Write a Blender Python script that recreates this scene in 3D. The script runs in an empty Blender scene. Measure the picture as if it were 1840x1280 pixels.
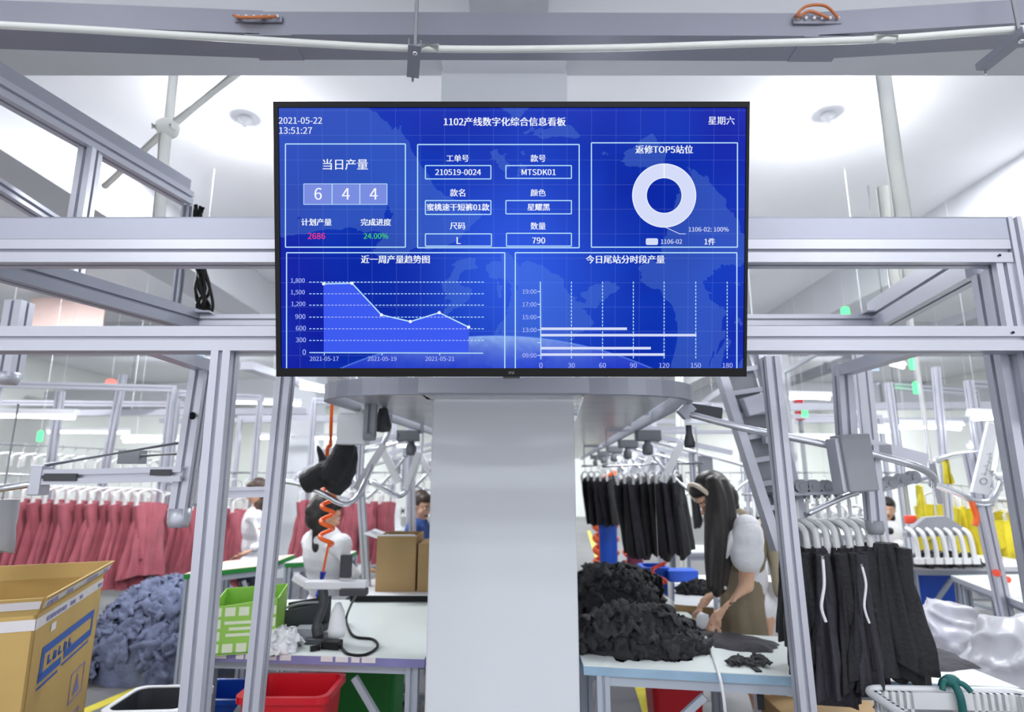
import bpy, bmesh, math, random
from mathutils import Vector, Matrix, noise

scene = bpy.context.scene
COL = scene.collection
PI = math.pi

# ------------------------------------------------------------------ camera, world, exposure
F_PX = 1050.0
PITCH = math.radians(11.3)
EYE = Vector((0, 0, 1.5))
cam_data = bpy.data.cameras.new('camera')
cam_data.sensor_width = 36.0
cam_data.lens = F_PX / 1840.0 * 36.0
cam_data.clip_start = 0.05
cam_data.clip_end = 100
cam_data.dof.use_dof = True
cam_data.dof.focus_distance = 1.55
cam_data.dof.aperture_fstop = 2.6
cam = bpy.data.objects.new('camera', cam_data)
COL.objects.link(cam)
cam.location = EYE
cam.rotation_euler = (PI / 2 + PITCH, 0, 0)
scene.camera = cam

scene.view_settings.view_transform = 'Standard'
scene.view_settings.look = 'None'
EXPOSURE = 0.22
scene.view_settings.exposure = EXPOSURE
scene.view_settings.gamma = 1.0
scene.view_settings.use_curve_mapping = False

world = bpy.data.worlds.new('world')
scene.world = world
world.use_nodes = True
world.node_tree.nodes['Background'].inputs[0].default_value = (0.93, 0.95, 1.0, 1)
world.node_tree.nodes['Background'].inputs[1].default_value = 1.3

CEIL_Z = 3.85
TUBE_STRENGTH = 12.0
BULB_POWER = 22.0


def area_lamp(name, loc, sx, sy, power, parent=None):
    d = bpy.data.lights.new(name, 'AREA')
    d.shape = 'RECTANGLE'
    d.size = sx
    d.size_y = sy
    d.energy = power
    d.color = (0.96, 0.98, 1.0)
    o = bpy.data.objects.new(name, d)
    COL.objects.link(o)
    o.location = loc
    return o


# unseen fill lights added behind and above the camera to light the fronts
for k, (ax, ay, pw) in enumerate([(-2.6, -1.2, 45), (0.4, -2.0, 55), (2.8, -1.2, 45)]):
    area_lamp('ceiling_luminaire_light', (ax, ay, 3.7), 1.2, 0.3, pw)
    # uplights added to brighten the ceiling before the crosswise beam
    up_lamp = area_lamp('ceiling_luminaire_uplight', (ax * .7, ay + 1.4, 3.3), 1.2, 0.3, pw * .3)
    up_lamp.rotation_euler = (PI, 0, 0)


# ------------------------------------------------------------------ camera geometry helpers (pixel of the 1840x1280 frame -> point)
def ray(px, py):
    u = (px - 920) / F_PX
    v = (640 - py) / F_PX
    return Vector((u, math.cos(PITCH) - v * math.sin(PITCH), math.sin(PITCH) + v * math.cos(PITCH)))


def P(px, py, Y):
    d = ray(px, py)
    return EYE + d * (Y / d.y)


def PZ(px, py, z):
    d = ray(px, py)
    return EYE + d * ((z - EYE.z) / d.z)


def V(*a):
    return Vector(a)


# ------------------------------------------------------------------ materials
def lin(c):
    out = []
    for x in c:
        x = x / 255.0
        out.append(x / 12.92 if x <= 0.04045 else ((x + 0.055) / 1.055) ** 2.4)
    return out


MATS = {}


def mat(name, rgb, rough=0.5, metal=0.0, var=0.06, vscale=6.0, bump=0.0, bscale=40.0, spec=0.5, alpha=1.0, sheen=0.0, coat=0.0, trans=0.0):
    if name in MATS:
        return MATS[name]
    m = bpy.data.materials.new(name)
    m.use_nodes = True
    nt = m.node_tree
    b = nt.nodes['Principled BSDF']
    c = lin(rgb)
    tc = nt.nodes.new('ShaderNodeTexCoord')
    nz = nt.nodes.new('ShaderNodeTexNoise')
    nz.inputs['Scale'].default_value = vscale
    nz.inputs['Detail'].default_value = 4
    nt.links.new(tc.outputs['Object'], nz.inputs['Vector'])
    rp = nt.nodes.new('ShaderNodeValToRGB')
    rp.color_ramp.elements[0].position = 0.3
    rp.color_ramp.elements[1].position = 0.7
    lo = [max(0, x * (1 - var)) for x in c]
    hi = [min(1, x * (1 + var)) for x in c]
    rp.color_ramp.elements[0].color = (*lo, 1)
    rp.color_ramp.elements[1].color = (*hi, 1)
    nt.links.new(nz.outputs['Fac'], rp.inputs['Fac'])
    nt.links.new(rp.outputs['Color'], b.inputs['Base Color'])
    b.inputs['Roughness'].default_value = rough
    b.inputs['Metallic'].default_value = metal
    b.inputs['Specular IOR Level'].default_value = spec
    b.inputs['Alpha'].default_value = alpha
    b.inputs['Sheen Weight'].default_value = sheen
    b.inputs['Coat Weight'].default_value = coat
    b.inputs['Transmission Weight'].default_value = trans
    if bump:
        n2 = nt.nodes.new('ShaderNodeTexNoise')
        n2.inputs['Scale'].default_value = bscale
        n2.inputs['Detail'].default_value = 5
        nt.links.new(tc.outputs['Object'], n2.inputs['Vector'])
        bp = nt.nodes.new('ShaderNodeBump')
        bp.inputs['Strength'].default_value = bump
        bp.inputs['Distance'].default_value = 0.02
        nt.links.new(n2.outputs['Fac'], bp.inputs['Height'])
        nt.links.new(bp.outputs['Normal'], b.inputs['Normal'])
    MATS[name] = m
    return m


def emis(name, rgb, strength=1.0):
    if name in MATS:
        return MATS[name]
    m = bpy.data.materials.new(name)
    m.use_nodes = True
    nt = m.node_tree
    nt.nodes.remove(nt.nodes['Principled BSDF'])
    e = nt.nodes.new('ShaderNodeEmission')
    e.inputs[0].default_value = (*lin(rgb), 1)
    e.inputs[1].default_value = strength
    nt.links.new(e.outputs[0], nt.nodes['Material Output'].inputs[0])
    MATS[name] = m
    return m


ALU = mat('aluminium', (192, 194, 205), 0.38, 0.42, 0.03, 3)
ALU_D = mat('aluminium_dark', (166, 169, 181), 0.42, 0.35, 0.04, 3)
ALUP = mat('aluminium_plate', (172, 175, 190), 0.45, 0.35, 0.03, 3)
STEEL = mat('bright_steel', (225, 228, 235), 0.18, 0.85, 0.03, 4)
WHITE = mat('white_paint', (236, 238, 243), 0.55, 0, 0.02, 2)
WALLW = mat('wall_paint', (234, 238, 234), 0.7, 0, 0.03, 1)
CEILW = mat('ceiling_paint', (238, 239, 243), 0.6, 0, 0.02, 0.8)
BEAMW = mat('beam_paint', (205, 207, 212), 0.7, 0, 0.03, 1.5)
PILW = mat('pillar_paint', (222, 227, 233), 0.6, 0, 0.02, 1.3)
TRUNKM = mat('trunking_paint', (146, 147, 160), 0.45, 0.3, 0.03, 2)
CONC = mat('floor_concrete', (122, 122, 124), 0.45, 0, 0.1, 1.2, spec=0.4)
YELLOWL = mat('floor_yellow', (222, 208, 70), 0.5, 0, 0.08, 8)
BLACKP = mat('black_plastic', (20, 20, 22), 0.4, 0, 0.05, 10, spec=0.2)
DARKP = mat('dark_grey_plastic', (62, 64, 70), 0.5, 0, 0.05, 10)
GREYP = mat('grey_plastic', (150, 153, 160), 0.5, 0, 0.04, 8)
MIDP = mat('mid_grey_plastic', (104, 107, 114), 0.45, 0.1, 0.05, 10)
WPLAST = mat('white_plastic', (232, 234, 238), 0.4, 0, 0.03, 8)
HANGP = mat('hanger_plastic', (226, 227, 228), 0.42, 0, 0.04, 8)
PIPEW = mat('pvc_white', (234, 236, 232), 0.4, 0, 0.03, 5)
TABLET = mat('table_laminate', (226, 234, 232), 0.35, 0, 0.02, 3)
TABLEB = mat('table_edge_blue', (150, 180, 205), 0.45, 0, 0.08, 10)
TLEG = mat('table_leg_paint', (176, 184, 196), 0.45, 0.1, 0.04, 5)
BLACKF = mat('black_fabric', (40, 40, 44), 0.7, 0, 0.25, 9, 0.35, 60, spec=0.35, sheen=0.04)
BLACKF2 = mat('charcoal_fabric', (58, 56, 64), 0.75, 0, 0.2, 9, 0.3, 60, spec=0.35, sheen=0.04)
REDF = mat('dusty_red_fabric', (178, 94, 106), 0.85, 0, 0.16, 7, 0.3, 40, sheen=0.2)
REDF2 = mat('dark_red_fabric', (160, 78, 90), 0.85, 0, 0.16, 7, 0.3, 40, sheen=0.2)
GREYF = mat('slate_fabric', (112, 120, 148), 0.9, 0, 0.28, 10, 0.5, 45)
YELF = mat('yellow_fabric', (206, 190, 44), 0.8, 0, 0.15, 7, 0.3, 40)
CARD = mat('cardboard', (196, 164, 100), 0.75, 0, 0.08, 4)
CARD_D = mat('cardboard_brown', (170, 140, 96), 0.75, 0, 0.08, 4)
TAPE = mat('packing_tape', (224, 220, 222), 0.3, 0, 0.05, 8)
INKBLUE = mat('blue_print', (44, 92, 176), 0.5, 0, 0.06, 8)
INKVIO = mat('violet_print', (128, 126, 176), 0.5, 0, 0.08, 8)
REDP = mat('red_plastic', (196, 16, 34), 0.35, 0, 0.06, 5)
BLUEP = mat('blue_plastic', (22, 84, 200), 0.4, 0, 0.06, 5)
GREENP = mat('green_plastic', (40, 140, 60), 0.45, 0, 0.06, 5)
LIMEP = mat('lime_board', (150, 204, 84), 0.5, 0, 0.05, 6)
LIMEW = mat('lime_white', (222, 234, 205), 0.5, 0, 0.04, 8)
ORANGE = mat('orange_hose', (250, 104, 28), 0.35, 0, 0.04, 8)
ORANGE2 = mat('coral_hose', (250, 88, 62), 0.35, 0, 0.04, 8)
COPPER = mat('orange_wire', (196, 116, 70), 0.4, 0, 0.05, 8)
SKIN = mat('skin', (226, 180, 150), 0.5, 0, 0.04, 12)
SKIN2 = mat('skin_warm', (214, 164, 134), 0.5, 0, 0.04, 12)
HAIR = mat('dark_hair', (34, 28, 27), 0.45, 0, 0.25, 60)
HAIRB = mat('brown_hair', (70, 54, 46), 0.45, 0, 0.2, 60)
LIPS = mat('lips', (190, 100, 96), 0.45, 0, 0.03, 12)
EYEW = mat('eye_white', (236, 236, 234), 0.3, 0, 0.01, 12)
EYED = mat('eye_dark', (30, 22, 20), 0.2, 0, 0.01, 12)
KHAKI = mat('khaki_cloth', (140, 128, 106), 0.85, 0, 0.08, 9, 0.15, 60)
KHAKIL = mat('light_khaki_cloth', (176, 166, 142), 0.85, 0, 0.06, 9, 0.15, 60)
WCLOTH = mat('white_cloth', (238, 238, 242), 0.8, 0, 0.04, 8, 0.15, 40)
CREAM = mat('cream_band', (226, 212, 192), 0.7, 0, 0.04, 8)
BLUECL = mat('blue_shirt', (62, 92, 160), 0.8, 0, 0.1, 8, 0.15, 40)
DENIM = mat('dark_trousers', (58, 62, 80), 0.85, 0, 0.1, 8)
MAROON = mat('maroon_cloth', (112, 44, 72), 0.8, 0, 0.1, 8, 0.2, 40)
TEALT = mat('teal_tie', (20, 98, 96), 0.6, 0, 0.1, 10)
PINKB = mat('pink_board', (210, 186, 180), 0.6, 0, 0.08, 3)
GLOWW = emis('lamp_glow', (250, 252, 255), TUBE_STRENGTH)
GLOWG = emis('green_led', (90, 255, 140), 2.2)
GLOWR = emis('red_led', (255, 130, 120), 1.6)
SIGNB = mat('pale_blue_card', (196, 220, 240), 0.5, 0, 0.03, 8)


def bag_material():
    m = bpy.data.materials.new('clear_plastic_film')
    m.use_nodes = True
    nt = m.node_tree
    b = nt.nodes['Principled BSDF']
    b.inputs['Base Color'].default_value = (*lin((214, 214, 222)), 1)
    b.inputs['Roughness'].default_value = 0.25
    tr = nt.nodes.new('ShaderNodeBsdfTransparent')
    mx = nt.nodes.new('ShaderNodeMixShader')
    mx.inputs[0].default_value = 0.62
    nt.links.new(tr.outputs[0], mx.inputs[1])
    nt.links.new(b.outputs[0], mx.inputs[2])
    nt.links.new(mx.outputs[0], nt.nodes['Material Output'].inputs[0])
    return m


FILM = bag_material()


# ------------------------------------------------------------------ mesh builder
def basis(d, up=(0, 0, 1)):
    d = Vector(d).normalized()
    up = Vector(up)
    s = d.cross(up)
    if s.length < 1e-5:
        s = d.cross(Vector((0, 1, 0)))
    s.normalize()
    u = s.cross(d).normalized()
    return d, s, u


class MB:
    def __init__(self):
        self.v, self.f, self.m, self.s = [], [], [], []

    def add(self, vs, fs, m=0, smooth=False):
        o = len(self.v)
        self.v += [tuple(x) for x in vs]
        for f in fs:
            self.f.append([i + o for i in f])
            self.m.append(m)
            self.s.append(smooth)
        return self

    def box(self, c, s, R=None, m=0, taper=1.0):
        c = Vector(c)
        vs = []
        for z in (-1, 1):
            for y in (-1, 1):
                for x in (-1, 1):
                    k = taper if z < 0 else 1.0
                    p = Vector((x * s[0] / 2 * k, y * s[1] / 2 * k, z * s[2] / 2))
                    vs.append(c + (R @ p if R else p))
        fs = [(0, 2, 3, 1), (4, 5, 7, 6), (0, 1, 5, 4), (2, 6, 7, 3), (0, 4, 6, 2), (1, 3, 7, 5)]
        return self.add(vs, fs, m)

    def span(self, a, b, m=0):
        a, b = Vector(a), Vector(b)
        return self.box((a + b) / 2, [abs(b[i] - a[i]) for i in range(3)], None, m)

    def sweep(self, p0, p1, poly, up=(0, 0, 1), m=0, smooth=False):
        p0, p1 = Vector(p0), Vector(p1)
        d, s, u = basis(p1 - p0, up)
        n = len(poly)
        vs = [p0 + s * a + u * b for a, b in poly] + [p1 + s * a + u * b for a, b in poly]
        fs = [(i, i + n, (i + 1) % n + n, (i + 1) % n) for i in range(n)]
        self.add(vs, fs, m, smooth)
        return self.add(vs, [tuple(range(n)), tuple(range(2 * n - 1, n - 1, -1))], m)

    def bar(self, p0, p1, w, h, up=(0, 0, 1), m=0):
        return self.sweep(p0, p1, [(-w / 2, -h / 2), (w / 2, -h / 2), (w / 2, h / 2), (-w / 2, h / 2)], up, m)

    def prof(self, p0, p1, w, h, up=(0, 0, 1), m=0, g=0.012, dp=0.012):
        """slotted aluminium extrusion: a groove along the middle of each face"""
        a, b = w / 2, h / 2
        q = g / 2
        poly = [(-a, -b), (-q, -b), (-q, -b + dp), (q, -b + dp), (q, -b), (a, -b), (a, -q), (a - dp, -q), (a - dp, q), (a, q), (a, b),
                (q, b), (q, b - dp), (-q, b - dp), (-q, b), (-a, b), (-a, q), (-a + dp, q), (-a + dp, -q), (-a, -q)]
        return self.sweep(p0, p1, poly, up, m)

    def tube(self, pts, r, n=10, m=0, closed=False, caps=True):
        pts = [Vector(p) for p in pts]
        N = len(pts)
        rs = r if isinstance(r, (list, tuple)) else [r] * N
        prev = None
        vs = []
        for i, p in enumerate(pts):
            if closed:
                t = pts[(i + 1) % N] - pts[i - 1]
            else:
                t = pts[min(i + 1, N - 1)] - pts[max(i - 1, 0)]
            if t.length < 1e-9:
                t = Vector((0, 0, 1))
            t.normalize()
            if prev is None:
                _, s, u = basis(t)
            else:
                s = prev - t * prev.dot(t)
                if s.length < 1e-6:
                    _, s, u = basis(t)
                s.normalize()
                u = t.cross(s)
            prev = s
            for k in range(n):
                a = 2 * PI * k / n
                vs.append(p + (s * math.cos(a) + u * math.sin(a)) * rs[i])
        fs = []
        for i in range(N if closed else N - 1):
            j = (i + 1) % N
            for k in range(n):
                fs.append((i * n + k, i * n + (k + 1) % n, j * n + (k + 1) % n, j * n + k))
        self.add(vs, fs, m, True)
        if caps and not closed:
            self.add(vs[:n], [tuple(range(n - 1, -1, -1))], m)
            self.add(vs[-n:], [tuple(range(n))], m)
        return self

    def cyl(self, p0, p1, r, n=16, m=0, r2=None):
        return self.tube([p0, p1], [r, r if r2 is None else r2], n, m)

    def ball(self, c, r, R=None, n=14, m=0):
        c = Vector(c)
        if not isinstance(r, (list, tuple)):
            r = (r, r, r)
        nh = max(6, n // 2)
        vs = []
        for i in range(nh + 1):
            t = PI * i / nh
            for k in range(n):
                a = 2 * PI * k / n
                p = Vector((r[0] * math.sin(t) * math.cos(a), r[1] * math.sin(t) * math.sin(a), r[2] * math.cos(t)))
                vs.append(c + (R @ p if R else p))
        fs = []
        for i in range(nh):
            for k in range(n):
                fs.append((i * n + k, (i + 1) * n + k, (i + 1) * n + (k + 1) % n, i * n + (k + 1) % n))
        return self.add(vs, fs, m, True)

    def cap(self, a, b, ra, rb, n=14, m=0):
        """rounded cone between two joints"""
        a, b = Vector(a), Vector(b)
        self.ball(a, ra, None, n, m)
        self.ball(b, rb, None, n, m)
        if (b - a).length > 1e-5:
            self.tube([a, b], [ra, rb], n, m, caps=True)
        return self

    def lathe(self, prof, c, n=24, R=None, m=0):
        c = Vector(c)
        vs = []
        for r, z in prof:
            for k in range(n):
                a = 2 * PI * k / n
                p = Vector((r * math.cos(a), r * math.sin(a), z))
                vs.append(c + (R @ p if R else p))
        fs = []
        for i in range(len(prof) - 1):
            for k in range(n):
                fs.append((i * n + k, i * n + (k + 1) % n, (i + 1) * n + (k + 1) % n, (i + 1) * n + k))
        return self.add(vs, fs, m, True)

    def prism(self, pts, ex, m=0):
        """flat outline (3-D points) extruded by vector ex"""
        n = len(pts)
        ex = Vector(ex)
        pts = [Vector(p) for p in pts]
        vs = pts + [p + ex for p in pts]
        fs = [(i, (i + 1) % n, (i + 1) % n + n, i + n) for i in range(n)]
        fs += [tuple(range(n - 1, -1, -1)), tuple(range(n, 2 * n))]
        return self.add(vs, fs, m)

    def build(self, name, mats, parent=None, bevel=0.0, remesh=0.0, smooth_it=0, subsurf=0):
        if not isinstance(mats, (list, tuple)):
            mats = [mats]
        L = Vector((0, 0, 0))
        if parent is None:
            xs = [p[0] for p in self.v]
            ys = [p[1] for p in self.v]
            L = Vector(((min(xs) + max(xs)) / 2, (min(ys) + max(ys)) / 2, min(p[2] for p in self.v)))
        me = bpy.data.meshes.new(name)
        me.from_pydata([(p[0] - L.x, p[1] - L.y, p[2] - L.z) for p in self.v], [], self.f)
        for x in mats:
            me.materials.append(x)
        me.polygons.foreach_set('material_index', self.m)
        me.polygons.foreach_set('use_smooth', self.s)
        me.update()
        bm = bmesh.new()
        bm.from_mesh(me)
        bmesh.ops.recalc_face_normals(bm, faces=bm.faces)
        bm.to_mesh(me)
        bm.free()
        o = bpy.data.objects.new(name, me)
        COL.objects.link(o)
        if parent is None:
            o.location = L
        else:
            o.parent = parent
            o.matrix_parent_inverse = world_inv(parent)
        if remesh:
            md = o.modifiers.new('remesh', 'REMESH')
            md.mode = 'VOXEL'
            md.voxel_size = remesh
            md.use_smooth_shade = True
            if smooth_it:
                ms = o.modifiers.new('smooth', 'SMOOTH')
                ms.iterations = smooth_it
                ms.factor = 0.5
        if bevel:
            md = o.modifiers.new('bevel', 'BEVEL')
            md.width = bevel
            md.segments = 2
            md.limit_method = 'ANGLE'
        if subsurf:
            md = o.modifiers.new('subdivision', 'SUBSURF')
            md.levels = subsurf
            md.render_levels = subsurf
        return o


def world_inv(o):
    """inverse of the world matrix from locations and rotations only (nothing has been evaluated yet)"""
    chain = []
    while o is not None:
        chain.append(o)
        o = o.parent
    W = Matrix.Identity(4)
    for q in reversed(chain):
        loc = Matrix.Translation(q.location) @ q.rotation_euler.to_matrix().to_4x4()
        W = W @ (q.matrix_parent_inverse @ loc if q.parent else loc)
    return W.inverted()


def tag(o, label, cat, group=None, kind=None):
    o['label'] = label
    o['category'] = cat
    if group:
        o['group'] = group
    if kind:
        o['kind'] = kind
    return o


def thing(name, label, cat, loc=(0, 0, 0), group=None, kind=None):
    o = bpy.data.objects.new(name, None)
    o.empty_display_size = 0.1
    COL.objects.link(o)
    o.location = loc
    return tag(o, label, cat, group, kind)


def struct(name, mb, m, label=None, bevel=0.0):
    o = mb.build(name, m, None, bevel)
    o['kind'] = 'structure'
    if label:
        o['label'] = label
    return o


def kids(o):
    return [c for c in scene.objects if c.parent == o]


def dup(root, loc, rz, label, group=None, sc=1.0, mats=None):
    r = root.copy()
    COL.objects.link(r)
    r.location = loc
    r.rotation_euler = (root.rotation_euler.x, root.rotation_euler.y, rz)
    r.scale = (sc, sc, sc) if not isinstance(sc, (tuple, list)) else sc
    r['label'] = label
    if group:
        r['group'] = group
    for ch in CHILDREN.get(root.name, []):
        c = ch.copy()
        COL.objects.link(c)
        c.parent = r
        for g in CHILDREN.get(ch.name, []):
            d = g.copy()
            COL.objects.link(d)
            d.parent = c
    return r


CHILDREN = {}


def reg(root):
    """note a prototype's parts and sub-parts for dup()"""
    CHILDREN[root.name] = kids(root)
    for c in CHILDREN[root.name]:
        CHILDREN[c.name] = kids(c)
    return root


ORD = ['first', 'second', 'third', 'fourth', 'fifth', 'sixth', 'seventh', 'eighth', 'ninth', 'tenth', 'eleventh', 'twelfth', 'thirteenth',
       'fourteenth', 'fifteenth', 'sixteenth', 'seventeenth', 'eighteenth', 'nineteenth', 'twentieth', 'twenty-first', 'twenty-second',
       'twenty-third', 'twenty-fourth', 'twenty-fifth', 'twenty-sixth', 'twenty-seventh', 'twenty-eighth', 'twenty-ninth', 'thirtieth']


def smooth_path(pts, n=8):
    """Catmull-Rom through points"""
    pts = [Vector(p) for p in pts]
    out = []
    for i in range(len(pts) - 1):
        p0 = pts[max(i - 1, 0)]
        p1, p2 = pts[i], pts[i + 1]
        p3 = pts[min(i + 2, len(pts) - 1)]
        for k in range(n):
            t = k / n
            out.append(0.5 * ((2 * p1) + (-p0 + p2) * t + (2 * p0 - 5 * p1 + 4 * p2 - p3) * t * t + (-p0 + 3 * p1 - 3 * p2 + p3) * t ** 3))
    out.append(pts[-1])
    return out


def coil(c, r, length, turns, n=14, axis=(0, 0, -1), wob=0.0):
    d, s, u = basis(axis, (0, 1, 0))
    pts = []
    N = int(turns * n)
    for i in range(N + 1):
        t = i / N
        a = 2 * PI * turns * t
        pts.append(Vector(c) + d * length * t + (s * math.cos(a) + u * math.sin(a)) * r * (1 + wob * math.sin(5 * t)))
    return pts


# cloth shapes ------------------------------------------------------
def drape(mb, c, w0, w1, d0, d1, H, seed=0, nseg=30, nh=9, amp=0.02, k=5, m=0, R=None, sway=(0, 0), hem=0.012, shoulder=0.0):
    """hollow hanging cloth, folds deepening towards the hem"""
    rnd = random.Random(seed)
    ph = [rnd.uniform(0, 6.28) for _ in range(4)]
    c = Vector(c)
    vs = []
    for i in range(nh + 1):
        t = i / nh
        a = (w0 + (w1 - w0) * t) / 2
        b = (d0 + (d1 - d0) * t) / 2
        if shoulder and t < 0.25:
            q = t / 0.25
            a *= shoulder + (1 - shoulder) * math.sqrt(q)
        for j in range(nseg):
            g = 2 * PI * j / nseg
            f = amp * (0.25 + 0.75 * t) * (math.sin(k * g + ph[0] + 1.2 * t) + 0.6 * math.sin((2 * k + 1) * g + ph[1] - 2 * t) + 0.4 * math.sin(3 * g + ph[2]))
            f += amp * 0.9 * (0.3 + 0.7 * t) * noise.noise(Vector((2.2 * math.cos(g) + seed, 2.2 * math.sin(g), 3.2 * t)))
            x = (a + f) * math.cos(g) + sway[0] * t * t
            y = (b + f * 0.55) * math.sin(g) + sway[1] * t * t
            z = -H * t + (hem * math.sin(2 * g + ph[3]) * t)
            p = Vector((x, y, z))
            vs.append(c + (R @ p if R else p))
    fs = []
    for i in range(nh):
        for j in range(nseg):
            fs.append((i * nseg + j, i * nseg + (j + 1) % nseg, (i + 1) * nseg + (j + 1) % nseg, (i + 1) * nseg + j))
    mb.add(vs, fs, m, True)
    mb.add(vs[:nseg], [tuple(range(nseg - 1, -1, -1))], m)
    mb.add(vs[-nseg:], [tuple(range(nseg))], m)
    return mb


def rotz(a):
    return Matrix.Rotation(a, 3, 'Z')


def heap(mb, c, rx, ry, h, seed=0, na=130, nr=44, rough=0.1, freq=6.0, m=0, R=None, flat=0.6, lump=0.25):
    """a heap of crumpled cloth with sharp folds"""
    c = Vector(c)
    off = Vector((seed * 7.3, seed * 3.1, seed * 1.7))
    vs = []
    for i in range(nr + 1):
        t = i / nr
        for j in range(na):
            g = 2 * PI * j / na
            e = 1 + lump * noise.noise(Vector((math.cos(g) * 1.3, math.sin(g) * 1.3, 0)) + off)
            th = t * PI / 2
            x, y = rx * e * math.sin(th) * math.cos(g), ry * e * math.sin(th) * math.sin(g)
            z = h * max(0.0, math.cos(th)) ** flat
            q = Vector((x, y, z))
            w = Vector((noise.noise(q * freq * 0.5 + off), noise.noise(q * freq * 0.5 + off * 2), noise.noise(q * freq * 0.5 - off))) * 0.5
            n1 = (1 - abs(noise.noise(q * freq + w * 2 + off))) ** 3
            n2 = (1 - abs(noise.noise(q * freq * 2.1 + w * 3 - off))) ** 3
            n3 = noise.noise(q * freq * 0.4 + off * 3)
            dsp = rough * (n1 * 0.6 + n2 * 0.35 + n3 * 0.9 - 0.35)
            nrm = Vector((math.sin(th) * math.cos(g) / rx, math.sin(th) * math.sin(g) / ry, max(0.05, math.cos(th)) / h)).normalized()
            edge = 1.0 if t < 0.93 else max(0.0, (1 - t) / 0.07)
            q = q + nrm * dsp * (0.35 + 0.65 * edge)
            q.z = max(0.0, q.z) if t < 1 else 0.0
            vs.append(c + (R @ q if R else q))
    fs = []
    for i in range(nr):
        for j in range(na):
            fs.append((i * na + j, (i + 1) * na + j, (i + 1) * na + (j + 1) % na, i * na + (j + 1) % na))
    mb.add(vs, fs, m, True)
    mb.add(vs[-na:], [tuple(range(na))], m)
    return mb


def crumple(mb, c, size, nrm, rn, amp=0.3, th=0.004, n=9, m=0):
    """one crumpled piece of cloth with turned-up corners, lying against the plane with normal nrm"""
    d, s, u = basis(nrm, (rn.uniform(-1, 1), rn.uniform(-1, 1), rn.uniform(-.3, .3)))
    off = Vector((rn.uniform(-50, 50), rn.uniform(-50, 50), rn.uniform(-50, 50)))
    c = Vector(c)
    asp = rn.uniform(.5, 1.0)
    ang = rn.uniform(0, 2 * PI)
    top = []
    for i in range(n):
        for j in range(n):
            x, y = (i / (n - 1) - .5), (j / (n - 1) - .5)
            x += .12 * noise.noise(Vector((y * 3, 1, 0)) + off)
            y += .12 * noise.noise(Vector((x * 3, 5, 0)) + off)
            q = Vector((x * 2.6, y * 2.6, 0))
            e = math.cos(ang) * x + math.sin(ang) * y
            h = amp * ((1 - abs(noise.noise(q + off))) ** 2 * .8 + .35 * noise.noise(q * 2.3 - off) + .25 * math.sin(e * 11 + ang)) - .9 * (x * x + y * y) * amp
            top.append(c + s * x * size + u * y * size * asp + d * h * size)
    bot = [p - d * th for p in top]
    N = n * n
    fs = []
    for i in range(n - 1):
        for j in range(n - 1):
            k = i * n + j
            fs.append((k, k + n, k + n + 1, k + 1))
            fs.append((N + k, N + k + 1, N + k + n + 1, N + k + n))
    rim = [j for j in range(n)] + [i * n + n - 1 for i in range(1, n)] + [(n - 1) * n + j for j in range(n - 2, -1, -1)] + [i * n for i in range(n - 2, 0, -1)]
    for k in range(len(rim)):
        a_, b_ = rim[k], rim[(k + 1) % len(rim)]
        fs.append((a_, b_, N + b_, N + a_))
    return mb.add(top + bot, fs, m, True)


def fold_heap(mb, c, rx, ry, h, seed, n, size, flat=1.0, lump=0.25, amp=.34):
    """a heap of many crumpled pieces of cloth over a rounded core"""
    rn = random.Random(seed)
    c = Vector(c)
    heap(mb, c, rx * .86, ry * .86, h * .84, seed, 110, 34, size * .28, 1.3 / size, 0, None, flat, lump)
    off = Vector((seed * 7.3, seed * 3.1, seed * 1.7))
    for i in range(n):
        a = rn.uniform(0, 2 * PI)
        e = 1 + lump * noise.noise(Vector((math.cos(a) * 1.3, math.sin(a) * 1.3, 0)) + off)
        t = math.acos(rn.uniform(0.02, 1.0)) / (PI / 2)
        st, ct = math.sin(t * PI / 2), math.cos(t * PI / 2)
        p = V(rx * .88 * e * st * math.cos(a), ry * .88 * e * st * math.sin(a), h * .86 * ct ** flat)
        nr_ = V(st * math.cos(a) / rx, st * math.sin(a) / ry, max(.12, ct) / h).normalized()
        nr_ = (nr_ + V(rn.uniform(-.35, .35), rn.uniform(-.35, .35), rn.uniform(-.1, .35))).normalized()
        crumple(mb, c + p, size * rn.uniform(.6, 1.25), nr_, rn, amp)
    for i in range(len(mb.v)):
        if mb.v[i][2] < c.z:
            mb.v[i] = (mb.v[i][0], mb.v[i][1], c.z + .0005)
    return mb


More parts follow.
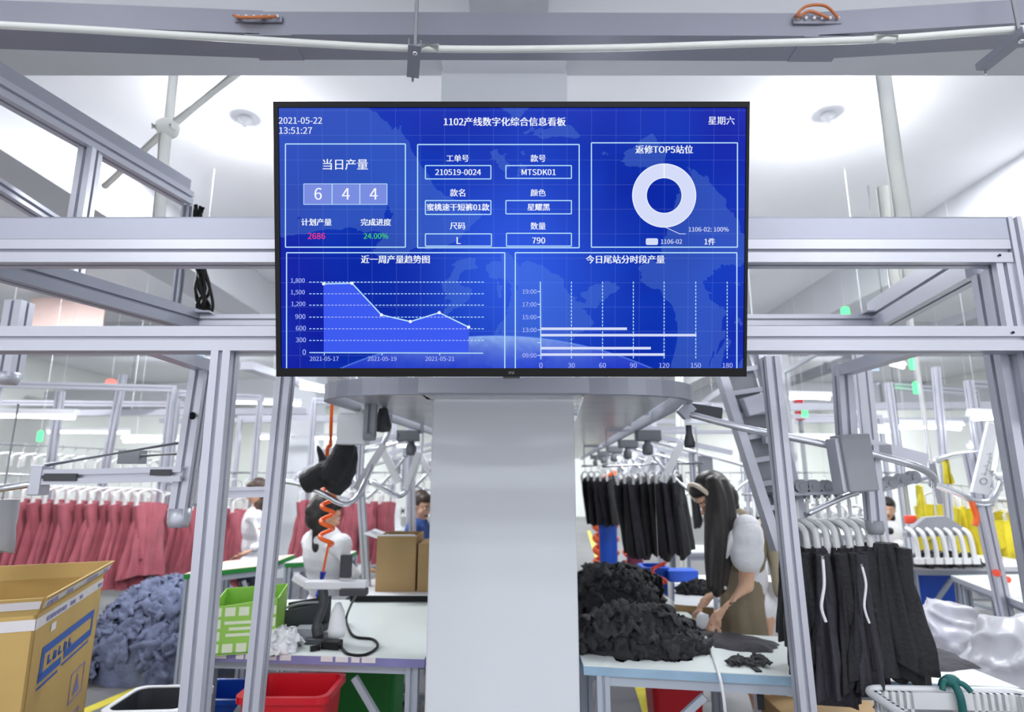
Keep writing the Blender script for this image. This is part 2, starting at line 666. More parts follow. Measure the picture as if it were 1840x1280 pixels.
def flat_cloth(mb, pts, th, seed=0, m=0, wave=0.006, z=None):
    """a piece of cloth lying on a table: outline filled with a low wavy surface"""
    cx = sum(p[0] for p in pts) / len(pts)
    cy = sum(p[1] for p in pts) / len(pts)
    z0 = pts[0][2] if z is None else z
    loop = [Vector((p[0], p[1], 0)) for p in pts]
    path = []
    for i, p in enumerate(loop):
        q = loop[(i + 1) % len(loop)]
        for k in range(7):
            r = p.lerp(q, k / 7)
            w = min(.02, (q - p).length * .12) * (1 if k else 0)
            path.append(r + Vector((w * noise.noise(r * 23 + Vector((seed, 0, 0))), w * noise.noise(r * 23 + Vector((0, seed, 5))), 0)))
    N = len(path)
    nr = 8
    vs = []
    for i in range(nr + 1):
        t = i / nr
        for p in path:
            x, y = cx + (p.x - cx) * t, cy + (p.y - cy) * t
            hgt = th * (1 - t ** 6) + wave * (1 - t ** 8) * (1 + noise.noise(Vector((x * 9, y * 9, seed)))) + wave * 0.8 * (1 - t ** 8) * (1 - abs(noise.noise(Vector((x * 5, y * 14, seed + 4))))) ** 3
            vs.append((x, y, z0 + hgt))
    fs = []
    for i in range(nr):
        for j in range(N):
            fs.append((i * N + j, (i + 1) * N + j, (i + 1) * N + (j + 1) % N, i * N + (j + 1) % N))
    mb.add(vs, fs, m, True)
    mb.add(vs[-N:], [tuple(range(N))], m)
    return mb


# ================================================================== the hall
AX0, AX1, AY0, AY1 = -10.0, 11.0, -4.0, 21.0
m = MB(); m.span((AX0, AY0, -0.1), (AX1, AY1, 0)); struct('floor', m, CONC)
m = MB(); m.span((AX0, AY0, CEIL_Z), (AX1, AY1, CEIL_Z + 0.1)); struct('ceiling', m, CEILW)
m = MB(); m.span((AX0, AY1, 0), (AX1, AY1 + 0.1, CEIL_Z)); struct('wall_back', m, WALLW)
m = MB(); m.span((AX0 - 0.1, AY0, 0), (AX0, AY1, CEIL_Z)); struct('wall_left', m, WALLW)
m = MB(); m.span((AX1, AY0, 0), (AX1 + 0.1, AY1, CEIL_Z)); struct('wall_right', m, WALLW)
BZ = 3.38
for nm, a, b in [('ceiling_beam_crosswise', (AX0, 2.13, BZ), (AX1, 2.5, CEIL_Z)),
                 ('ceiling_beam_left', (-3.5, 2.5, BZ), (-3.03, AY1, CEIL_Z)),
                 ('ceiling_beam_right', (3.83, 2.5, BZ), (4.3, AY1, CEIL_Z)),
                 ('ceiling_beam_middle', (-0.175, AY0, BZ), (0.15, 2.13, CEIL_Z)),
                 ('ceiling_beam_far', (AX0, 9.0, BZ), (AX1, 9.45, CEIL_Z - 0.001)),
                 ('ceiling_beam_farthest', (AX0, 15.4, BZ), (AX1, 15.8, CEIL_Z - 0.001))]:
    m = MB(); m.span(a, b); struct(nm, m, BEAMW)
# pillar
PXL, PXR = P(770, 1000, 2.45).x, P(1037, 1000, 2.45).x
m = MB(); m.span((PXL, 2.45, 0), (PXR, 3.02, BZ)); struct('pillar', m, PILW, bevel=0.008)
m = MB(); m.span((PXL + 0.01, 2.3, BZ - 0.025), (PXR - 0.01, 2.46, BZ)); struct('trim_1', m, WHITE)
# further columns
for nm, x, y in [('pillar_left', -3.27, 9.2), ('pillar_right', 4.06, 9.2), ('pillar_far', 0.6, 15.6)]:
    m = MB(); m.span((x - 0.25, y - 0.25, 0), (x + 0.25, y + 0.25, BZ)); struct(nm, m, PILW)


# floor markings
def floor_line(name, a, b, w):
    a, b = Vector(a), Vector(b)
    mm = MB(); mm.bar(a + V(0, 0, 0.001), b + V(0, 0, 0.001), w, 0.002)
    struct(name, mm, YELLOWL)


floor_line('floor_marking_left', (-2.86, 3.6, 0), (-2.2, 6.4, 0), 0.09)
floor_line('floor_marking_aisle', (0.8, 3.3, 0), (2.02, 16, 0), 0.09)
floor_line('floor_marking_right', (3.0, 7.2, 0), (4.6, 6.0, 0), 0.08)

# air ducts and cable trays under the far ceiling
def duct(name, p0, p1, w, h, label, m_=BEAMW):
    mm = MB(); mm.bar(p0, p1, w, h)
    n = int((Vector(p1) - Vector(p0)).length / 1.5)
    o = thing(name, label, 'duct', (Vector(p0) + Vector(p1)) / 2)
    mm.build('duct_body', m_, o)
    for i in range(1, n):
        q = Vector(p0).lerp(Vector(p1), i / n)
        d = (Vector(p1) - Vector(p0)).normalized() * 0.02
        f = MB(); f.bar(q - d, q + d, w + 0.03, h + 0.03); f.build('duct_flange', GREYP, o)
    hm = MB()
    for i in range(1, n, 2):
        q = Vector(p0).lerp(Vector(p1), i / n)
        hm.cyl(q + V(0, 0, h / 2), V(q.x, q.y, CEIL_Z), 0.01, 6)
    hm.build('hanger_rod', GREYP, o)


duct('air_duct', (-9.5, 12.2, 2.95), (-3.9, 10.4, 2.95), 0.6, 0.4, 'broad grey air duct under the far ceiling on the left', BEAMW)
duct('air_duct', (5.0, 11.0, 2.95), (10.8, 11.8, 2.95), 0.6, 0.4, 'broad grey air duct under the far ceiling on the right', BEAMW)
duct('cable_tray', (4.5, 4.6, 3.0), (4.75, 12, 3.0), 0.2, 0.1, 'slim cable tray running back along the right ceiling beam', GREYP)


# ceiling bulbs (one either side of the display)
def ceiling_bulb(x, y, label):
    o = thing('ceiling_light', label, 'ceiling light', (x, y, CEIL_Z - 0.3), 'round ceiling lights either side of the display')
    a = MB(); a.lathe([(0.0, 0), (0.03, -0.003), (0.045, -0.012), (0.045, -0.02), (0.015, -0.03), (0.015, -0.1), (0.0, -0.1)], (x, y, CEIL_Z), 24)
    a.build('ceiling_rose', WHITE, o)
    a = MB(); a.lathe([(0.02, 0.0), (0.07, -0.012), (0.085, -0.025), (0.07, -0.025), (0.02, -0.01)], (x, y, CEIL_Z - 0.1), 28)
    a.build('reflector', WHITE, o)
    a = MB(); a.lathe([(0.0, 0.02), (0.02, 0.0), (0.03, -0.02), (0.032, -0.04), (0.024, -0.06), (0.0, -0.07)], (x, y, CEIL_Z - 0.14), 20)
    a.build('bulb', GLOWW, o)
    d = bpy.data.lights.new('bulb_light', 'POINT')
    d.energy = BULB_POWER
    d.color = (0.97, 0.98, 1.0)
    d.shadow_soft_size = 0.08
    l = bpy.data.objects.new('bulb_light', d)
    COL.objects.link(l)
    l.location = (x, y, CEIL_Z - 0.32)


p = PZ(441, 212, CEIL_Z); ceiling_bulb(p.x, p.y, 'round ceiling light to the left of the wall display, above its date')
p = PZ(1487, 205, CEIL_Z); ceiling_bulb(p.x, p.y, 'round ceiling light to the right of the wall display, by the white pipe')

# ================================================================== wall display
TVW = 1.23
tvt = EYE + ray(919, 183) * 1.509
tvb = EYE + ray(919, 677) * 1.530
TVC = (tvt + tvb) / 2
ez = (tvt - tvb).normalized()
ex = Vector((1, 0, 0))
ey = ez.cross(ex).normalized()      # points away from the camera
TVH = (tvt - tvb).length
if ey.y < 0:
    ey = -ey


def tvw(x, y, z):
    return TVC + ex * x + ey * y + ez * z


def tvl(px, py):
    d = ray(px, py)
    t = (TVC - EYE).dot(ey) / d.dot(ey)
    q = EYE + d * t - TVC
    return q.dot(ex), q.dot(ez)


tv = thing('television', 'large flat wall display with blue production charts hung in front of the aluminium frame', 'television', TVC)
x0, z1 = tvl(500, 193)
x1, z0 = tvl(1336, 662)
X0, X1, Z0, Z1 = -TVW / 2, TVW / 2, -TVH / 2, TVH / 2
RT = Matrix((ex, ey, ez)).transposed()


def tvbox(mm, a, b, y0, y1):
    mm.box(tvw((a[0] + b[0]) / 2, (y0 + y1) / 2, (a[1] + b[1]) / 2), (abs(b[0] - a[0]), y1 - y0, abs(b[1] - a[1])), RT)


m = MB()
tvbox(m, (X0, Z0), (X1, z0), -0.002, 0.03)
tvbox(m, (X0, z1), (X1, Z1), -0.002, 0.03)
tvbox(m, (X0, z0), (x0, z1), -0.002, 0.03)
tvbox(m, (x1, z0), (X1, z1), -0.002, 0.03)
m.build('bezel', BLACKP, tv)
m = MB(); tvbox(m, (X0 + 0.003, Z0 + 0.003), (X1 - 0.003, Z1 - 0.003), 0.03, 0.045)
tvbox(m, (X0 + 0.12, Z0 + 0.05), (X1 - 0.12, Z1 - 0.2), 0.045, 0.075)
m.build('back_panel', DARKP, tv)
m = MB(); tvbox(m, (-0.022, Z0 - 0.005), (0.022, Z0 + 0.001), 0.0, 0.02)
m.build('receiver_window', DARKP, tv)
m = MB()
for a, b in (((-0.3, -0.12), (-0.26, 0.12)), ((0.26, -0.12), (0.3, 0.12))):
    tvbox(m, a, b, 0.07, 0.17)
m.build('wall_bracket', DARKP, tv)


def screen_material():
    ma = bpy.data.materials.new('screen_picture')
    ma.use_nodes = True
    nt = ma.node_tree
    nt.nodes.remove(nt.nodes['Principled BSDF'])
    L = nt.links.new

    def mth(op, a, b=None, c=None, clamp=False):
        n = nt.nodes.new('ShaderNodeMath')
        n.operation = op
        n.use_clamp = clamp
        for i, v in enumerate((a, b, c)):
            if v is None:
                continue
            if isinstance(v, (int, float)):
                n.inputs[i].default_value = v
            else:
                L(v, n.inputs[i])
        return n.outputs[0]

    def mix(f, a, b):
        n = nt.nodes.new('ShaderNodeMix')
        n.data_type = 'RGBA'
        for i, v in ((0, f), (6, a), (7, b)):
            if isinstance(v, (int, float)):
                n.inputs[i].default_value = v
            elif isinstance(v, tuple):
                n.inputs[i].default_value = (*lin(v), 1)
            else:
                L(v, n.inputs[i])
        return n.outputs[2]

    uv = nt.nodes.new('ShaderNodeUVMap')
    sp = nt.nodes.new('ShaderNodeSeparateXYZ')
    L(uv.outputs[0], sp.inputs[0])
    x, z = sp.outputs[0], sp.outputs[1]

    def nz(scale, detail, dist=0.0):
        n = nt.nodes.new('ShaderNodeTexNoise')
        n.inputs['Scale'].default_value = scale
        n.inputs['Detail'].default_value = detail
        n.inputs['Distortion'].default_value = dist
        L(uv.outputs[0], n.inputs['Vector'])
        return n.outputs['Fac']

    base = mix(mth('MULTIPLY', mth('SUBTRACT', nz(2.6, 2), 0.35), 2.4, None, True), (3, 28, 156), (10, 62, 192))
    # purple corners
    dx = mth('ABSOLUTE', x)
    edge = mth('MULTIPLY', mth('SUBTRACT', dx, 0.42), 4.0, None, True)
    base = mix(mth('MULTIPLY', edge, 0.3), base, (50, 50, 196))
    top = mth('MULTIPLY', mth('SUBTRACT', z, 0.2), 5.0, None, True)
    base = mix(mth('MULTIPLY', top, mth('MULTIPLY', nz(3.1, 1), 0.8)), base, (58, 66, 190))
    # light in the middle
    gx = mth('SUBTRACT', x, 0.02)
    gz = mth('SUBTRACT', z, -0.05)
    g = mth('ADD', mth('MULTIPLY', mth('MULTIPLY', gx, gx), 22.0), mth('MULTIPLY', mth('MULTIPLY', gz, gz), 14.0))
    glow = mth('POWER', 2.718, mth('MULTIPLY', g, -1.0))
    base = mix(mth('MULTIPLY', glow, 0.75), base, (54, 98, 238))
    # continents
    land = mth('GREATER_THAN', nz(3.3, 6, 0.6), 0.53)
    base = mix(mth('MULTIPLY', land, 0.16), base, (110, 160, 230))
    # fine grid
    for v, per in ((x, 0.0635), (z, 0.0635)):
        fr = mth('FRACT', mth('DIVIDE', mth('ADD', v, 5.0), per))
        ln = mth('LESS_THAN', fr, 0.02)
        base = mix(mth('MULTIPLY', ln, 0.12), base, (150, 180, 255))
    # limb of a lit globe at the bottom
    ax, az, AR = -0.04, -0.249, 1.02
    ddx = mth('SUBTRACT', x, ax)
    ddz = mth('SUBTRACT', z, az - AR)
    dist = mth('SQRT', mth('ADD', mth('MULTIPLY', ddx, ddx), mth('MULTIPLY', ddz, ddz)))
    dep = mth('SUBTRACT', AR, dist)
    inside = mth('GREATER_THAN', dep, 0.0)
    fall = mth('POWER', 2.718, mth('MULTIPLY', dep, -30.0))
    side = mth('POWER', 2.718, mth('MULTIPLY', mth('MULTIPLY', ddx, ddx), -20.0))
    base = mix(mth('MULTIPLY', inside, 0.6), base, (12, 44, 214))
    cl = mth('ADD', 0.3, mth('MULTIPLY', nz(20.0, 4, 1.0), 0.8))
    base = mix(mth('MULTIPLY', mth('MULTIPLY', mth('MULTIPLY', inside, fall), mth('MULTIPLY', side, cl)), 1.0, None, True), base, (168, 206, 250))
    rim = mth('LESS_THAN', mth('ABSOLUTE', dep), 0.0018)
    base = mix(mth('MULTIPLY', rim, 0.4), base, (110, 160, 255))
    e = nt.nodes.new('ShaderNodeEmission')
    L(base, e.inputs[0])
    e.inputs[1].default_value = 2 ** -EXPOSURE
    gl = nt.nodes.new('ShaderNodeBsdfGlossy')
    gl.inputs['Roughness'].default_value = 0.25
    gl.inputs['Color'].default_value = (0.0015, 0.0015, 0.0015, 1)
    ad = nt.nodes.new('ShaderNodeAddShader')
    L(e.outputs[0], ad.inputs[0])
    L(gl.outputs[0], ad.inputs[1])
    L(ad.outputs[0], nt.nodes['Material Output'].inputs[0])
    return ma


m = MB()
tvbox(m, (x0 - 0.002, z0 - 0.002), (x1 + 0.002, z1 + 0.002), 0.004, 0.02)
scr = m.build('screen', screen_material(), tv)
uvl = scr.data.uv_layers.new(name='UVMap')
for lp in scr.data.loops:
    q = scr.data.vertices[lp.vertex_index].co
    q = Vector(q) + Vector((0, 0, 0)) - TVC
    uvl.data[lp.index].uv = (q.dot(ex), q.dot(ez))

INK = emis('screen_white', (240, 246, 255), 2 ** -EXPOSURE)
INKC = emis('screen_cyan', (186, 226, 255), 2 ** -EXPOSURE)
INKL = emis('screen_lilac', (170, 184, 250), 2 ** -EXPOSURE)
INKA = emis('screen_area', (62, 92, 240), 2 ** -EXPOSURE)
INKD = emis('screen_digit_cell', (124, 142, 226), 2 ** -EXPOSURE)
INKO = emis('screen_ring', (212, 220, 250), 2 ** -EXPOSURE)
INKR = emis('screen_red', (250, 60, 130), 2 ** -EXPOSURE)
INKG = emis('screen_green', (70, 215, 90), 2 ** -EXPOSURE)
SCREEN_MATS = [INK, INKC, INKL, INKA, INKD, INKO, INKR, INKG]


def q3(px, py, off):
    a, b = tvl(px, py)
    return tvw(a, 0.004 - off, b)


def poly(mm, pts, c, off):
    mm.add([q3(px, py, off) for px, py in pts], [tuple(range(len(pts)))], c)


def stroke(mm, a, b, w, c, off):
    dx, dy = b[0] - a[0], b[1] - a[1]
    L_ = math.hypot(dx, dy) or 1
    nx, ny = -dy / L_ * w / 2, dx / L_ * w / 2
    poly(mm, [(a[0] + nx, a[1] + ny), (b[0] + nx, b[1] + ny), (b[0] - nx, b[1] - ny), (a[0] - nx, a[1] - ny)], c, off)


def frame_(mm, a, b, w, c, off, bottom=True):
    (xa, ya), (xb, yb) = a, b
    stroke(mm, (xa, ya), (xb, ya), w, c, off)
    stroke(mm, (xa, ya), (xa, yb), w, c, off)
    stroke(mm, (xb, ya), (xb, yb), w, c, off)
    if bottom:
        stroke(mm, (xa, yb), (xb, yb), w, c, off)


O1, O2, O3 = 0.0006, 0.0010, 0.0014
m = MB()
frame_(m, (512, 258), (728, 444), 2, 1, O1)
frame_(m, (750, 259), (1041, 445), 2, 1, O1)
frame_(m, (1063, 256), (1326, 444), 2, 1, O1)
frame_(m, (514, 454), (907, 662), 2, 1, O1, False)
frame_(m, (926, 454), (1325, 662), 2, 1, O1, False)
for a, b in [((764, 297), (882, 321)), ((909, 297), (1027, 320)), ((764, 360), (882, 385)), ((909, 360), (1027, 384)), ((764, 420), (883, 442)), ((910, 419), (1027, 442))]:
    frame_(m, a, b, 1.8, 1, O1)
m.build('panel_outlines', SCREEN_MATS, scr)

m = MB()
poly(m, [(545, 330), (695, 330), (695, 367), (545, 367)], 4, O1)
for xx in (596, 646):
    stroke(m, (xx, 330), (xx, 367), 1.6, 1, O2)
frame_(m, (545, 330), (695, 367), 1.2, 1, O2)
m.build('counter_cells', SCREEN_MATS, scr)

m = MB()          # line chart
pts = [(581, 510), (632, 509), (685, 566), (737, 578), (789, 562), (842, 588)]
poly(m, pts + [(842, 633), (581, 633)], 3, O1)
for yy in (507, 528, 548.5, 570, 591, 612):
    xx = 555
    while xx < 866:
        inside = 581 < xx < 842 and yy > (lambda X: next(p[1] + (q[1] - p[1]) * (X - p[0]) / (q[0] - p[0]) for p, q in zip(pts, pts[1:]) if p[0] <= X <= q[0]))(xx)
        stroke(m, (xx, yy), (xx + 4, yy), 1.5, 2 if inside else 1, O2)
        xx += 6.6
stroke(m, (555, 634), (868, 635), 1.8, 1, O2)
for xx in (582, 686, 790):
    stroke(m, (xx, 634), (xx, 639), 1.5, 1, O2)
for a, b in zip(pts, pts[1:]):
    stroke(m, a, b, 2.2, 1, O2)
for a in pts:
    poly(m, [(a[0] + 3 * math.cos(k * PI / 5), a[1] + 3 * math.sin(k * PI / 5)) for k in range(10)], 0, O3)
m.build('line_chart', SCREEN_MATS, scr)

m = MB()          # bar chart
stroke(m, (971, 506), (972, 646), 1.8, 1, O1)
for yy in (524, 547, 570, 593, 616, 639):
    stroke(m, (966, yy), (971, yy), 1.5, 1, O1)
for xx in (1027, 1083, 1138.5, 1194, 1251, 1307.5):
    yy = 506
    while yy < 645:
        stroke(m, (xx, yy), (xx, min(yy + 4, 646)), 1.6, 1, O1)
        yy += 6.4
for yy, xe in ((591, 1127), (602.5, 1252), (626, 1170), (637.5, 1195)):
    poly(m, [(972, yy - 2.3), (xe, yy - 2.3), (xe, yy + 2.3), (972, yy + 2.3)], 5, O2)
m.build('bar_chart', SCREEN_MATS, scr)

m = MB()          # ring chart
N = 72
vs = []
for r_ in (57, 32):
    for k in range(N):
        vs.append(q3(1194 + r_ * math.sin(2 * PI * k / N), 351 - r_ * math.cos(2 * PI * k / N), O1))
m.add(vs, [(k, (k + 1) % N, (k + 1) % N + N, k + N) for k in range(N)], 5)
for r_ in (57, 32):
    for k in range(N):
        a, b = 2 * PI * k / N, 2 * PI * (k + 1) / N
        stroke(m, (1194 + r_ * math.sin(a), 351 - r_ * math.cos(a)), (1194 + r_ * math.sin(b), 351 - r_ * math.cos(b)), 1.4, 0, O2)
stroke(m, (1194, 294), (1194, 319), 2, 0, O3)
stroke(m, (1196, 408), (1222, 420), 1.2, 5, O1)
stroke(m, (1222, 420), (1233, 420), 1.2, 5, O1)
poly(m, [(1163, 428), (1181, 428), (1183, 430), (1183, 438), (1181, 440), (1163, 440), (1161, 438), (1161, 430)], 5, O1)
m.build('ring_chart', SCREEN_MATS, scr)

TEXTS = [  # text, x, y, width in px, alignment, colour, weight
    ('2021-05-22', 500, 216, 78, 'L', 0, 0.004), ('13:51:27', 501, 234, 59, 'L', 0, 0.004),
    ('1102产线数字化综合信息看板', 907, 218, 219, 'C', 0, 0.02), ('星期六', 1297, 216, 47, 'C', 0, 0.004),
    ('当日产量', 620, 295, 81, 'C', 0, 0.012), ('6', 571, 348, 13, 'C', 0, 0.012), ('4', 621, 348, 14, 'C', 0, 0.012), ('4', 671, 348, 14, 'C', 0, 0.012),
    ('计划产量', 568, 399, 54, 'C', 0, 0.018), ('2686', 568, 424, 31, 'C', 6, 0.004), ('完成进度', 675, 399, 54, 'C', 0, 0.018), ('24.00%', 675, 424, 44, 'C', 7, 0.004),
    ('工单号', 822, 284, 40, 'C', 0, 0.014), ('款号', 967, 284, 27, 'C', 0, 0.014), ('款名', 822, 346, 27, 'C', 0, 0.014), ('颜色', 967, 346, 27, 'C', 0, 0.014),
    ('尺码', 822, 406, 27, 'C', 0, 0.014), ('数量', 967, 406, 27, 'C', 0, 0.014),
    ('210519-0024', 823, 309, 82, 'C', 0, 0.01), ('MTSDK01', 968, 309, 61, 'C', 0, 0.01), ('蜜桃速干短裤01款', 823, 372, 112, 'C', 0, 0.018),
    ('星耀黑', 968, 372, 40, 'C', 0, 0.018), ('L', 824, 432, 7, 'C', 0, 0.01), ('790', 968, 432, 23, 'C', 0, 0.01),
    ('返修TOP5站位', 1194, 268, 103, 'C', 0, 0.02), ('1106-02: 100%', 1274, 412, 72, 'C', 5, 0), ('1106-02', 1207, 434, 38, 'C', 5, 0), ('1件', 1276, 434, 19, 'C', 0, 0.014),
    ('近一周产量趋势图', 710, 466, 123, 'C', 0, 0.018), ('今日尾站分时段产量', 1124, 466, 141, 'C', 0, 0.018),
    ('1,800', 547, 505, 25, 'R', 2, 0), ('1,500', 547, 526, 25, 'R', 2, 0), ('1,200', 548, 547, 25, 'R', 2, 0), ('900', 548, 569, 18, 'R', 2, 0),
    ('600', 549, 590, 18, 'R', 2, 0), ('300', 549, 611, 18, 'R', 2, 0), ('0', 549, 633, 6, 'R', 2, 0),
    ('2021-05-17', 582, 645, 52, 'C', 2, 0), ('2021-05-19', 686, 645, 52, 'C', 2, 0), ('2021-05-21', 790, 645, 52, 'C', 2, 0),
    ('19:00', 964, 524, 25, 'R', 2, 0), ('17:00', 964, 547, 25, 'R', 2, 0), ('15:00', 964, 570, 25, 'R', 2, 0), ('13:00', 964, 593, 25, 'R', 2, 0), ('09:00', 964, 639, 25, 'R', 2, 0),
    ('0', 972, 657, 6, 'C', 2, 0), ('30', 1027, 657, 12, 'C', 2, 0), ('60', 1083, 657, 12, 'C', 2, 0), ('90', 1138.5, 657, 12, 'C', 2, 0), ('120', 1194, 657, 18, 'C', 2, 0),
    ('150', 1251, 657, 18, 'C', 2, 0), ('180', 1308, 657, 18, 'C', 2, 0)]


def text_meshes(rows):
    """vertices and faces of each string, laid flat, from Blender's own built-in font"""
    objs = []
    face = None
    try:        # the sans-serif face with Chinese characters that ships inside Blender itself
        import os
        face = bpy.data.fonts.load(os.path.join(bpy.utils.system_resource('DATAFILES'), 'fonts', 'Noto Sans CJK Regular.woff2'))
    except Exception:
        face = None
    for body, wt in rows:
        cu = bpy.data.curves.new('lettering', 'FONT')
        if face:
            cu.font = face
        cu.body = body
        cu.size = 1.0
        cu.resolution_u = 3
        ob = bpy.data.objects.new('lettering', cu)
        COL.objects.link(ob)
        objs.append(ob)
    dg = bpy.context.evaluated_depsgraph_get()
    dg.update()
    out = []
    for ob in objs:
        me = bpy.data.meshes.new_from_object(ob.evaluated_get(dg))
        out.append(([v.co.copy() for v in me.vertices], [tuple(p.vertices) for p in me.polygons]))
        bpy.data.meshes.remove(me)
    for ob in objs:
        cu = ob.data
        bpy.data.objects.remove(ob)
        bpy.data.curves.remove(cu)
    return out


EXTRA_TEXT = [('mi', 0.03), ('22', 0.0), ('35', 0.0)]
GLYPHS = text_meshes([(t[0], t[6]) for t in TEXTS] + EXTRA_TEXT)
TEXT_EXTRA = GLYPHS[len(TEXTS):]
m = MB()
for (body, px, py, wpx, al, colr, wt), (vs, fs) in zip(TEXTS, GLYPHS):
    if not vs:
        continue
    xa, xb = min(v.x for v in vs), max(v.x for v in vs)
    ya, yb = min(v.y for v in vs), max(v.y for v in vs)
    k = wpx / (xb - xa)
    cx = {'L': xa, 'C': (xa + xb) / 2, 'R': xb}[al]
    for sx in ((-0.45, 0.0, 0.45) if wt > 0.015 else (-0.3, 0.3) if wt > 0.008 else (-0.15, 0.15)):
        m.add([q3(px + sx + (v.x - cx) * k, py - (v.y - (ya + yb) / 2) * k, O3 + sx * 0.00005) for v in vs], fs, colr)
m.build('screen_lettering', SCREEN_MATS, scr)
m = MB()
vs, fs = TEXT_EXTRA[0]
xa, xb = min(v.x for v in vs), max(v.x for v in vs)
ya, yb = min(v.y for v in vs), max(v.y for v in vs)
m.add([tvw((v.x - (xa + xb) / 2) * 0.014 / (xb - xa), -0.0026, Z0 + 0.011 + (v.y - (ya + yb) / 2) * 0.011 / (xb - xa)) for v in vs], fs)
m.build('logo', GREYP, tv)


def write_on(mm, idx, c, right, up, width, mi=0):
    vs, fs = TEXT_EXTRA[idx]
    xa, xb = min(v.x for v in vs), max(v.x for v in vs)
    ya, yb = min(v.y for v in vs), max(v.y for v in vs)
    k = width / (xb - xa)
    c, right, up = Vector(c), Vector(right).normalized(), Vector(up).normalized()
    mm.add([c + right * (v.x - (xa + xb) / 2) * k + up * (v.y - (ya + yb) / 2) * k for v in vs], fs, mi)


# ================================================================== aluminium gantry the display hangs on
GY = 1.66            # middle plane of the front beams
gan = thing('gantry_frame', 'aluminium profile frame of beams and legs that carries the wall display', 'frame', (0, GY, 0))
FY = GY - 0.03
zt = P(920, 390, FY).z
zm = P(920, 430, FY).z
zb = P(920, 471, FY).z
XL, XR = -2.05, 1.475
m = MB(); m.span((XL, FY, zm + 0.001), (XR, FY + 0.012, zt)); m.span((XL, FY, zt - 0.004), (XR, FY + 0.05, zt)); m.build('cover_plate', ALUP, gan)
m = MB(); m.prof((XL, GY, (zm + zb) / 2), (XR, GY, (zm + zb) / 2), 0.06, zm - zb); m.build('upper_beam', ALU, gan)
za, zc = P(920, 586, FY).z, P(920, 630, FY).z
m = MB(); m.prof((XL, GY, (za + zc) / 2), (XR + 0.03, GY, (za + zc) / 2), 0.06, za - zc); m.build('lower_beam', ALU, gan)
# left leg, right corner legs
lx = P(408, 640, FY).x
m = MB(); m.prof((lx, GY, 0), (lx - 0.02, GY, zc), 0.055, 0.06, (0, 1, 0)); m.build('leg', ALU, gan)
rx = P(1812, 640, FY + 0.07).x
m = MB(); m.prof((rx, GY + 0.064, 0), (rx, GY + 0.064, zb - 0.002), 0.06, 0.06, (0, 1, 0)); m.build('leg', ALU, gan)
rx2 = P(1818, 530, FY).x
m = MB(); m.prof((rx2, GY, za), (rx2, GY, zb), 0.05, 0.05, (0, 1, 0)); m.build('short_post', ALU, gan)
m = MB(); m.prof((rx2 + 0.045, GY - 0.01, zc - 0.2), (rx2 + 0.045, GY - 0.01, zt + 0.0), 0.04, 0.05, (0, 1, 0)); m.build('short_post', ALU, gan)
m = MB(); m.span((XR + 0.03, GY - 0.031, zc), (XR + 0.034, GY + 0.031, za)); m.build('end_cap', WPLAST, gan)
# back beam and side rails at the level of the upper beam
ZR = 2.15
pb0, pb1 = PZ(346, 578, ZR), PZ(1585, 578, ZR)
m = MB(); m.prof(pb0, pb1, 0.06, 0.05); m.build('back_beam', ALU, gan)
pl = PZ(-40, 466, ZR)
m = MB(); m.prof(pl, pb0 + V(0.02, 0, 0), 0.07, 0.09); m.build('side_rail', ALU_D, gan)
pr = PZ(1772, 462, ZR + 0.02)
m = MB(); m.prof(V(rx, GY + 0.1, ZR + 0.02), pb1 + V(-0.02, 0, 0.02), 0.07, 0.13); m.build('side_rail', ALU, gan)
m = MB(); m.span(pb0 + V(-0.03, -0.06, 0.027), pb0 + V(0.1, 0.06, 0.034)); m.span(pb1 + V(-0.1, -0.06, 0.027), pb1 + V(0.03, 0.06, 0.034)); m.build('corner_plate', ALU_D, gan)
# upper tier on the left
ZU = 2.72
u0, u1 = PZ(-60, 128, ZU), PZ(338, 358, ZU)
m = MB(); m.prof(u0, u1, 0.06, 0.06); m.build('upper_side_rail', ALU, gan)
m = MB(); m.bar(u0 + V(0.0, 0, 0.062), u1 + V(0, 0, 0.062), 0.012, 0.062); m.build('cover_plate', ALU_D, gan)
um = u0.lerp(u1, 0.47)
m = MB(); m.prof(um + V(0, 0, -0.03), V(um.x, um.y, ZR + 0.04), 0.055, 0.055, (0, 1, 0)); m.build('short_post', ALU, gan)
m = MB(); m.prof(u1 + V(0, 0.0, -0.03), V(u1.x, u1.y, ZR + 0.04), 0.03, 0.03, (0, 1, 0)); m.build('short_post', ALU_D, gan)
l0, l1 = PZ(-60, 300, 2.45), PZ(85, 392, 2.45)
m = MB(); m.prof(l0, l1 + (l1 - l0) * 0.15, 0.05, 0.04); m.build('middle_side_rail', ALU, gan)
m = MB()
for xx in (1802, ):
    for zz in (zb + 0.02, za - 0.02):
        m.cyl((P(xx, 500, FY).x, FY - 0.004, zz), (P(xx, 500, FY).x, FY + 0.005, zz), 0.004, 10)
m.build('bolt_head', BLACKP, gan)

# black cable bundle dropping from the upper tier
m = MB()
rnd = random.Random(5)
c0 = u1 + V(0.03, 0.03, -0.02)
for k in range(9):
    pts_ = [c0 + V(rnd.uniform(-.02, .02), rnd.uniform(-.02, .02), 0.0)]
    end = PZ(366 + rnd.uniform(-10, 16), 572, ZR + 0.03)
    for t in (0.15, 0.3, 0.5, 0.7, 0.85):
        b = c0.lerp(end, t)
        sp_ = 0.012 if t < 0.6 else 0.028
        pts_.append(b + V(rnd.uniform(-sp_, sp_), rnd.uniform(-sp_, sp_), -0.02))
    pts_.append(end)
    m.tube(smooth_path(pts_, 4), 0.007, 6)
tag(m.build('cable_bundle', BLACKP), 'bundle of black cables dropping behind the beams left of the display', 'cables')

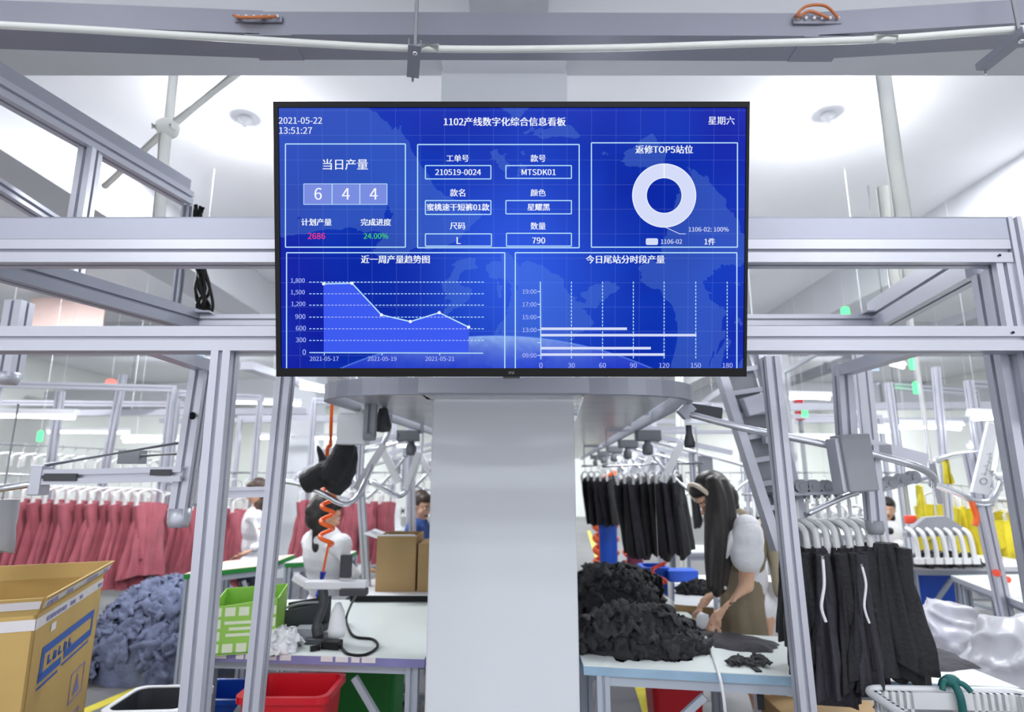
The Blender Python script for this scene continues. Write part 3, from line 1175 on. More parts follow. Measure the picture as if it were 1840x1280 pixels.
# ================================================================== overhead trunking, conduit, hangers
tr = thing('cable_trunking', 'grey metal cable trunking slung across the top above the display', 'cable trunking', (0, 1.75, 2.9))


def tpt(px, py, z):
    return PZ(px, py, z)


TZ = 3.065
Tq = [tpt(-160, -6, TZ), tpt(470, 19, TZ), tpt(1466, 22, TZ), tpt(2000, -12, TZ)]
Tq[0] = Tq[1] + (Tq[0] - Tq[1]) * 3
Tq[3] = Tq[2] + (Tq[3] - Tq[2]) * 3
for i in range(3):
    a, b = Tq[i], Tq[i + 1]
    off = V(0, 0.0625, -0.045 - (0.004 if i == 1 else 0))
    m = MB(); m.bar(a + off, b + off, 0.125, 0.09); m.build('trunking_length', TRUNKM, tr)
for a in (Tq[1], Tq[2]):
    m = MB(); m.box(a + V(0.03, 0.0625, -0.0955), (0.16, 0.125, 0.004)); m.build('joint_plate', TRUNKM, tr)


def terminals(px0, px1, py, up):
    a, b = PZ(px0, py, TZ - 0.04), PZ(px1, py, TZ - 0.04)
    a.y -= 0.004; b.y -= 0.004
    t = MB()
    t.bar(a, b, 0.006, 0.026)
    o = t.build('terminal_plate', TRUNKM, tr)
    t = MB()
    for k in range(6):
        q = a.lerp(b, (k + 0.5) / 6)
        t.ball(q + V(0, -0.008, 0.004), 0.006, None, 8)
    t.build('terminal', WPLAST, tr)
    t = MB()
    mid = (a + b) / 2
    t.tube(smooth_path([a + V(0.0, -0.012, 0.004), a.lerp(b, 0.2) + V(0, -0.03, 0.03 * up), a.lerp(b, 0.6) + V(0, -0.03, 0.032 * up), b.lerp(a, 0.1) + V(0, -0.012, 0)], 6), 0.005, 8)
    t.tube(smooth_path([a + V(0.01, -0.012, 0.0), a.lerp(b, 0.3) + V(0, -0.02, 0.02 * up), b.lerp(a, 0.3) + V(0, -0.012, 0)], 6), 0.005, 8)
    t.build('orange_wires', COPPER, tr)


terminals(424, 508, 36, -0.6)
terminals(1424, 1510, 39, 1)

cq = [(-150, 38), (0, 45), (380, 67), (740, 87), (1060, 87), (1330, 79), (1590, 70), (1840, 52), (1990, 42)]
path = [PZ(a, b, 2.9) for a, b in cq]
path[0] = path[1] + (path[0] - path[1]) * 6
path[-1] = path[-2] + (path[-1] - path[-2]) * 6
m = MB(); m.tube(smooth_path(path, 4), 0.0115, 12)
cd_ = thing('conduit_pipe', 'thin white conduit running beneath the grey cable trunking', 'pipe', PZ(920, 87, 2.9))
m.build('pipe', PIPEW, cd_)
for a in (PZ(770, 87, 2.9), PZ(1590, 70, 2.9)):
    m = MB(); m.cyl(a + V(-0.035, 0, 0), a + V(0.035, 0, 0), 0.0145, 14); m.build('coupling', PIPEW, cd_)


def drop_channel(pa, pb, rod, label):
    o = thing('channel_bracket', label, 'bracket', pa)
    d = (pb - pa).normalized()
    t = MB()
    t.sweep(pa - d * 0.02, pb + d * 0.01, [(-0.021, -0.012), (0.021, -0.012), (0.021, 0.012), (0.017, 0.012), (0.017, -0.008), (-0.017, -0.008), (-0.017, 0.012), (-0.021, 0.012)])
    t.build('channel', TRUNKM, o)
    t = MB(); t.cyl(pa + V(0, 0.01, -0.02), V(pa.x, pa.y + 0.01, rod), 0.006, 8); t.build('threaded_rod', GREYP, o)
    t = MB(); t.cyl(pb + V(0, 0, -0.035), pb + V(0, 0, 0.02), 0.004, 8); t.ball(pa + V(0, 0.01, -0.014), 0.009, None, 8); t.build('nut_and_bolt', STEEL, o)


drop_channel(PZ(745, 84, 2.862), PZ(742, 131, 2.862), CEIL_Z, 'small grey channel bracket on a rod above the display')
drop_channel(PZ(1838, 62, 2.86), PZ(1768, 118, 2.86), CEIL_Z, 'slanting grey channel bracket at the top right corner')

# white pipes
PY = 2.75
vp = P(1600, 230, PY)
vz = P(1645, 545, PY).z
o = thing('drain_pipe', 'tall white vertical pipe behind the frame, right of the display', 'pipe', (vp.x, PY, vz))
m = MB(); m.cyl((vp.x, PY, vz), (vp.x, PY, CEIL_Z), 0.04, 18); m.build('pipe', PIPEW, o)
m = MB(); m.cyl((vp.x, PY, 2.62), (vp.x, PY, 2.68), 0.045, 18); m.build('collar', PIPEW, o)
m = MB(); m.cyl((vp.x - 0.05, PY + .05, vz), (vp.x - 0.05, PY + .05, 2.95), 0.028, 12); m.build('side_pipe', PIPEW, o)

hub = P(302, 231, 2.7)
o = thing('pipe_cross', 'white pipes meeting at a round joint, upper left of the display', 'pipe', hub)
m = MB(); m.cyl(P(303, 222, 2.7), P(303, 222, 2.7) + (P(313, 125, 2.72) - P(303, 222, 2.7)) * ((CEIL_Z - P(303, 222, 2.7).z) / (P(313, 125, 2.72).z - P(303, 222, 2.7).z)), 0.022, 12); m.build('upper_pipe', PIPEW, o)
m = MB(); m.cyl(P(297, 240, 2.7), P(285, 400, 2.68), 0.03, 14); m.cyl(P(293, 300, 2.69), P(291, 330, 2.69), 0.04, 14); m.build('lower_pipe', PIPEW, o)
m = MB(); m.cyl(P(430, 128, 2.6), P(310, 224, 2.7), 0.02, 12); m.build('slanting_pipe', PIPEW, o)
m = MB(); m.cyl(P(293, 238, 2.7), P(188, 335, 3.1), 0.018, 12); m.build('slanting_pipe', PIPEW, o)
m = MB(); m.ball(hub, (0.058, 0.058, 0.05), None, 20); m.build('joint', PIPEW, o)
for a in (-1, 1):
    m = MB(); m.cyl(hub + V(a * 0.04, -0.03, -0.01), hub + V(a * 0.058, -0.042, -0.012), 0.018, 10); m.build('plug', PIPEW, o)

# ================================================================== oval overhead conveyor loop around the pillar
lz = 1.80
cxL = P(905, 690, 2.0).x
LW = 0.71
lp = thing('overhead_conveyor', 'long oval grey overhead conveyor loop running back around the pillar', 'conveyor', (cxL, 2.0, lz))
outer = []
YB = 13.0
sk = 0.075          # the line runs back slightly to the right, as the aisle does
r = 0.34
for k in range(9):
    a = PI + PI / 2 * k / 8
    outer.append(V(-LW + r + r * math.cos(a), 2.05 + r * 0.75 + r * 0.75 * math.sin(a), 0))
for k in range(9):
    a = 1.5 * PI + PI / 2 * k / 8
    outer.append(V(LW - r + r * math.cos(a), 2.05 + r * 0.75 + r * 0.75 * math.sin(a), 0))
outer = [V(-LW, YB, 0)] + outer + [V(LW, YB, 0)]
outer = [V(cxL + q.x + (q.y - 2.05) * sk, q.y, lz) for q in outer]
m = MB()
n = len(outer)
prof4 = [(-0.012, -0.03), (0.012, -0.03), (0.012, 0.03), (-0.012, 0.03)]
ring = []
for i, q in enumerate(outer):
    t = (outer[min(i + 1, n - 1)] - outer[max(i - 1, 0)]).normalized()
    s_ = t.cross(V(0, 0, 1)).normalized()
    ring.append([q + s_ * a + V(0, 0, b) for a, b in prof4])
vs = [v for rr in ring for v in rr]
fs = []
for i in range(n - 1):
    for k in range(4):
        fs.append((i * 4 + k, i * 4 + (k + 1) % 4, (i + 1) * 4 + (k + 1) % 4, (i + 1) * 4 + k))
m.add(vs, fs)
m.build('outer_rail', ALU_D, lp)
inner = [V(cxL + (q.x - cxL - (q.y - 2.05) * sk) * 0.93 + (q.y - 2.05) * sk, q.y + (0.04 if q.y < 3 else 0), lz + 0.0) for q in outer]
PANEL = mat('conveyor_underside', (205, 207, 212), 0.25, 0.35, 0.08, 5)
m = MB()
half = n // 2
Lp = [q for q in inner[:half]]
Rp = [q for q in inner[half:]][::-1]
vs = []
for a, b in zip(Lp, Rp):
    vs += [a + V(0, 0, 0.0), b, a + V(0, 0, 0.012), b + V(0, 0, 0.012)]
fs = []
for i in range(len(Lp) - 1):
    a = i * 4
    fs += [(a, a + 4, a + 5, a + 1), (a + 2, a + 3, a + 7, a + 6)]
# leave the hole the pillar passes through: split the panel into three strips instead
m = MB()
for xa_, xb_, ya_, yb_ in ((-0.66, PXL - cxL - 0.02, 2.2, YB), (PXR - cxL + 0.02, 0.66, 2.2, YB), (PXL - cxL - 0.02, PXR - cxL + 0.02, 2.08, 2.43), (PXL - cxL - 0.02, PXR - cxL + 0.02, 3.1, YB)):
    s0 = 0 if ya_ < 2.2 else 0
    q = [V(cxL + xa_ + (yy - 2.05) * sk * (0 if yy < 3.2 else 1), yy, lz) for yy in (ya_, yb_)] + [V(cxL + xb_ + (yy - 2.05) * sk * (0 if yy < 3.2 else 1), yy, lz) for yy in (yb_, ya_)]
    m.prism(q, (0, 0, 0.012))
m.build('underside_panel', PANEL, lp)
m = MB()
for yy in [2.35, 3.15] + [3.9 + k * 0.9 for k in range(10)]:
    m.bar(V(cxL - 0.68 + (yy - 2.05) * sk, yy, lz + 0.02), V(cxL + 0.68 + (yy - 2.05) * sk, yy, lz + 0.02), 0.04, 0.03)
m.build('cross_bar', ALU_D, lp)
m = MB(); m.span((cxL - 0.3, 2.03, lz - 0.026), (cxL + 0.3, 2.05, lz + 0.028)); m.build('front_joint_plate', ALU, lp)
m = MB()
for yy in (4.5, 7.5, 10.5):
    for sx in (-1, 1):
        m.cyl(V(cxL + sx * 0.58 + (yy - 2.05) * sk, yy, lz), V(cxL + sx * 0.58 + (yy - 2.05) * sk, yy, CEIL_Z), 0.012, 8)
m.build('suspension_rod', GREYP, lp)


# ================================================================== lamps over the lines
def line_lamp(c, L_, ang, label, group='line lamps over the far work rows', drop=None, tube_r=0.022):
    c = Vector(c)
    o = thing('linear_lamp', label, 'lamp', c, group)
    d = V(math.cos(ang), math.sin(ang), 0)
    m = MB(); m.sweep(c - d * L_ / 2, c + d * L_ / 2, [(-0.05, 0.0), (0.05, 0.0), (0.03, 0.05), (-0.03, 0.05)]); m.build('housing', WHITE, o)
    m = MB(); m.tube([c - d * (L_ / 2 - 0.02) + V(0, 0, -0.02), c + d * (L_ / 2 - 0.02) + V(0, 0, -0.02)], tube_r, 8); m.build('tube', GLOWW, o)
    top = CEIL_Z if drop is None else drop
    for s_ in (-0.35, 0.35):
        m = MB(); m.cyl(c + d * L_ * s_ + V(0, 0, 0.05), c + d * L_ * s_ + V(0, 0, top - c.z), 0.0012, 6); m.build('suspension_rod', WHITE, o)
    return o


LAMPS = [  # pixel of the lamp's middle, distance, length, angle, words
    (30, 745, 5.2, 1.0, 0.1, 'glowing tube lamp at the far left edge above the red garments'),
    (590, 702, 6.5, 0.9, 1.2, 'glowing tube lamp beside the corner of the conveyor loop, left of the pillar'),
    (455, 722, 7.5, 1.2, 0.2, 'glowing tube lamp seen between the two left uprights'),
    (300, 790, 7.2, 1.0, 0.15, 'glowing tube lamp above the middle of the red garments'),
    (540, 785, 9.0, 1.2, 0.2, 'glowing tube lamp over the benches right of the second left upright'),
    (725, 800, 10.0, 1.2, 1.3, 'glowing tube lamp close to the left side of the pillar'),
    (1668, 765, 5.6, 0.75, 0.2, 'glowing tube lamp above the yellow garments'),
    (1790, 748, 4.6, 0.5, 0.25, 'glowing tube lamp just left of the right frame leg'),
    (1575, 772, 6.2, 0.55, 0.3, 'glowing tube lamp behind the hanging control box'),
    (1470, 787, 7.6, 0.9, 0.2, 'glowing tube lamp between the two right uprights'),
    (1455, 712, 6.6, 0.5, 0.1, 'short glowing tube lamp high between the two right uprights'),
    (1612, 655, 7.5, 0.35, 0.6, 'short glowing tube lamp near the high green indicator'),
    (1290, 735, 9.0, 0.8, 0.3, 'glowing tube lamp under the right corner of the display'),
    (1225, 800, 10.5, 1.0, 0.9, 'glowing tube lamp above the black trousers'),
    (1120, 820, 11.5, 1.2, 1.2, 'glowing tube lamp in the aisle right of the pillar'),
    (1790, 800, 8.5, 1.0, 0.2, 'glowing tube lamp low behind the printed white panel'),
    (160, 775, 9.5, 1.2, 0.2, 'glowing tube lamp far back between red garments and duct'),
]
for px, py, Y, L_, an, lab in LAMPS:
    line_lamp(P(px, py, Y), L_, an, lab)
# unseen lamps added outside the view to brighten the near work rows
for k, (x, y) in enumerate([(-3.4, 1.6), (3.9, 1.2), (-5.6, 3.2), (6.4, 3.4)]):
    line_lamp((x, y, 3.0), 1.4, 1.5, ['line lamp above the left walkway outside the window of beams', 'line lamp above the right walkway outside the window of beams',
                                   'line lamp over the far left bench row', 'line lamp over the far right bench row'][k])
# fill lights without fixtures, added under the ceiling to brighten the hall
for (x, y, pw) in [(-5.5, 6, 150), (0.8, 5.4, 100), (6.2, 6, 150), (-6, 11.5, 190), (1.5, 11.5, 190), (7, 11.5, 190), (1.0, 18, 190), (-6.5, 18, 180), (8.5, 18, 180), (-2.2, 4.2, 55), (2.9, 4.0, 55)]:
    area_lamp('ceiling_luminaire_light', (x, y, CEIL_Z - 0.02), 1.2, 0.3, pw)

# ================================================================== hangers and garments
GROUPH = 'white plastic hangers on the rails'


def hanger_mesh():
    """hook, trolley wheel, bowed arm and two clips; hangs from its origin, spread along x"""
    h = MB()
    h.tube(smooth_path([V(0, 0, 0.012), V(0.012, 0, 0.004), V(0.012, 0, -0.012), V(0, 0, -0.03), V(0, 0, -0.07)], 4), 0.004, 6)
    return h


def make_hanger(label, group):
    o = thing('clip_hanger', label, 'hanger', (0, 0, 0), group)
    hanger_mesh().build('hook', STEEL, o)
    m = MB(); m.tube(smooth_path([V(-0.11, 0, -0.115), V(-0.07, 0, -0.085), V(0, 0, -0.07), V(0.07, 0, -0.085), V(0.11, 0, -0.115)], 5), 0.0085, 8); m.build('arm', HANGP, o)
    for s_ in (-1, 1):
        m = MB(); m.box((s_ * 0.1, 0, -0.145), (0.022, 0.022, 0.075)); m.cyl((s_ * 0.1, -0.014, -0.135), (s_ * 0.1, 0.014, -0.135), 0.008, 8); m.build('clip', HANGP, o, 0.003)
    o['group'] = group
    return reg(o)


def make_big_hanger():
    """the long white carrier of the near rail: head, drooping arm, gripping jaw"""
    o = thing('garment_carrier', 'x', 'hanger', (0, 0, 0), 'white garment carriers on the near right rail')
    m = MB(); m.cyl((0, -0.008, 0.0), (0, 0.008, 0.0), 0.014, 14); m.build('wheel', GREYP, o)
    m = MB(); m.tube(smooth_path([V(0, 0, -0.012), V(0, 0, -0.06), V(0, 0, -0.1)], 3), 0.007, 8); m.build('stem', HANGP, o)
    for s_ in (-1, 1):
        m = MB(); m.tube(smooth_path([V(0, 0, -0.1), V(0.02 * s_, -0.035, -0.098), V(0.035 * s_, -0.08, -0.12), V(0.04 * s_, -0.09, -0.17), V(0.04 * s_, -0.09, -0.23)], 6), [0.012] * 18 + [0.013] * 7, 8); m.build('arm', HANGP, o)
        m = MB(); m.box((0.04 * s_, -0.09, -0.225), (0.026, 0.022, 0.05)); m.build('jaw', HANGP, o, 0.004)
    return reg(o)


def shorts_mesh(seed, m_=0):
    g = MB()
    drape(g, (0, 0, 0), 0.24, 0.27, 0.05, 0.07, 0.2, seed, 26, 6, 0.008, 6, m_)
    drape(g, (-0.068, 0, -0.17), 0.13, 0.15, 0.06, 0.085, 0.4, seed + 1, 20, 8, 0.012, 4, m_, hem=0.01)
    drape(g, (0.068, 0, -0.17), 0.13, 0.15, 0.06, 0.085, 0.4, seed + 2, 20, 8, 0.012, 4, m_, hem=0.01)
    return g


def top_mesh(seed, L_=0.62, m_=0):
    g = MB()
    drape(g, (0, 0, 0), 0.24, 0.4, 0.05, 0.09, L_, seed, 56, 12, 0.038, 7, m_, shoulder=0.7)
    for s_ in (-1, 1):
        R_ = Matrix.Rotation(s_ * 0.22, 3, 'Y')
        drape(g, (s_ * 0.13, 0, -0.015), 0.1, 0.13, 0.05, 0.08, 0.3 + 0.1 * (seed % 3), seed + 5 + s_, 18, 6, 0.01, 4, m_, R_)
    return g


# ---- red garments on the left rails -----------------------------------------
red_protos = []
for k in range(4):
    o = top_mesh(20 + k * 3, 0.66 + 0.03 * k).build('red_garment', REDF if k % 2 == 0 else REDF2)
    red_protos.append(o)
hang0 = make_hanger('x', GROUPH)
USED = {'hang': False}
red_used = [False] * 4


def put_hanger(p, rz, label, sc=1.0):
    if not USED['hang']:
        USED['hang'] = True
        hang0.location = p
        hang0.rotation_euler = (0, 0, rz)
        hang0['label'] = label
        hang0.scale = (sc,) * 3
        return hang0
    return dup(hang0, p, rz, label, GROUPH, sc)


def put(o, used, i, p, rz, label, cat, group, sc=1.0):
    if not used[i]:
        used[i] = True
        o.location, o.rotation_euler, o.scale = p, (0, 0, rz), (sc if isinstance(sc, tuple) else (sc,) * 3)
        tag(o, label, cat, group)
        return o
    return dup(o, p, rz, label, group, sc)


# origins of single-mesh garments sit at the hem: shift them so that they hang from their top
for o in red_protos:
    top_z = max(v.co.z for v in o.data.vertices)
    o.data.transform(Matrix.Translation((0, 0, -top_z)))


def rail(name, p0, p1, r, label, posts=True, group=None, foot=0.0, hold='conveyor'):
    """a horizontal steel hanging rail on two posts"""
    p0, p1 = Vector(p0), Vector(p1)
    o = thing(name, label, 'rail', (p0 + p1) / 2, group)
    m = MB(); m.cyl(p0, p1, r, 10); m.build('tube', STEEL, o)
    if posts:
        for t in (0.02, 0.98):
            q = p0.lerp(p1, t) + V(0, 0.12, 0)
            m = MB(); m.prof((q.x, q.y, foot), (q.x, q.y, 2.3), 0.05, 0.05, (0, 1, 0)); m.build('post', ALU, o)
            m = MB(); m.bar(q, q + V(0, -0.13, 0), 0.03, 0.03); m.build('arm', ALU, o)
        a, b = p0.lerp(p1, 0.02), p0.lerp(p1, 0.98)
        m = MB(); m.prof(V(a.x, a.y + 0.12, 2.27), V(b.x, b.y + 0.12, 2.27), 0.05, 0.06); m.build('top_beam', ALU, o)
    else:
        # carried by arms from the conveyor's edge or from the gantry's back beam
        for t in (0.05, 0.95):
            q = p0.lerp(p1, t)
            zz = lz - .012 if hold == 'conveyor' else ZR - .03
            m = MB(); m.cyl(q, V(q.x, q.y, zz), 0.006, 8); m.build('drop_rod', ALU, o)
            e = V(cxL + .71 + (q.y - 2.05) * sk, q.y, zz) if hold == 'conveyor' else V(q.x * .9, 2.53, zz)
            m = MB(); m.bar(V(q.x, q.y, zz), e, .02, .02); m.build('support_arm', ALU, o)
    return o


rnd = random.Random(11)
ra, rb = P(-60, 850, 5.0), P(283, 862, 5.3)
rail('hanging_rail', ra, rb, 0.014, 'steel hanging rail that carries the long row of red garments at the far left')
n = 17
for i in range(n):
    t = (i + 0.5) / n
    q = ra.lerp(rb, t)
    put_hanger(q, 1.15 + rnd.uniform(-.1, .1), 'white clip hanger on the far left red garment rail, %s from its left end' % ORD[i], 1.25)
    put(red_protos[i % 4], red_used, i % 4, q + V(0, 0, -0.2), 1.2 + rnd.uniform(-.07, .07), 'red garment on the far left rail, %s from its left end' % ORD[i], 'garment', 'red garments on the far left rail', (.95 + rnd.uniform(-.1, .15), 1 + rnd.uniform(-.2, .2), 1.0 + rnd.uniform(-.12, .1)))
ra, rb = P(285, 868, 5.6), P(448, 880, 6.0)
rail('hanging_rail', ra, rb, 0.014, 'steel hanging rail of red garments behind the nearest left upright')
for i in range(9):
    q = ra.lerp(rb, (i + 0.5) / 9)
    put_hanger(q, 1.1 + rnd.uniform(-.1, .1), 'white clip hanger behind the nearest left upright, %s from its left end' % ORD[i], 1.2)
    put(red_protos[i % 4], red_used, i % 4, q + V(0, 0, -0.2), 1.15 + rnd.uniform(-.07, .07), 'red garment behind the nearest left upright, %s from its left end' % ORD[i], 'garment', 'red garments behind the nearest left upright', 1.0)
ra, rb = P(545, 866, 6.2), P(705, 872, 6.6)
rail('hanging_rail', ra, rb, 0.014, 'steel hanging rail of red garments behind the orange coiled hose')
for i in range(8):
    q = ra.lerp(rb, (i + 0.5) / 8)
    put_hanger(q, 1.0 + rnd.uniform(-.1, .1), 'white clip hanger behind the orange coiled hose, %s from its left end' % ORD[i], 1.1)
    if i not in (2, 5):
        put(red_protos[i % 4], red_used, i % 4, q + V(0, 0, -0.18), 1.0 + rnd.uniform(-.15, .15), 'red garment behind the orange coiled hose, %s place from the left end' % ORD[i], 'garment', 'red garments behind the orange hose', 0.85)

# high row of bare white hangers behind the far left red garments
ra, rb = P(-60, 795, 6.4), P(345, 815, 6.6)
rail('hanging_rail', ra, rb, 0.014, 'steel rail of bare white hangers above and behind the far left red garments')
for i in range(18):
    q = ra.lerp(rb, (i + 0.5) / 18)
    put_hanger(q, 1.2 + rnd.uniform(-.2, .2), 'bare white hanger above the far left red garments, %s from its left end' % ORD[i], 1.3)

# ---- yellow garments at the right --------------------------------------------
yel_protos = []
for k in range(3):
    o = top_mesh(60 + k * 3, 0.5 + 0.04 * k).build('yellow_garment', YELF)
    o.data.transform(Matrix.Translation((0, 0, -max(v.co.z for v in o.data.vertices))))
    yel_protos.append(o)
yel_used = [False] * 3
ra, rb = P(1668, 868, 5.2), P(1800, 880, 5.6)
rail('hanging_rail', ra + (ra - rb) * .25, rb, 0.014, 'steel hanging rail with yellow garments at the right')
for i in range(8):
    q = ra.lerp(rb, (i + 0.5) / 8)
    put_hanger(q, 1.9 + rnd.uniform(-.2, .2), 'white clip hanger of a yellow garment, %s from the left end of its rail' % ORD[i], 1.1)
    put(yel_protos[i % 3], yel_used, i % 3, q + V(0, 0, -0.18), 1.9 + rnd.uniform(-.3, .3), 'yellow garment on the right rail, %s from its left end' % ORD[i], 'garment', 'yellow garments on the right rail', 0.95)
ra, rb = P(1790, 900, 5.0), P(1925, 908, 5.2)
rail('hanging_rail', ra, rb, 0.014, 'steel hanging rail with yellow garments at the right edge', True)
for i in range(6):
    q = ra.lerp(rb, (i + 0.5) / 6)
    put_hanger(q, 1.9, 'white clip hanger of a yellow garment at the right edge, %s from the left' % ORD[i], 1.0)
    put(yel_protos[i % 3], yel_used, i % 3, q + V(0, 0, -0.16), 1.9 + rnd.uniform(-.3, .3), 'yellow garment at the right edge of the view, %s from the left' % ORD[i], 'garment', 'yellow garments at the right edge', 0.75)
for i, (px, py, Y, sc) in enumerate([(1698, 826, 4.02, 0.32), (1652, 872, 5.15, 0.45)]):
    put(yel_protos[i % 3], yel_used, i % 3, P(px, py, Y), 1.2, ['single yellow garment high above the curved steel rail', 'single small yellow garment beside the wheel row', 'narrow yellow garment hanging behind the second right upright'][i], 'garment', 'single yellow garments', sc)

# ---- black trousers right of the pillar ----------------------------------------
blk_protos = []
for k in range(4):
    g = shorts_mesh(90 + k * 4)
    o = g.build('black_trousers', BLACKF if k != 2 else BLACKF2)
    o.data.transform(Matrix.Translation((0, 0, -max(v.co.z for v in o.data.vertices))))
    blk_protos.append(o)
blk_used = [False] * 4
ra, rb = P(1108, 838, 4.1), P(1222, 832, 3.85)
rail('hanging_rail', ra + V(-.1, 0, 0), rb + V(.15, 0, 0), 0.012, 'steel hanging rail with black trousers right of the pillar', False)
hold = MB()
for i in range(8):
    q = ra.lerp(rb, (i + 0.5) / 8)
    put_hanger(q, 1.0 + rnd.uniform(-.1, .1), 'white clip hanger of black trousers right of the pillar, %s from the left' % ORD[i], 0.7)
    o = put(blk_protos[i % 4], blk_used, i % 4, q + V(0, 0, -0.1), 1.0 + rnd.uniform(-.2, .2), 'black trousers right of the pillar, %s from the left' % ORD[i], 'trousers', 'black trousers right of the pillar', 0.82 + 0.03 * (i % 3))
    o.rotation_euler.y = -0.22 - rnd.uniform(0, .1)
ra, rb = P(1046, 838, 6.6), P(1102, 836, 6.2)
rail('hanging_rail', ra, rb + V(.15, 0, 0), 0.012, 'short steel rail with black trousers far back beside the pillar', False)
for i in range(5):
    q = ra.lerp(rb, (i + 0.5) / 5)
    put_hanger(q, 1.0, 'white clip hanger far back beside the pillar, %s from the left' % ORD[i], 0.9)
    put(blk_protos[i % 4], blk_used, i % 4, q + V(0, 0, -0.13), 1.0 + rnd.uniform(-.2, .2), 'black trousers far back beside the pillar, %s from the left' % ORD[i], 'trousers', 'black trousers far back beside the pillar', 0.85)

# ---- near black garments on the right, over the table edge -----------------------
car0 = make_big_hanger()
ra, rb = P(1388, 880, 2.42), P(1536, 872, 2.3)
gb_protos = []
for k in range(3):
    g = MB()
    drape(g, (0, 0, 0), 0.14, 0.27, 0.06, 0.13, 0.4 + 0.05 * k, 130 + 4 * k, 52, 16, 0.026, 7, 0, shoulder=0.75, hem=0.035)
    R_ = Matrix.Rotation(0.1, 3, 'Y')
    drape(g, (0.075, -0.01, -0.015), 0.06, 0.11, 0.045, 0.08, 0.38 + 0.04 * k, 131 + 4 * k, 24, 10, 0.008, 4, 0, R_, hem=0.02)
    R_ = Matrix.Rotation(-0.1, 3, 'Y')
    drape(g, (-0.075, -0.01, -0.015), 0.06, 0.1, 0.045, 0.08, 0.36, 132 + 4 * k, 24, 10, 0.008, 4, 0, R_, hem=0.02)
    o = g.build('black_garment', BLACKF if k < 2 else BLACKF2)
    o.data.transform(Matrix.Translation((0, 0, -max(v.co.z for v in o.data.vertices))))
    gb_protos.append(o)
gb_used = [False] * 3
n = 8
first_car = True
for i in range(n):
    t = (i + 0.3) / n
    q = ra.lerp(rb, t)
    q.z -= 0.03
    lab = 'white garment carrier over the near black garments, %s from the left' % ORD[i]
    if first_car:
        first_car = False
        car0.location = q
        car0.rotation_euler = (0, 0, 0.5)
        car0['label'] = lab
    else:
        dup(car0, q, 0.5 + rnd.uniform(-.12, .12), lab)
    a = q + V(0.03, -0.085, -0.185)
    put(gb_protos[i % 3], gb_used, i % 3, a, [1.1, .6, 1.0, .4, .8, 1.2, .5, .3][i], 'black garment hung over the right table edge, %s from the left' % ORD[i], 'garment', 'black garments over the right table edge', [1.0, .92, 1.02, .9, 1.0, 0.95, 1.0, 1.0][i])
o = dup(gb_protos[1], P(1580, 975, 2.22), -0.5, 'large black garment at the right end of the hung row, with a rounded shoulder', None, (0.85, 1.1, 0.88))
o = dup(gb_protos[0], P(1416, 985, 2.5), 0.5, 'black garment hung left of the second right upright', None, (0.6, 0.8, 0.8))
m = MB(); m.tube(smooth_path([P(1478, 1000, 2.1), P(1481, 1050, 2.1), P(1476, 1090, 2.1), P(1484, 1118, 2.1)], 5), 0.005, 6)
tag(m.build('drawstring', WCLOTH), 'white drawstring dangling before the near black garments, the one next to the upright', 'drawstring')
m = MB(); m.tube(smooth_path([P(1548, 1015, 2.08), P(1556, 1050, 2.08), P(1553, 1090, 2.09), P(1562, 1120, 2.1)], 5), 0.004, 6)
tag(m.build('drawstring', WCLOTH), 'white drawstring dangling before the near black garments, the one farther from the upright', 'drawstring')

# ---- row of carriers without garments, right ----------------------------------------
rk = P(1682, 935, 4.4)
o = thing('carrier_plate', 'pale grey fan shaped plate above a row of empty clips at the right', 'hanger plate', rk)
m = MB(); m.prism([P(1630, 958, 4.4), P(1664, 930, 4.4), P(1700, 928, 4.4), P(1738, 952, 4.4), P(1738, 962, 4.4), P(1630, 966, 4.4)], (0, 0.05, 0)); m.build('plate', GREYP, o)
m = MB(); m.cyl(P(1683, 930, 4.42), V(P(1683, 930, 4.42).x, 4.42, CEIL_Z), 0.006, 8); m.build('stem', ALU, o)
for i in range(7):
    q = P(1636 + i * 16.5, 958, 4.38)
    tagn = 'white empty clip under the fan shaped plate, %s from the left' % ORD[i]
    m = MB()
    m.tube(smooth_path([q + V(0, 0.045, 0.03), q + V(0.01, -0.01, 0.0), q + V(0.02, -0.02, -0.08), q + V(0.022, -0.02, -0.17)], 5), 0.016, 8)
    m.box(q + V(0.022, -0.02, -0.19), (0.05, 0.04, 0.04))
    tag(m.build('empty_clip', HANGP), tagn, 'clip', 'empty clips under the fan shaped plate')

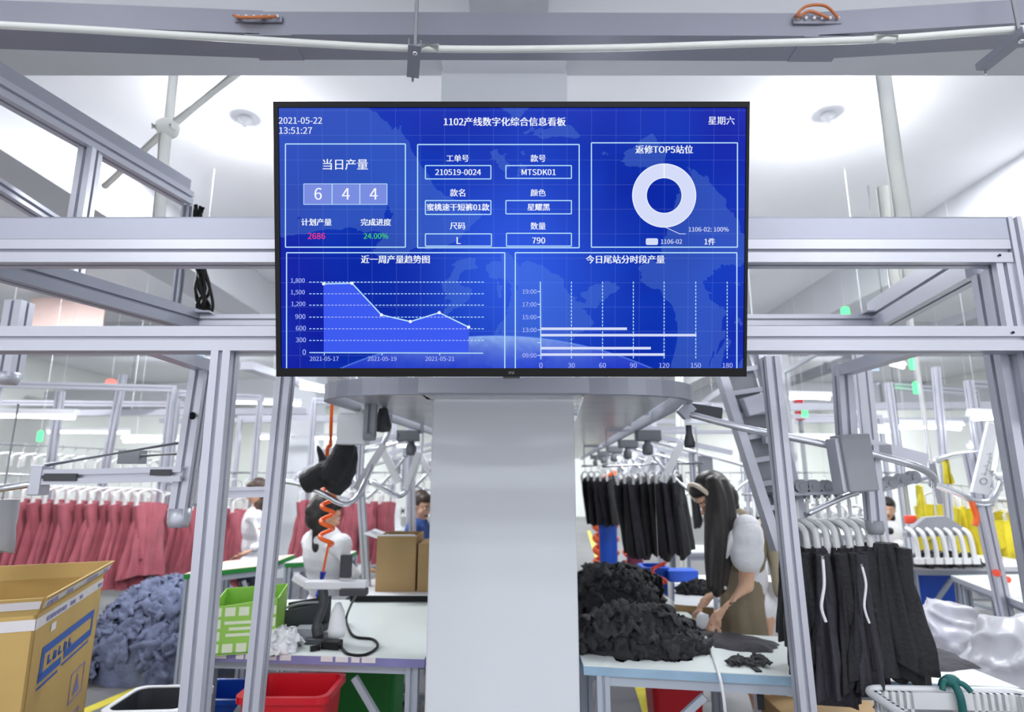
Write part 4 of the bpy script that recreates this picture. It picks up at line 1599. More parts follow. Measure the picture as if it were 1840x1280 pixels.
# ================================================================== tables
def table(name, corners, z, label, edge=TABLEB, top=TABLET, legs=TLEG, th=0.035, shelf=None, foot=0.0):
    """a work table from its four corner points (front left, front right, back right, back left)"""
    c = [Vector((p[0], p[1], 0)) for p in corners]
    mid = sum(c, Vector()) / 4
    o = thing(name, label, 'table', (mid.x, mid.y, 0))
    m = MB(); m.prism([V(p.x, p.y, z - 0.003) for p in c], (0, 0, 0.003)); m.build('table_top', top, o)
    m = MB(); m.prism([V(p.x, p.y, z - th) for p in c], (0, 0, th - 0.003)); m.build('table_edge', edge, o)
    ins = [p.lerp(mid, 0.1) for p in c]
    for p in ins:
        m = MB(); m.prof((p.x, p.y, foot), (p.x, p.y, z - th), 0.05, 0.05, (0, 1, 0)); m.build('leg', legs, o)
    for a, b in ((0, 1), (1, 2), (2, 3), (3, 0)):
        m = MB(); m.bar(ins[a] + V(0, 0, z - th - 0.02), ins[b] + V(0, 0, z - th - 0.02), 0.03, 0.035); m.build('apron', legs, o)
    for a, b in ((1, 2), (3, 0), (2, 3)):
        m = MB(); m.bar(ins[a] + V(0, 0, 0.25), ins[b] + V(0, 0, 0.25), 0.03, 0.03); m.build('stretcher', legs, o)
    for a, b in ((0, 1), (1, 0)):
        q = ins[a].lerp(ins[b], 0.28)
        m = MB(); m.bar(ins[a] + V(0, 0, z - th - 0.4), q + V(0, 0, z - th - 0.06), 0.025, 0.025); m.build('brace', legs, o)
    if shelf:
        m = MB(); m.prism([V(p.x, p.y, shelf) for p in ins], (0, 0, 0.015)); m.build('shelf', legs, o)
    return o


TH = 0.76
lt = [PZ(352, 1172, TH), PZ(770, 1184, TH), PZ(770, 1078, TH), PZ(430, 1078, TH)]
lt[1].x = min(lt[1].x, PXL - 0.02)
lt[2].x = PXL - 0.02
left_table = table('work_table', lt, TH, 'pale work table left of the pillar with a blue and white taped edge', INKVIO)
# strips of printed tape on its front edge
a, b = Vector(lt[0]), Vector(lt[1])
rnd = random.Random(3)
t = 0.0
while t < 0.97:
    w_ = rnd.uniform(0.03, 0.08)
    if rnd.random() < 0.62:
        p0, p1 = a.lerp(b, t), a.lerp(b, min(1, t + w_ * 0.8))
        m = MB(); m.bar(p0 + V(0, -0.002, -0.012), p1 + V(0, -0.002, -0.012), 0.002, 0.02); m.build('tape_strip', TAPE, left_table)
    t += w_

rt_ = [PZ(1036, 1196, TH), PZ(1832, 1236, TH), PZ(1632, 1156, TH), PZ(1036, 1125, TH)]
rt_[0].x = rt_[3].x = PXR + 0.02
table('work_table', rt_, TH, 'long pale work table right of the pillar heaped with black fabric')
# second table behind, with the black heap and a low lip
r2 = [PZ(1044, 1122, 0.745), PZ(1262, 1122, 0.745), PZ(1240, 1050, 0.745), PZ(1044, 1040, 0.745)]
r2[0].x = r2[3].x = PXR + 0.05
r2 = [r2[0], r2[1], V(r2[1].x + 0.12, r2[0].y + 0.75, 0), V(r2[0].x, r2[0].y + 0.75, 0)]
r2 = [V(p.x - (.12 if p.x > 1 else 0), p.y + 0.08, 0) for p in r2]
table('work_table', r2, 0.745, 'white work table behind, carrying the dark fabric pile beside the pillar', WHITE)
r3 = [PZ(1212, 1086, 0.78), PZ(1282, 1092, 0.78), PZ(1282, 1034, 0.78), PZ(1212, 1034, 0.78)]
table('work_table', r3, 0.78, 'white bench with a wooden rim in front of the bending worker', CARD_D, WHITE)
# right background tables
q0, q1 = PZ(1708, 1034, 0.8), PZ(1850, 1088, 0.8)
table('work_table', [V(q1.x, q1.y, 0), V(q1.x + 1.4, q1.y + 0.1, 0), V(q0.x + 1.4, q0.y + 0.1, 0), V(q0.x, q0.y, 0)], 0.8, 'pale green topped table at the right edge', ALU_D, TABLET)
q0 = PZ(1628, 1016, 0.82)
table('work_table', [V(q0.x, q0.y, 0), V(q0.x + 1.1, q0.y - 0.1, 0), V(q0.x + 1.1, q0.y + 0.55, 0), V(q0.x, q0.y + 0.6, 0)], 0.82, 'white bench under the row of empty clips', WHITE, WHITE)
q0 = PZ(1780, 980, 0.85)
table('work_table', [V(q0.x, q0.y, 0), V(q0.x + 2.0, q0.y, 0), V(q0.x + 2.0, q0.y + 0.7, 0), V(q0.x, q0.y + 0.7, 0)], 0.85, 'white bench far right beneath the yellow garments', WHITE, WHITE)
# left background benches
q0, q1 = PZ(660, 1070, 0.8), PZ(775, 1070, 0.8)
table('work_table', [V(q0.x - .1, q0.y, 0), V(q1.x + .2, q1.y, 0), V(q1.x + .2, q1.y + 0.6, 0), V(q0.x - .1, q0.y + 0.6, 0)], 0.8, 'white bench with a dark rim carrying the cardboard carton', BLACKP, WHITE)
q0, q1 = PZ(330, 1032, 0.82), PZ(478, 1016, 0.82)
table('work_table', [V(q0.x, q0.y, 0), V(q1.x, q1.y, 0), V(q1.x, q1.y + 0.6, 0), V(q0.x, q0.y + 0.6, 0)], 0.82, 'green edged wooden bench of the worker at the left', GREENP, CREAM)
q0, q1 = PZ(500, 1012, 0.82), PZ(560, 1008, 0.82)
table('work_table', [V(q0.x + .05, q0.y, 0), V(q1.x + .2, q1.y, 0), V(q1.x + .2, q1.y + 0.6, 0), V(q0.x + .05, q0.y + 0.6, 0)], 0.82, 'green edged bench behind the second left upright', GREENP, TABLET)

# ================================================================== things on the left table
def at(px, py, z=TH):
    return PZ(px, py, z)


# lime board box
a, b = at(369, 1180), at(494, 1172)
d, s_, u_ = basis(b - a)
hgt = 0.215
W_ = (b - a).length
o = thing('lime_box', 'lime green box printed with pale squares on the left table', 'box', a.lerp(b, 0.5))
back = V(-d.y, d.x, 0) * 0.28
if back.y < 0:
    back = -back
m = MB()
m.prism([a, b, b + V(0, 0, hgt), a + V(0, 0, hgt - 0.03)], back * 0.02)
m.prism([a + back, b + back, b + back + V(0, 0, hgt + 0.01), a + back + V(0, 0, hgt)], back * -0.02)
m.prism([a, a + back, a + back + V(0, 0, hgt), a + V(0, 0, hgt - 0.03)], d * 0.005)
m.prism([b, b + back, b + back + V(0, 0, hgt + 0.01), b + V(0, 0, hgt)], d * -0.005)
m.prism([a + V(0, 0, .003), b + V(0, 0, .003), b + back + V(0, 0, .003), a + back + V(0, 0, .003)], (0, 0, 0.006))
m.build('box_body', LIMEP, o)
m = MB()
nf = V(d.y, -d.x, 0) * 0.0015
for i in range(5):
    for j in range(4):
        if (i in (1, 2, 3) and j in (1, 2)) or (i, j) == (4, 0):
            continue
        c = a + d * (W_ * (0.1 + 0.2 * i)) + V(0, 0, hgt * (0.12 + 0.22 * j)) + nf
        hw, hh = W_ * 0.075, hgt * 0.08
        m.add([c - d * hw - V(0, 0, hh), c + d * hw - V(0, 0, hh), c + d * hw + V(0, 0, hh), c - d * hw + V(0, 0, hh)], [(0, 1, 2, 3)])
c = a + d * (W_ * 0.5) + V(0, 0, hgt * 0.42) + nf * 1.2
for k, (dz, wd) in enumerate(((0.028, 0.27), (0.004, 0.2), (-0.02, 0.24))):
    m.add([c - d * W_ * wd + V(0, 0, dz), c + d * W_ * wd + V(0, 0, dz), c + d * W_ * wd + V(0, 0, dz + 0.012), c - d * W_ * wd + V(0, 0, dz + 0.012)], [(0, 1, 2, 3)])
m.build('printed_squares', LIMEW, o)
m = MB()
c = a + d * (W_ * 0.88) + V(0, 0, hgt * 0.13) + nf
m.add([c - d * 0.02 - V(0, 0, .02), c + d * 0.02 - V(0, 0, .02), c + d * 0.02 + V(0, 0, .02), c - d * 0.02 + V(0, 0, .02)], [(0, 1, 2, 3)])
m.build('red_square', REDP, o)

m = MB(); fold_heap(m, at(500, 1168), 0.085, 0.08, 0.09, 4, 26, 0.07, 0.9)
tag(m.build('crumpled_bag', WPLAST), 'crumpled white bag on the left table behind the second upright', 'bag')

# shallow black tray standing on edge
a, b = at(492, 1146), at(572, 1140)
o = thing('storage_tray', 'dark storage tray standing on its side on the left table', 'tray', a.lerp(b, .5))
bk = V(0.02, 0.1, 0)
m = MB()
m.prism([a + V(0, 0, 0.03), b + V(0, 0, 0.03), b + V(0, 0, 0.13), a + V(0, 0, 0.11)], bk * 0.06)
m.prism([a + bk, b + bk, b + bk + V(0, 0, 0.15), a + bk + V(0, 0, 0.13)], bk * 0.06)
m.prism([a, b, b + bk, a + bk], (0, 0, 0.03))
m.build('tray_body', DARKP, o)
m = MB(); m.tube(smooth_path([a + V(0, 0, 0.11), a.lerp(b, .5) + V(0, -0.01, 0.14), b + V(0, 0, 0.14)], 6), 0.006, 6); m.build('tray_rim', GREYP, o)
a = at(552, 1152)
m = MB(); m.box(a + V(0, 0, 0.03), (0.1, 0.07, 0.06))
tag(m.build('grey_carton', GREYP, None, 0.004), 'small grey carton on the left table before the dark tray', 'box')

# machine (button press) on a post
c = at(572, 1155)
o = thing('sewing_aid', 'small dark machine head with a white arm on the left table', 'machine', c)
m = MB(); m.box(c + V(0.01, 0.02, 0.012), (0.12, 0.12, 0.024)); m.build('base_plate', DARKP, o, 0.004)
m = MB(); m.tube(smooth_path([c + V(0, 0, 0.02), c + V(-0.01, 0, 0.08), c + V(0.01, 0.01, 0.15), c + V(0.0, 0.02, 0.22)], 6), [0.024] * 6 + [0.018] * 7 + [0.022] * 6, 10); m.build('column', DARKP, o)
m = MB(); m.box(c + V(0.06, 0.02, 0.24), (0.28, 0.06, 0.035)); m.box(c + V(-0.09, 0.02, 0.25), (0.1, 0.05, 0.03), Matrix.Rotation(0.5, 3, 'Y')); m.build('arm', WPLAST, o, 0.006)
m = MB(); m.box(c + V(0.15, -0.01, 0.215), (0.12, 0.05, 0.03)); m.build('needle_plate', DARKP, o, 0.004)
m = MB(); m.lathe([(0, 0), (0.035, 0), (0.04, 0.03), (0.03, 0.1), (0.012, 0.14), (0, 0.14)], c + V(0.085, -0.02, 0.03), 14); m.build('oil_cup', WPLAST, o)
m = MB(); m.box(c + V(0.1, 0.02, 0.32), (0.05, 0.03, 0.1)); m.build('control_box', DARKP, o, 0.004)

c = at(596, 1166)
o = thing('power_adapter', 'black power adapter with its cable on the left table', 'adapter', c)
m = MB(); m.box(c + V(0, 0, 0.017), (0.08, 0.05, 0.034), rotz(-0.2)); m.build('adapter_body', BLACKP, o, 0.004)
m = MB(); m.tube(smooth_path([c + V(0.04, -.01, 0.012), at(625, 1178) + V(0, 0, .006), at(655, 1180) + V(0, 0, .006), at(678, 1166) + V(0, 0, .006), at(670, 1152) + V(0, 0, .006), at(640, 1148) + V(0, 0, .006), at(628, 1138) + V(0, 0, .01), at(622, 1120) + V(0, 0, .03), c + V(0.06, 0.15, 0.2)], 7), 0.006, 8); m.build('cable', BLACKP, o)
c = at(566, 1170)
m = MB(); m.box(c + V(0, 0, 0.01), (0.04, 0.015, 0.02), rotz(0.6)); m.tube([c + V(0.01, 0, .01), c + V(0.06, 0.03, 0.008)], 0.003, 6)
tag(m.build('cable_plug', BLACKP), 'little black plug lying beside the power adapter', 'plug')

# carton on the bench behind
c0, c1 = PZ(672, 1066, 0.8), PZ(742, 1068, 0.8)
o = thing('carton', 'open cardboard carton on the white bench, left of the pillar', 'box', c0.lerp(c1, .5))
w_ = (c1 - c0).length * 0.98
cc = c0.lerp(c1, .5) + V(0, 0.2, 0)
m = MB()
for dx_, dy_, sx_, sy_ in ((-w_ / 2, 0, .006, .3), (w_ / 2, 0, .006, .3), (0, -.15, w_, .006), (0, .15, w_, .006)):
    m.box(cc + V(dx_, dy_, 0.16), (sx_, sy_, 0.32))
m.box(cc + V(0, 0, .004), (w_, .3, .008))
m.build('carton_body', CARD_D, o)
m = MB(); m.box(cc + V(-w_ / 2 - .04, 0, .32), (0.1, .3, .006), Matrix.Rotation(0.3, 3, 'Y')); m.box(cc + V(0, -.2, .33), (w_, .11, .006), Matrix.Rotation(-0.15, 3, 'X')); m.build('flap', WPLAST, o)
c0 = PZ(757, 1066, 0.8)
m = MB(); m.box(c0 + V(0.05, 0.15, 0.14), (0.16, 0.25, 0.28))
tag(m.build('carton', CARD_D, None, 0.003), 'second cardboard carton on the white bench, half hidden by the pillar', 'box')

# ================================================================== floor things on the left
# big cardboard carton
def carton_big():
    a = P(66, 1106, 1.95)                     # near upper corner
    b = PZ(186, 1034, a.z + 0.0)              # right upper corner
    rr = V(b.x - a.x, b.y - a.y, 0)
    L1 = rr.length
    rd = rr.normalized()
    ld = V(-rd.y, rd.x, 0)
    if ld.x > 0:
        ld = -ld
    W1 = 0.5
    o = thing('carton', 'tall cardboard carton with a blue logo at the lower left corner', 'box', (a + rr / 2 + ld * W1 / 2) * 1 - V(0, 0, a.z))
    z = a.z
    lean = 0.94
    def q(x, y, zz):
        k = 1.0
        return V(a.x, a.y, 0) + rd * x + ld * y + V(0, 0, zz)
    m = MB()
    t = 0.008
    m.prism([q(0.04, 0, 0), q(L1 - 0.06, 0, 0), q(L1, 0, z), q(0, 0, z)], ld * t)
    m.prism([q(0.04, W1, 0), q(L1 - 0.06, W1, 0), q(L1, W1, z), q(0, W1, z)], -ld * t)
    m.prism([q(0.04, 0, 0), q(0.04, W1, 0), q(0, W1, z), q(0, 0, z)], rd * t)
    m.prism([q(L1 - .06, 0, 0), q(L1 - .06, W1, 0), q(L1, W1, z), q(L1, 0, z)], -rd * t)
    m.prism([q(0.04, 0, 0.001), q(L1 - .06, 0, 0.001), q(L1 - .06, W1, 0.001), q(0.04, W1, 0.001)], (0, 0, t))
    m.build('carton_body', CARD, o)
    # flared flaps folded upward
    f1 = MB(); f1.prism([q(0, 0, z), q(L1, 0, z), q(L1 + .03, -.03, z + .055), q(-0.02, -.03, z + .055)], ld * t); f1.build('flap', CARD, o)
    f1 = MB(); f1.prism([q(0, 0, z), q(0, W1, z), q(-.03, W1 + .02, z + .055), q(-.03, -.02, z + .055)], rd * t); f1.build('flap', CARD, o)
    f1 = MB(); f1.prism([q(L1, 0, z), q(L1, W1, z), q(L1 + .03, W1 + .02, z + .055), q(L1 + .03, -.02, z + .055)], -rd * t); f1.build('flap', CARD, o)
    f1 = MB(); f1.prism([q(0, W1, z), q(L1, W1, z), q(L1 + .02, W1 + .03, z + .055), q(-.02, W1 + .03, z + .055)], -ld * t); f1.build('flap', CARD, o)
    e = -ld * 0.0015
    tm = MB()
    tm.prism([q(0.0, 0, z - .045) + e, q(L1 - .003, 0, z - .045) + e, q(L1 - .001, 0, z - .012) + e, q(0.0, 0, z - .012) + e], -ld * 0.0006)
    tm.prism([q(-.008, -.012, z + .02) + e, q(L1 + .012, -.012, z + .02) + e, q(L1 + .022, -.022, z + .045) + e, q(-.016, -.022, z + .045) + e], -ld * 0.0006)
    e2 = -rd * 0.0015
    tm.prism([q(0.002, 0, z - .045) + e2, q(0.002, W1, z - .045) + e2, q(0.0, W1, z - .012) + e2, q(0.0, 0, z - .012) + e2], -rd * 0.0006)
    tm.prism([q(-.012, -.008, z + .02) + e2, q(-.012, W1, z + .02) + e2, q(-.025, W1, z + .045) + e2, q(-.025, -.016, z + .045) + e2], -rd * 0.0006)
    tm.build('packing_tape', TAPE, o)
    ink = MB()
    rn = random.Random(8)
    for zz in (z - .038, z + .024):
        y_off = 0 if zz < z else -.017
        x = 0.02
        while x < L1 - 0.05:
            w2 = rn.uniform(.02, .06)
            if rn.random() < .6:
                ink.prism([q(x, y_off, zz) + e * 2.2, q(x + w2, y_off, zz) + e * 2.2, q(x + w2, y_off, zz + .014) + e * 2.2, q(x, y_off, zz + .014) + e * 2.2], -ld * 0.0005)
            x += w2 + .01
    ink.build('tape_print', INKVIO, o)
    # blue logo: slanted panel with open letter bars
    lg = MB()
    def bar_(x0_, x1_, z0_, z1_, sk_=0.06):
        lg.prism([q(x0_ + sk_ * (z0_ - .8), 0, z0_) + e, q(x1_ + sk_ * (z0_ - .8), 0, z0_) + e, q(x1_ + sk_ * (z1_ - .8), 0, z1_) + e, q(x0_ + sk_ * (z1_ - .8), 0, z1_) + e], -ld * 0.0006)
    lx0, lx1, lz0, lz1 = L1 * 0.12, L1 * 0.88, z - 0.24, z - 0.12
    bar_(lx0, lx1, lz1 - .026, lz1)
    bar_(lx0, lx0 + .03, lz0 + .03, lz1 - .026)
    bar_(lx1 - .02, lx1, lz0 + .03, lz1 - .026)
    bar_(lx0, lx0 + .22, lz0 + .012, lz0 + .038)
    bar_(lx0 + .25, lx1, lz0 + .02, lz0 + .048)
    bar_(lx0, lx0 + .2, lz0 - .008, lz0)
    bar_(lx0 + .24, lx1 - .03, lz0, lz0 + .008)
    for k in range(5):
        xx = lx0 + .07 + k * .055
        bar_(xx, xx + .014, lz0 + .05, lz1 - .04)
        bar_(xx, xx + .034, lz0 + .05, lz0 + .06)
        if k % 2:
            bar_(xx + .022, xx + .034, lz0 + .05, lz1 - .045)
    lg.build('blue_logo', INKBLUE, o)
    hl = MB(); hl.prism([q(L1 * .2, 0, z - .085) + e, q(L1 * .26, 0, z - .085) + e, q(L1 * .26, 0, z - .06) + e, q(L1 * .2, 0, z - .06) + e], -ld * 0.0006); hl.build('white_sticker', WPLAST, o)
    pk = MB()
    def sq(x0_, x1_, z0_, z1_, w2=.006):
        for (xa, xb, za_, zb_) in ((x0_, x1_, z0_, z0_ + w2), (x0_, x1_, z1_ - w2, z1_), (x0_, x0_ + w2, z0_, z1_), (x1_ - w2, x1_, z0_, z1_)):
            pk.prism([q(xa, 0, za_) + e, q(xb, 0, za_) + e, q(xb, 0, zb_) + e, q(xa, 0, zb_) + e], -ld * 0.0006)
    sq(L1 * .62, L1 * .84, z - .42, z - .31)
    pk.prism([q(L1 * .68, 0, z - .4) + e, q(L1 * .78, 0, z - .4) + e, q(L1 * .73, 0, z - .33) + e], -ld * 0.0006)
    sq(L1 * .55, L1 * .66, z - .56, z - .47)
    sq(L1 * .72, L1 * .83, z - .56, z - .47)
    sq(L1 * .28, L1 * .36, z - .5, z - .46)
    for yy, zz in ((.1, z - .17), (.16, z - .17), (.05, z - .34), (.2, z - .34)):
        pk.prism([q(.01, yy, zz) + e2, q(.01, yy + .04, zz) + e2, q(.01, yy + .04, zz + .02) + e2, q(.01, yy, zz + .02) + e2], -rd * 0.0006)
    pk.build('handling_marks', INKVIO, o)


carton_big()

c = PZ(272, 1222, 0.0)
m = MB(); fold_heap(m, c + V(-.02, 0.25, 0), 0.6, 0.5, 0.74, 2, 170, 0.2, 0.62, 0.12)
tag(m.build('fabric_heap', GREYF), 'big heap of slate grey fabric on the floor behind the carton', 'fabric heap', None, 'stuff')
m = MB(); fold_heap(m, PZ(405, 1130, 0.0) + V(0, -.5, 0), 0.36, 0.3, 0.5, 9, 60, 0.18, 0.6, 0.2)
tag(m.build('fabric_heap', GREYF), 'lower slate grey fabric heap behind the left uprights', 'fabric heap', None, 'stuff')


def tub(name, c, w, d_, h, label, m_, rim=None, taper=0.82, rz=0.0, cat='bin', wall=0.008, lip=0.025):
    """open-topped moulded bin"""
    c = Vector(c)
    R_ = rotz(rz)
    o = thing(name, label, cat, c)
    def ring(w1, d1, z, k=0.04, n=5):
        pts = []
        for sx, sy, a0 in ((1, 1, 0), (-1, 1, PI / 2), (-1, -1, PI), (1, -1, 1.5 * PI)):
            for i in range(n):
                a = a0 + PI / 2 * i / (n - 1)
                pts.append(c + R_ @ V(sx * (w1 / 2 - k) + k * math.cos(a), sy * (d1 / 2 - k) + k * math.sin(a), z))
        return pts
    rings = [ring(w * taper, d_ * taper, 0), ring(w, d_, h), ring(w - 2 * wall, d_ - 2 * wall, h), ring(w * taper - 2 * wall, d_ * taper - 2 * wall, wall)]
    n = len(rings[0])
    vs = [v for r_ in rings for v in r_]
    fs = []
    for i in range(3):
        for k in range(n):
            fs.append((i * n + k, i * n + (k + 1) % n, (i + 1) * n + (k + 1) % n, (i + 1) * n + k))
    fs += [tuple(range(n)), tuple(range(3 * n, 4 * n))]
    m = MB(); m.add(vs, fs); m.build('bin_body', m_, o)
    ro = [ring(w + lip, d_ + lip, h - 0.02), ring(w + lip, d_ + lip, h + 0.004), ring(w - wall * 1.5, d_ - wall * 1.5, h + 0.004), ring(w - wall * 1.5, d_ - wall * 1.5, h - 0.02)]
    vs = [v for r_ in ro for v in r_]
    fs = []
    for i in range(4):
        j = (i + 1) % 4
        for k in range(n):
            fs.append((i * n + k, i * n + (k + 1) % n, j * n + (k + 1) % n, j * n + k))
    m = MB(); m.add(vs, fs); m.build('rim', rim or m_, o)
    return o


c = P(288, 1256, 2.35); tub('storage_bin', (c.x, 2.35, 0), 0.27, 0.24, c.z, 'dark grey bin with a pale rim at the foot of the nearest left upright', DARKP, WPLAST, 0.85, 0.06)
c = P(514, 1246, 2.42); tub('storage_bin', (c.x, 2.5, 0), 0.325, 0.26, c.z, 'red plastic bin in front of the left table', REDP, REDP, 0.72, 0.0)
c = P(408, 1240, 3.0); tub('storage_bin', (c.x, 3.0, 0), 0.3, 0.26, 0.5, 'bright blue bin under the left table', BLUEP, BLUEP, 0.85)
c = P(690, 1222, 3.35); tub('storage_bin', (c.x - .1, 3.3, 0.0), 0.4, 0.35, 0.6, 'green bin under the left table near the pillar', GREENP, GREENP, 0.9)
c = P(600, 1240, 3.3)
m = MB(); m.box((c.x - .05, 3.4, 0.33), (0.28, 0.2, 0.66)); tag(m.build('white_carton', WPLAST, None, 0.004), 'white carton standing under the left table between bins', 'box')

# ================================================================== things on the right tables
c = PZ(1158, 1172, TH)
m = MB(); fold_heap(m, c + V(-0.02, 0.06, 0), 0.32, 0.17, 0.18, 5, 110, 0.135, 1.9, 0.3)
tag(m.build('fabric_heap', BLACKF), 'black fabric heap on the front edge of the right table', 'fabric heap', None, 'stuff')
c = PZ(1088, 1118, 0.745)
m = MB(); fold_heap(m, V(PXR + 0.3, c.y + 0.24, 0.745), 0.27, 0.2, 0.24, 7, 80, 0.14, 0.55, 0.15)
tag(m.build('fabric_heap', BLACKF), 'tall black fabric heap on the table behind, beside the pillar', 'fabric heap', None, 'stuff')


def lay(pts, th, seed, name, m_, label, cat='cloth', z=TH):
    m = MB()
    flat_cloth(m, [PZ(a, b, z) for a, b in pts], th, seed, 0, 0.008, z)
    return tag(m.build(name, m_), label, cat)


lay([(1042, 1150), (1085, 1143), (1100, 1160), (1090, 1180), (1062, 1176), (1042, 1168)], .006, 1, 'cloth_piece', BLACKF2, 'black cloth piece poking out left of the front fabric heap')
lay([(1262, 1142), (1310, 1140), (1400, 1158), (1388, 1174), (1330, 1172), (1285, 1165)], .01, 2, 'cloth_piece', BLACKF2, 'curved black cloth piece before the bending worker')
lay([(1200, 1124), (1262, 1122), (1270, 1134), (1208, 1138)], .006, 3, 'cloth_piece', BLACKF2, 'grey black cloth strip left of the bending worker\'s hands')
lay([(1228, 1150), (1250, 1138), (1284, 1140), (1290, 1152), (1262, 1160), (1236, 1160)], .01, 9, 'cloth_piece', BLACKF, 'black cloth piece held under the worker\'s hands')
lay([(1590, 1160), (1640, 1152), (1700, 1172), (1765, 1202), (1700, 1208), (1590, 1204)], .006, 4, 'cloth_piece', BLACKF2, 'flat dark cloth spread on the right end of the table')
m = MB()
rs = random.Random(21)
for k in range(14):
    q = PZ(1308 + rs.random() * 72, 1188 + rs.random() * 11, TH)
    crumple(m, q + V(0, 0, .012), rs.uniform(.03, .065), V(rs.uniform(-.3, .3), rs.uniform(-.3, .3), 1), rs, .3)
for i in range(len(m.v)):
    if m.v[i][2] < TH + .0005:
        m.v[i] = (m.v[i][0], m.v[i][1], TH + .0005)
tag(m.build('cloth_scraps', BLACKF), 'small black scraps at the front edge of the right table', 'scraps', None, 'stuff')
a = PZ(1358, 1204, TH)
m = MB(); m.span((a.x - .012, a.y - .03, TH - .13), (a.x + .012, a.y - .022, TH + .006)); m.span((a.x - .012, a.y - .03, TH + .002), (a.x + .012, a.y + .02, TH + .006))
tag(m.build('black_strap', BLACKF), 'short black strap hanging down from the scraps on the table edge', 'strap')
lay([(1190, 1118), (1212, 1112), (1226, 1118), (1210, 1124)], .004, 8, 'cloth_piece', GREYF, 'small grey cloth scrap on the table behind the front heap', z=0.76)
a, b = PZ(1598, 1172, TH), PZ(1632, 1186, TH)
m = MB(); m.tube([a + V(0, 0, .016), b + V(0, 0, .016)], [0.004, 0.006], 8); m.tube(smooth_path([b + V(0, 0, .016), b + V(.03, -.01, .016), b + V(.03, -.03, .016), b + V(0, -.012, .016)], 4), 0.003, 6)
tag(m.build('scissors', STEEL), 'steel scissors lying on the flat dark cloth', 'scissors')
m = MB(); m.tube(smooth_path([PZ(1268, 1146, TH + .02), PZ(1278, 1170, TH + .008), PZ(1290, 1205, TH + .005), PZ(1294, 1216, TH) + V(0, -.02, -.05), PZ(1296, 1216, TH) + V(0, -.02, -.14)], 6), 0.006, 6)
tag(m.build('tape_strip', WPLAST), 'thin white strip running from the worker\'s hand over the table edge', 'strip')
m = MB(); fold_heap(m, PZ(1252, 1066, 0.78), 0.13, 0.09, 0.07, 12, 26, 0.07, 1.2)
tag(m.build('fabric_heap', BLACKF), 'small black fabric heap on the white bench before the worker', 'fabric heap', None, 'stuff')
m = MB(); fold_heap(m, PZ(1700, 1018, 0.82) + V(0, .05, 0), 0.32, 0.14, 0.08, 14, 30, 0.12, 1.2)
tag(m.build('fabric_heap', BLACKF), 'low black fabric heap on the bench under the empty clips', 'fabric heap', None, 'stuff')

def hose(q, co, r, m_, label):
    o = thing('coiled_hose', label, 'hose', q)
    m = MB(); m.tube(coil(q, *co), r, 8); m.build('coil', m_, o)
    m = MB(); m.cyl(q, V(q.x, q.y, CEIL_Z), .0012, 6); m.build('feed_line', WHITE, o)


# bins, hanging tools, coiled hoses in the aisle right of the pillar
c = PZ(1178, 1090, 0.5); tub('storage_bin', (P(1176, 1070, 4.3).x, 4.3, 0), 0.16, 0.2, 0.86, 'tall blue bin behind the coral coiled hose', BLUEP, BLUEP, 0.95)
c = P(1092, 975, 6.5)
m = MB(); drape(m, (c.x, c.y, 1.0), 0.2, 0.16, 0.12, 0.1, 0.995, 3, 20, 6, 0.01, 3); tag(m.build('blue_sack', BLUEP), 'blue sack hanging in the aisle right of the pillar', 'sack')
c = P(1142, 1045, 5.2)
m = MB(); drape(m, (c.x, c.y, 0.98), 0.12, 0.2, 0.1, 0.14, 0.975, 4, 20, 6, 0.01, 3); tag(m.build('maroon_sack', MAROON), 'maroon sack hanging left of the tall blue bin', 'sack')
hose(P(1183, 1012, 3.9), (0.042, 0.36, 3.2), 0.012, ORANGE2, 'coral coiled air hose in front of the blue bin')
hose(P(1095, 850, 7.0), (0.06, 0.9, 6), 0.03, ORANGE, 'orange coiled hose hanging among the far black trousers')
hose(P(1076, 915, 7.5), (0.06, 0.7, 5), 0.035, ORANGE, 'farther orange coiled hose low beside the pillar')
hose(P(1126, 960, 5.6), (0.03, 0.55, 5), 0.015, ORANGE2, 'thin coral coiled hose beside the maroon sack')
m = MB(); m.box(PZ(1224, 1043, .78) + V(0, 0, .036), (0.2, 0.14, 0.07)); tag(m.build('blue_tray', BLUEP, None, .006), 'flat blue tray behind the white bench before the worker', 'tray')
tub('storage_bin', (P(1662, 1040, 5.0).x, 5.0, 0.0), 0.3, 0.3, 0.74, 'blue bin under the bench with the empty clips', BLUEP, BLUEP, 0.9)
tub('storage_bin', (P(1214, 1245, 3.2).x, 3.25, 0.0), 0.26, 0.26, 0.5, 'red plastic bin under the right table', REDP, REDP, 0.75)

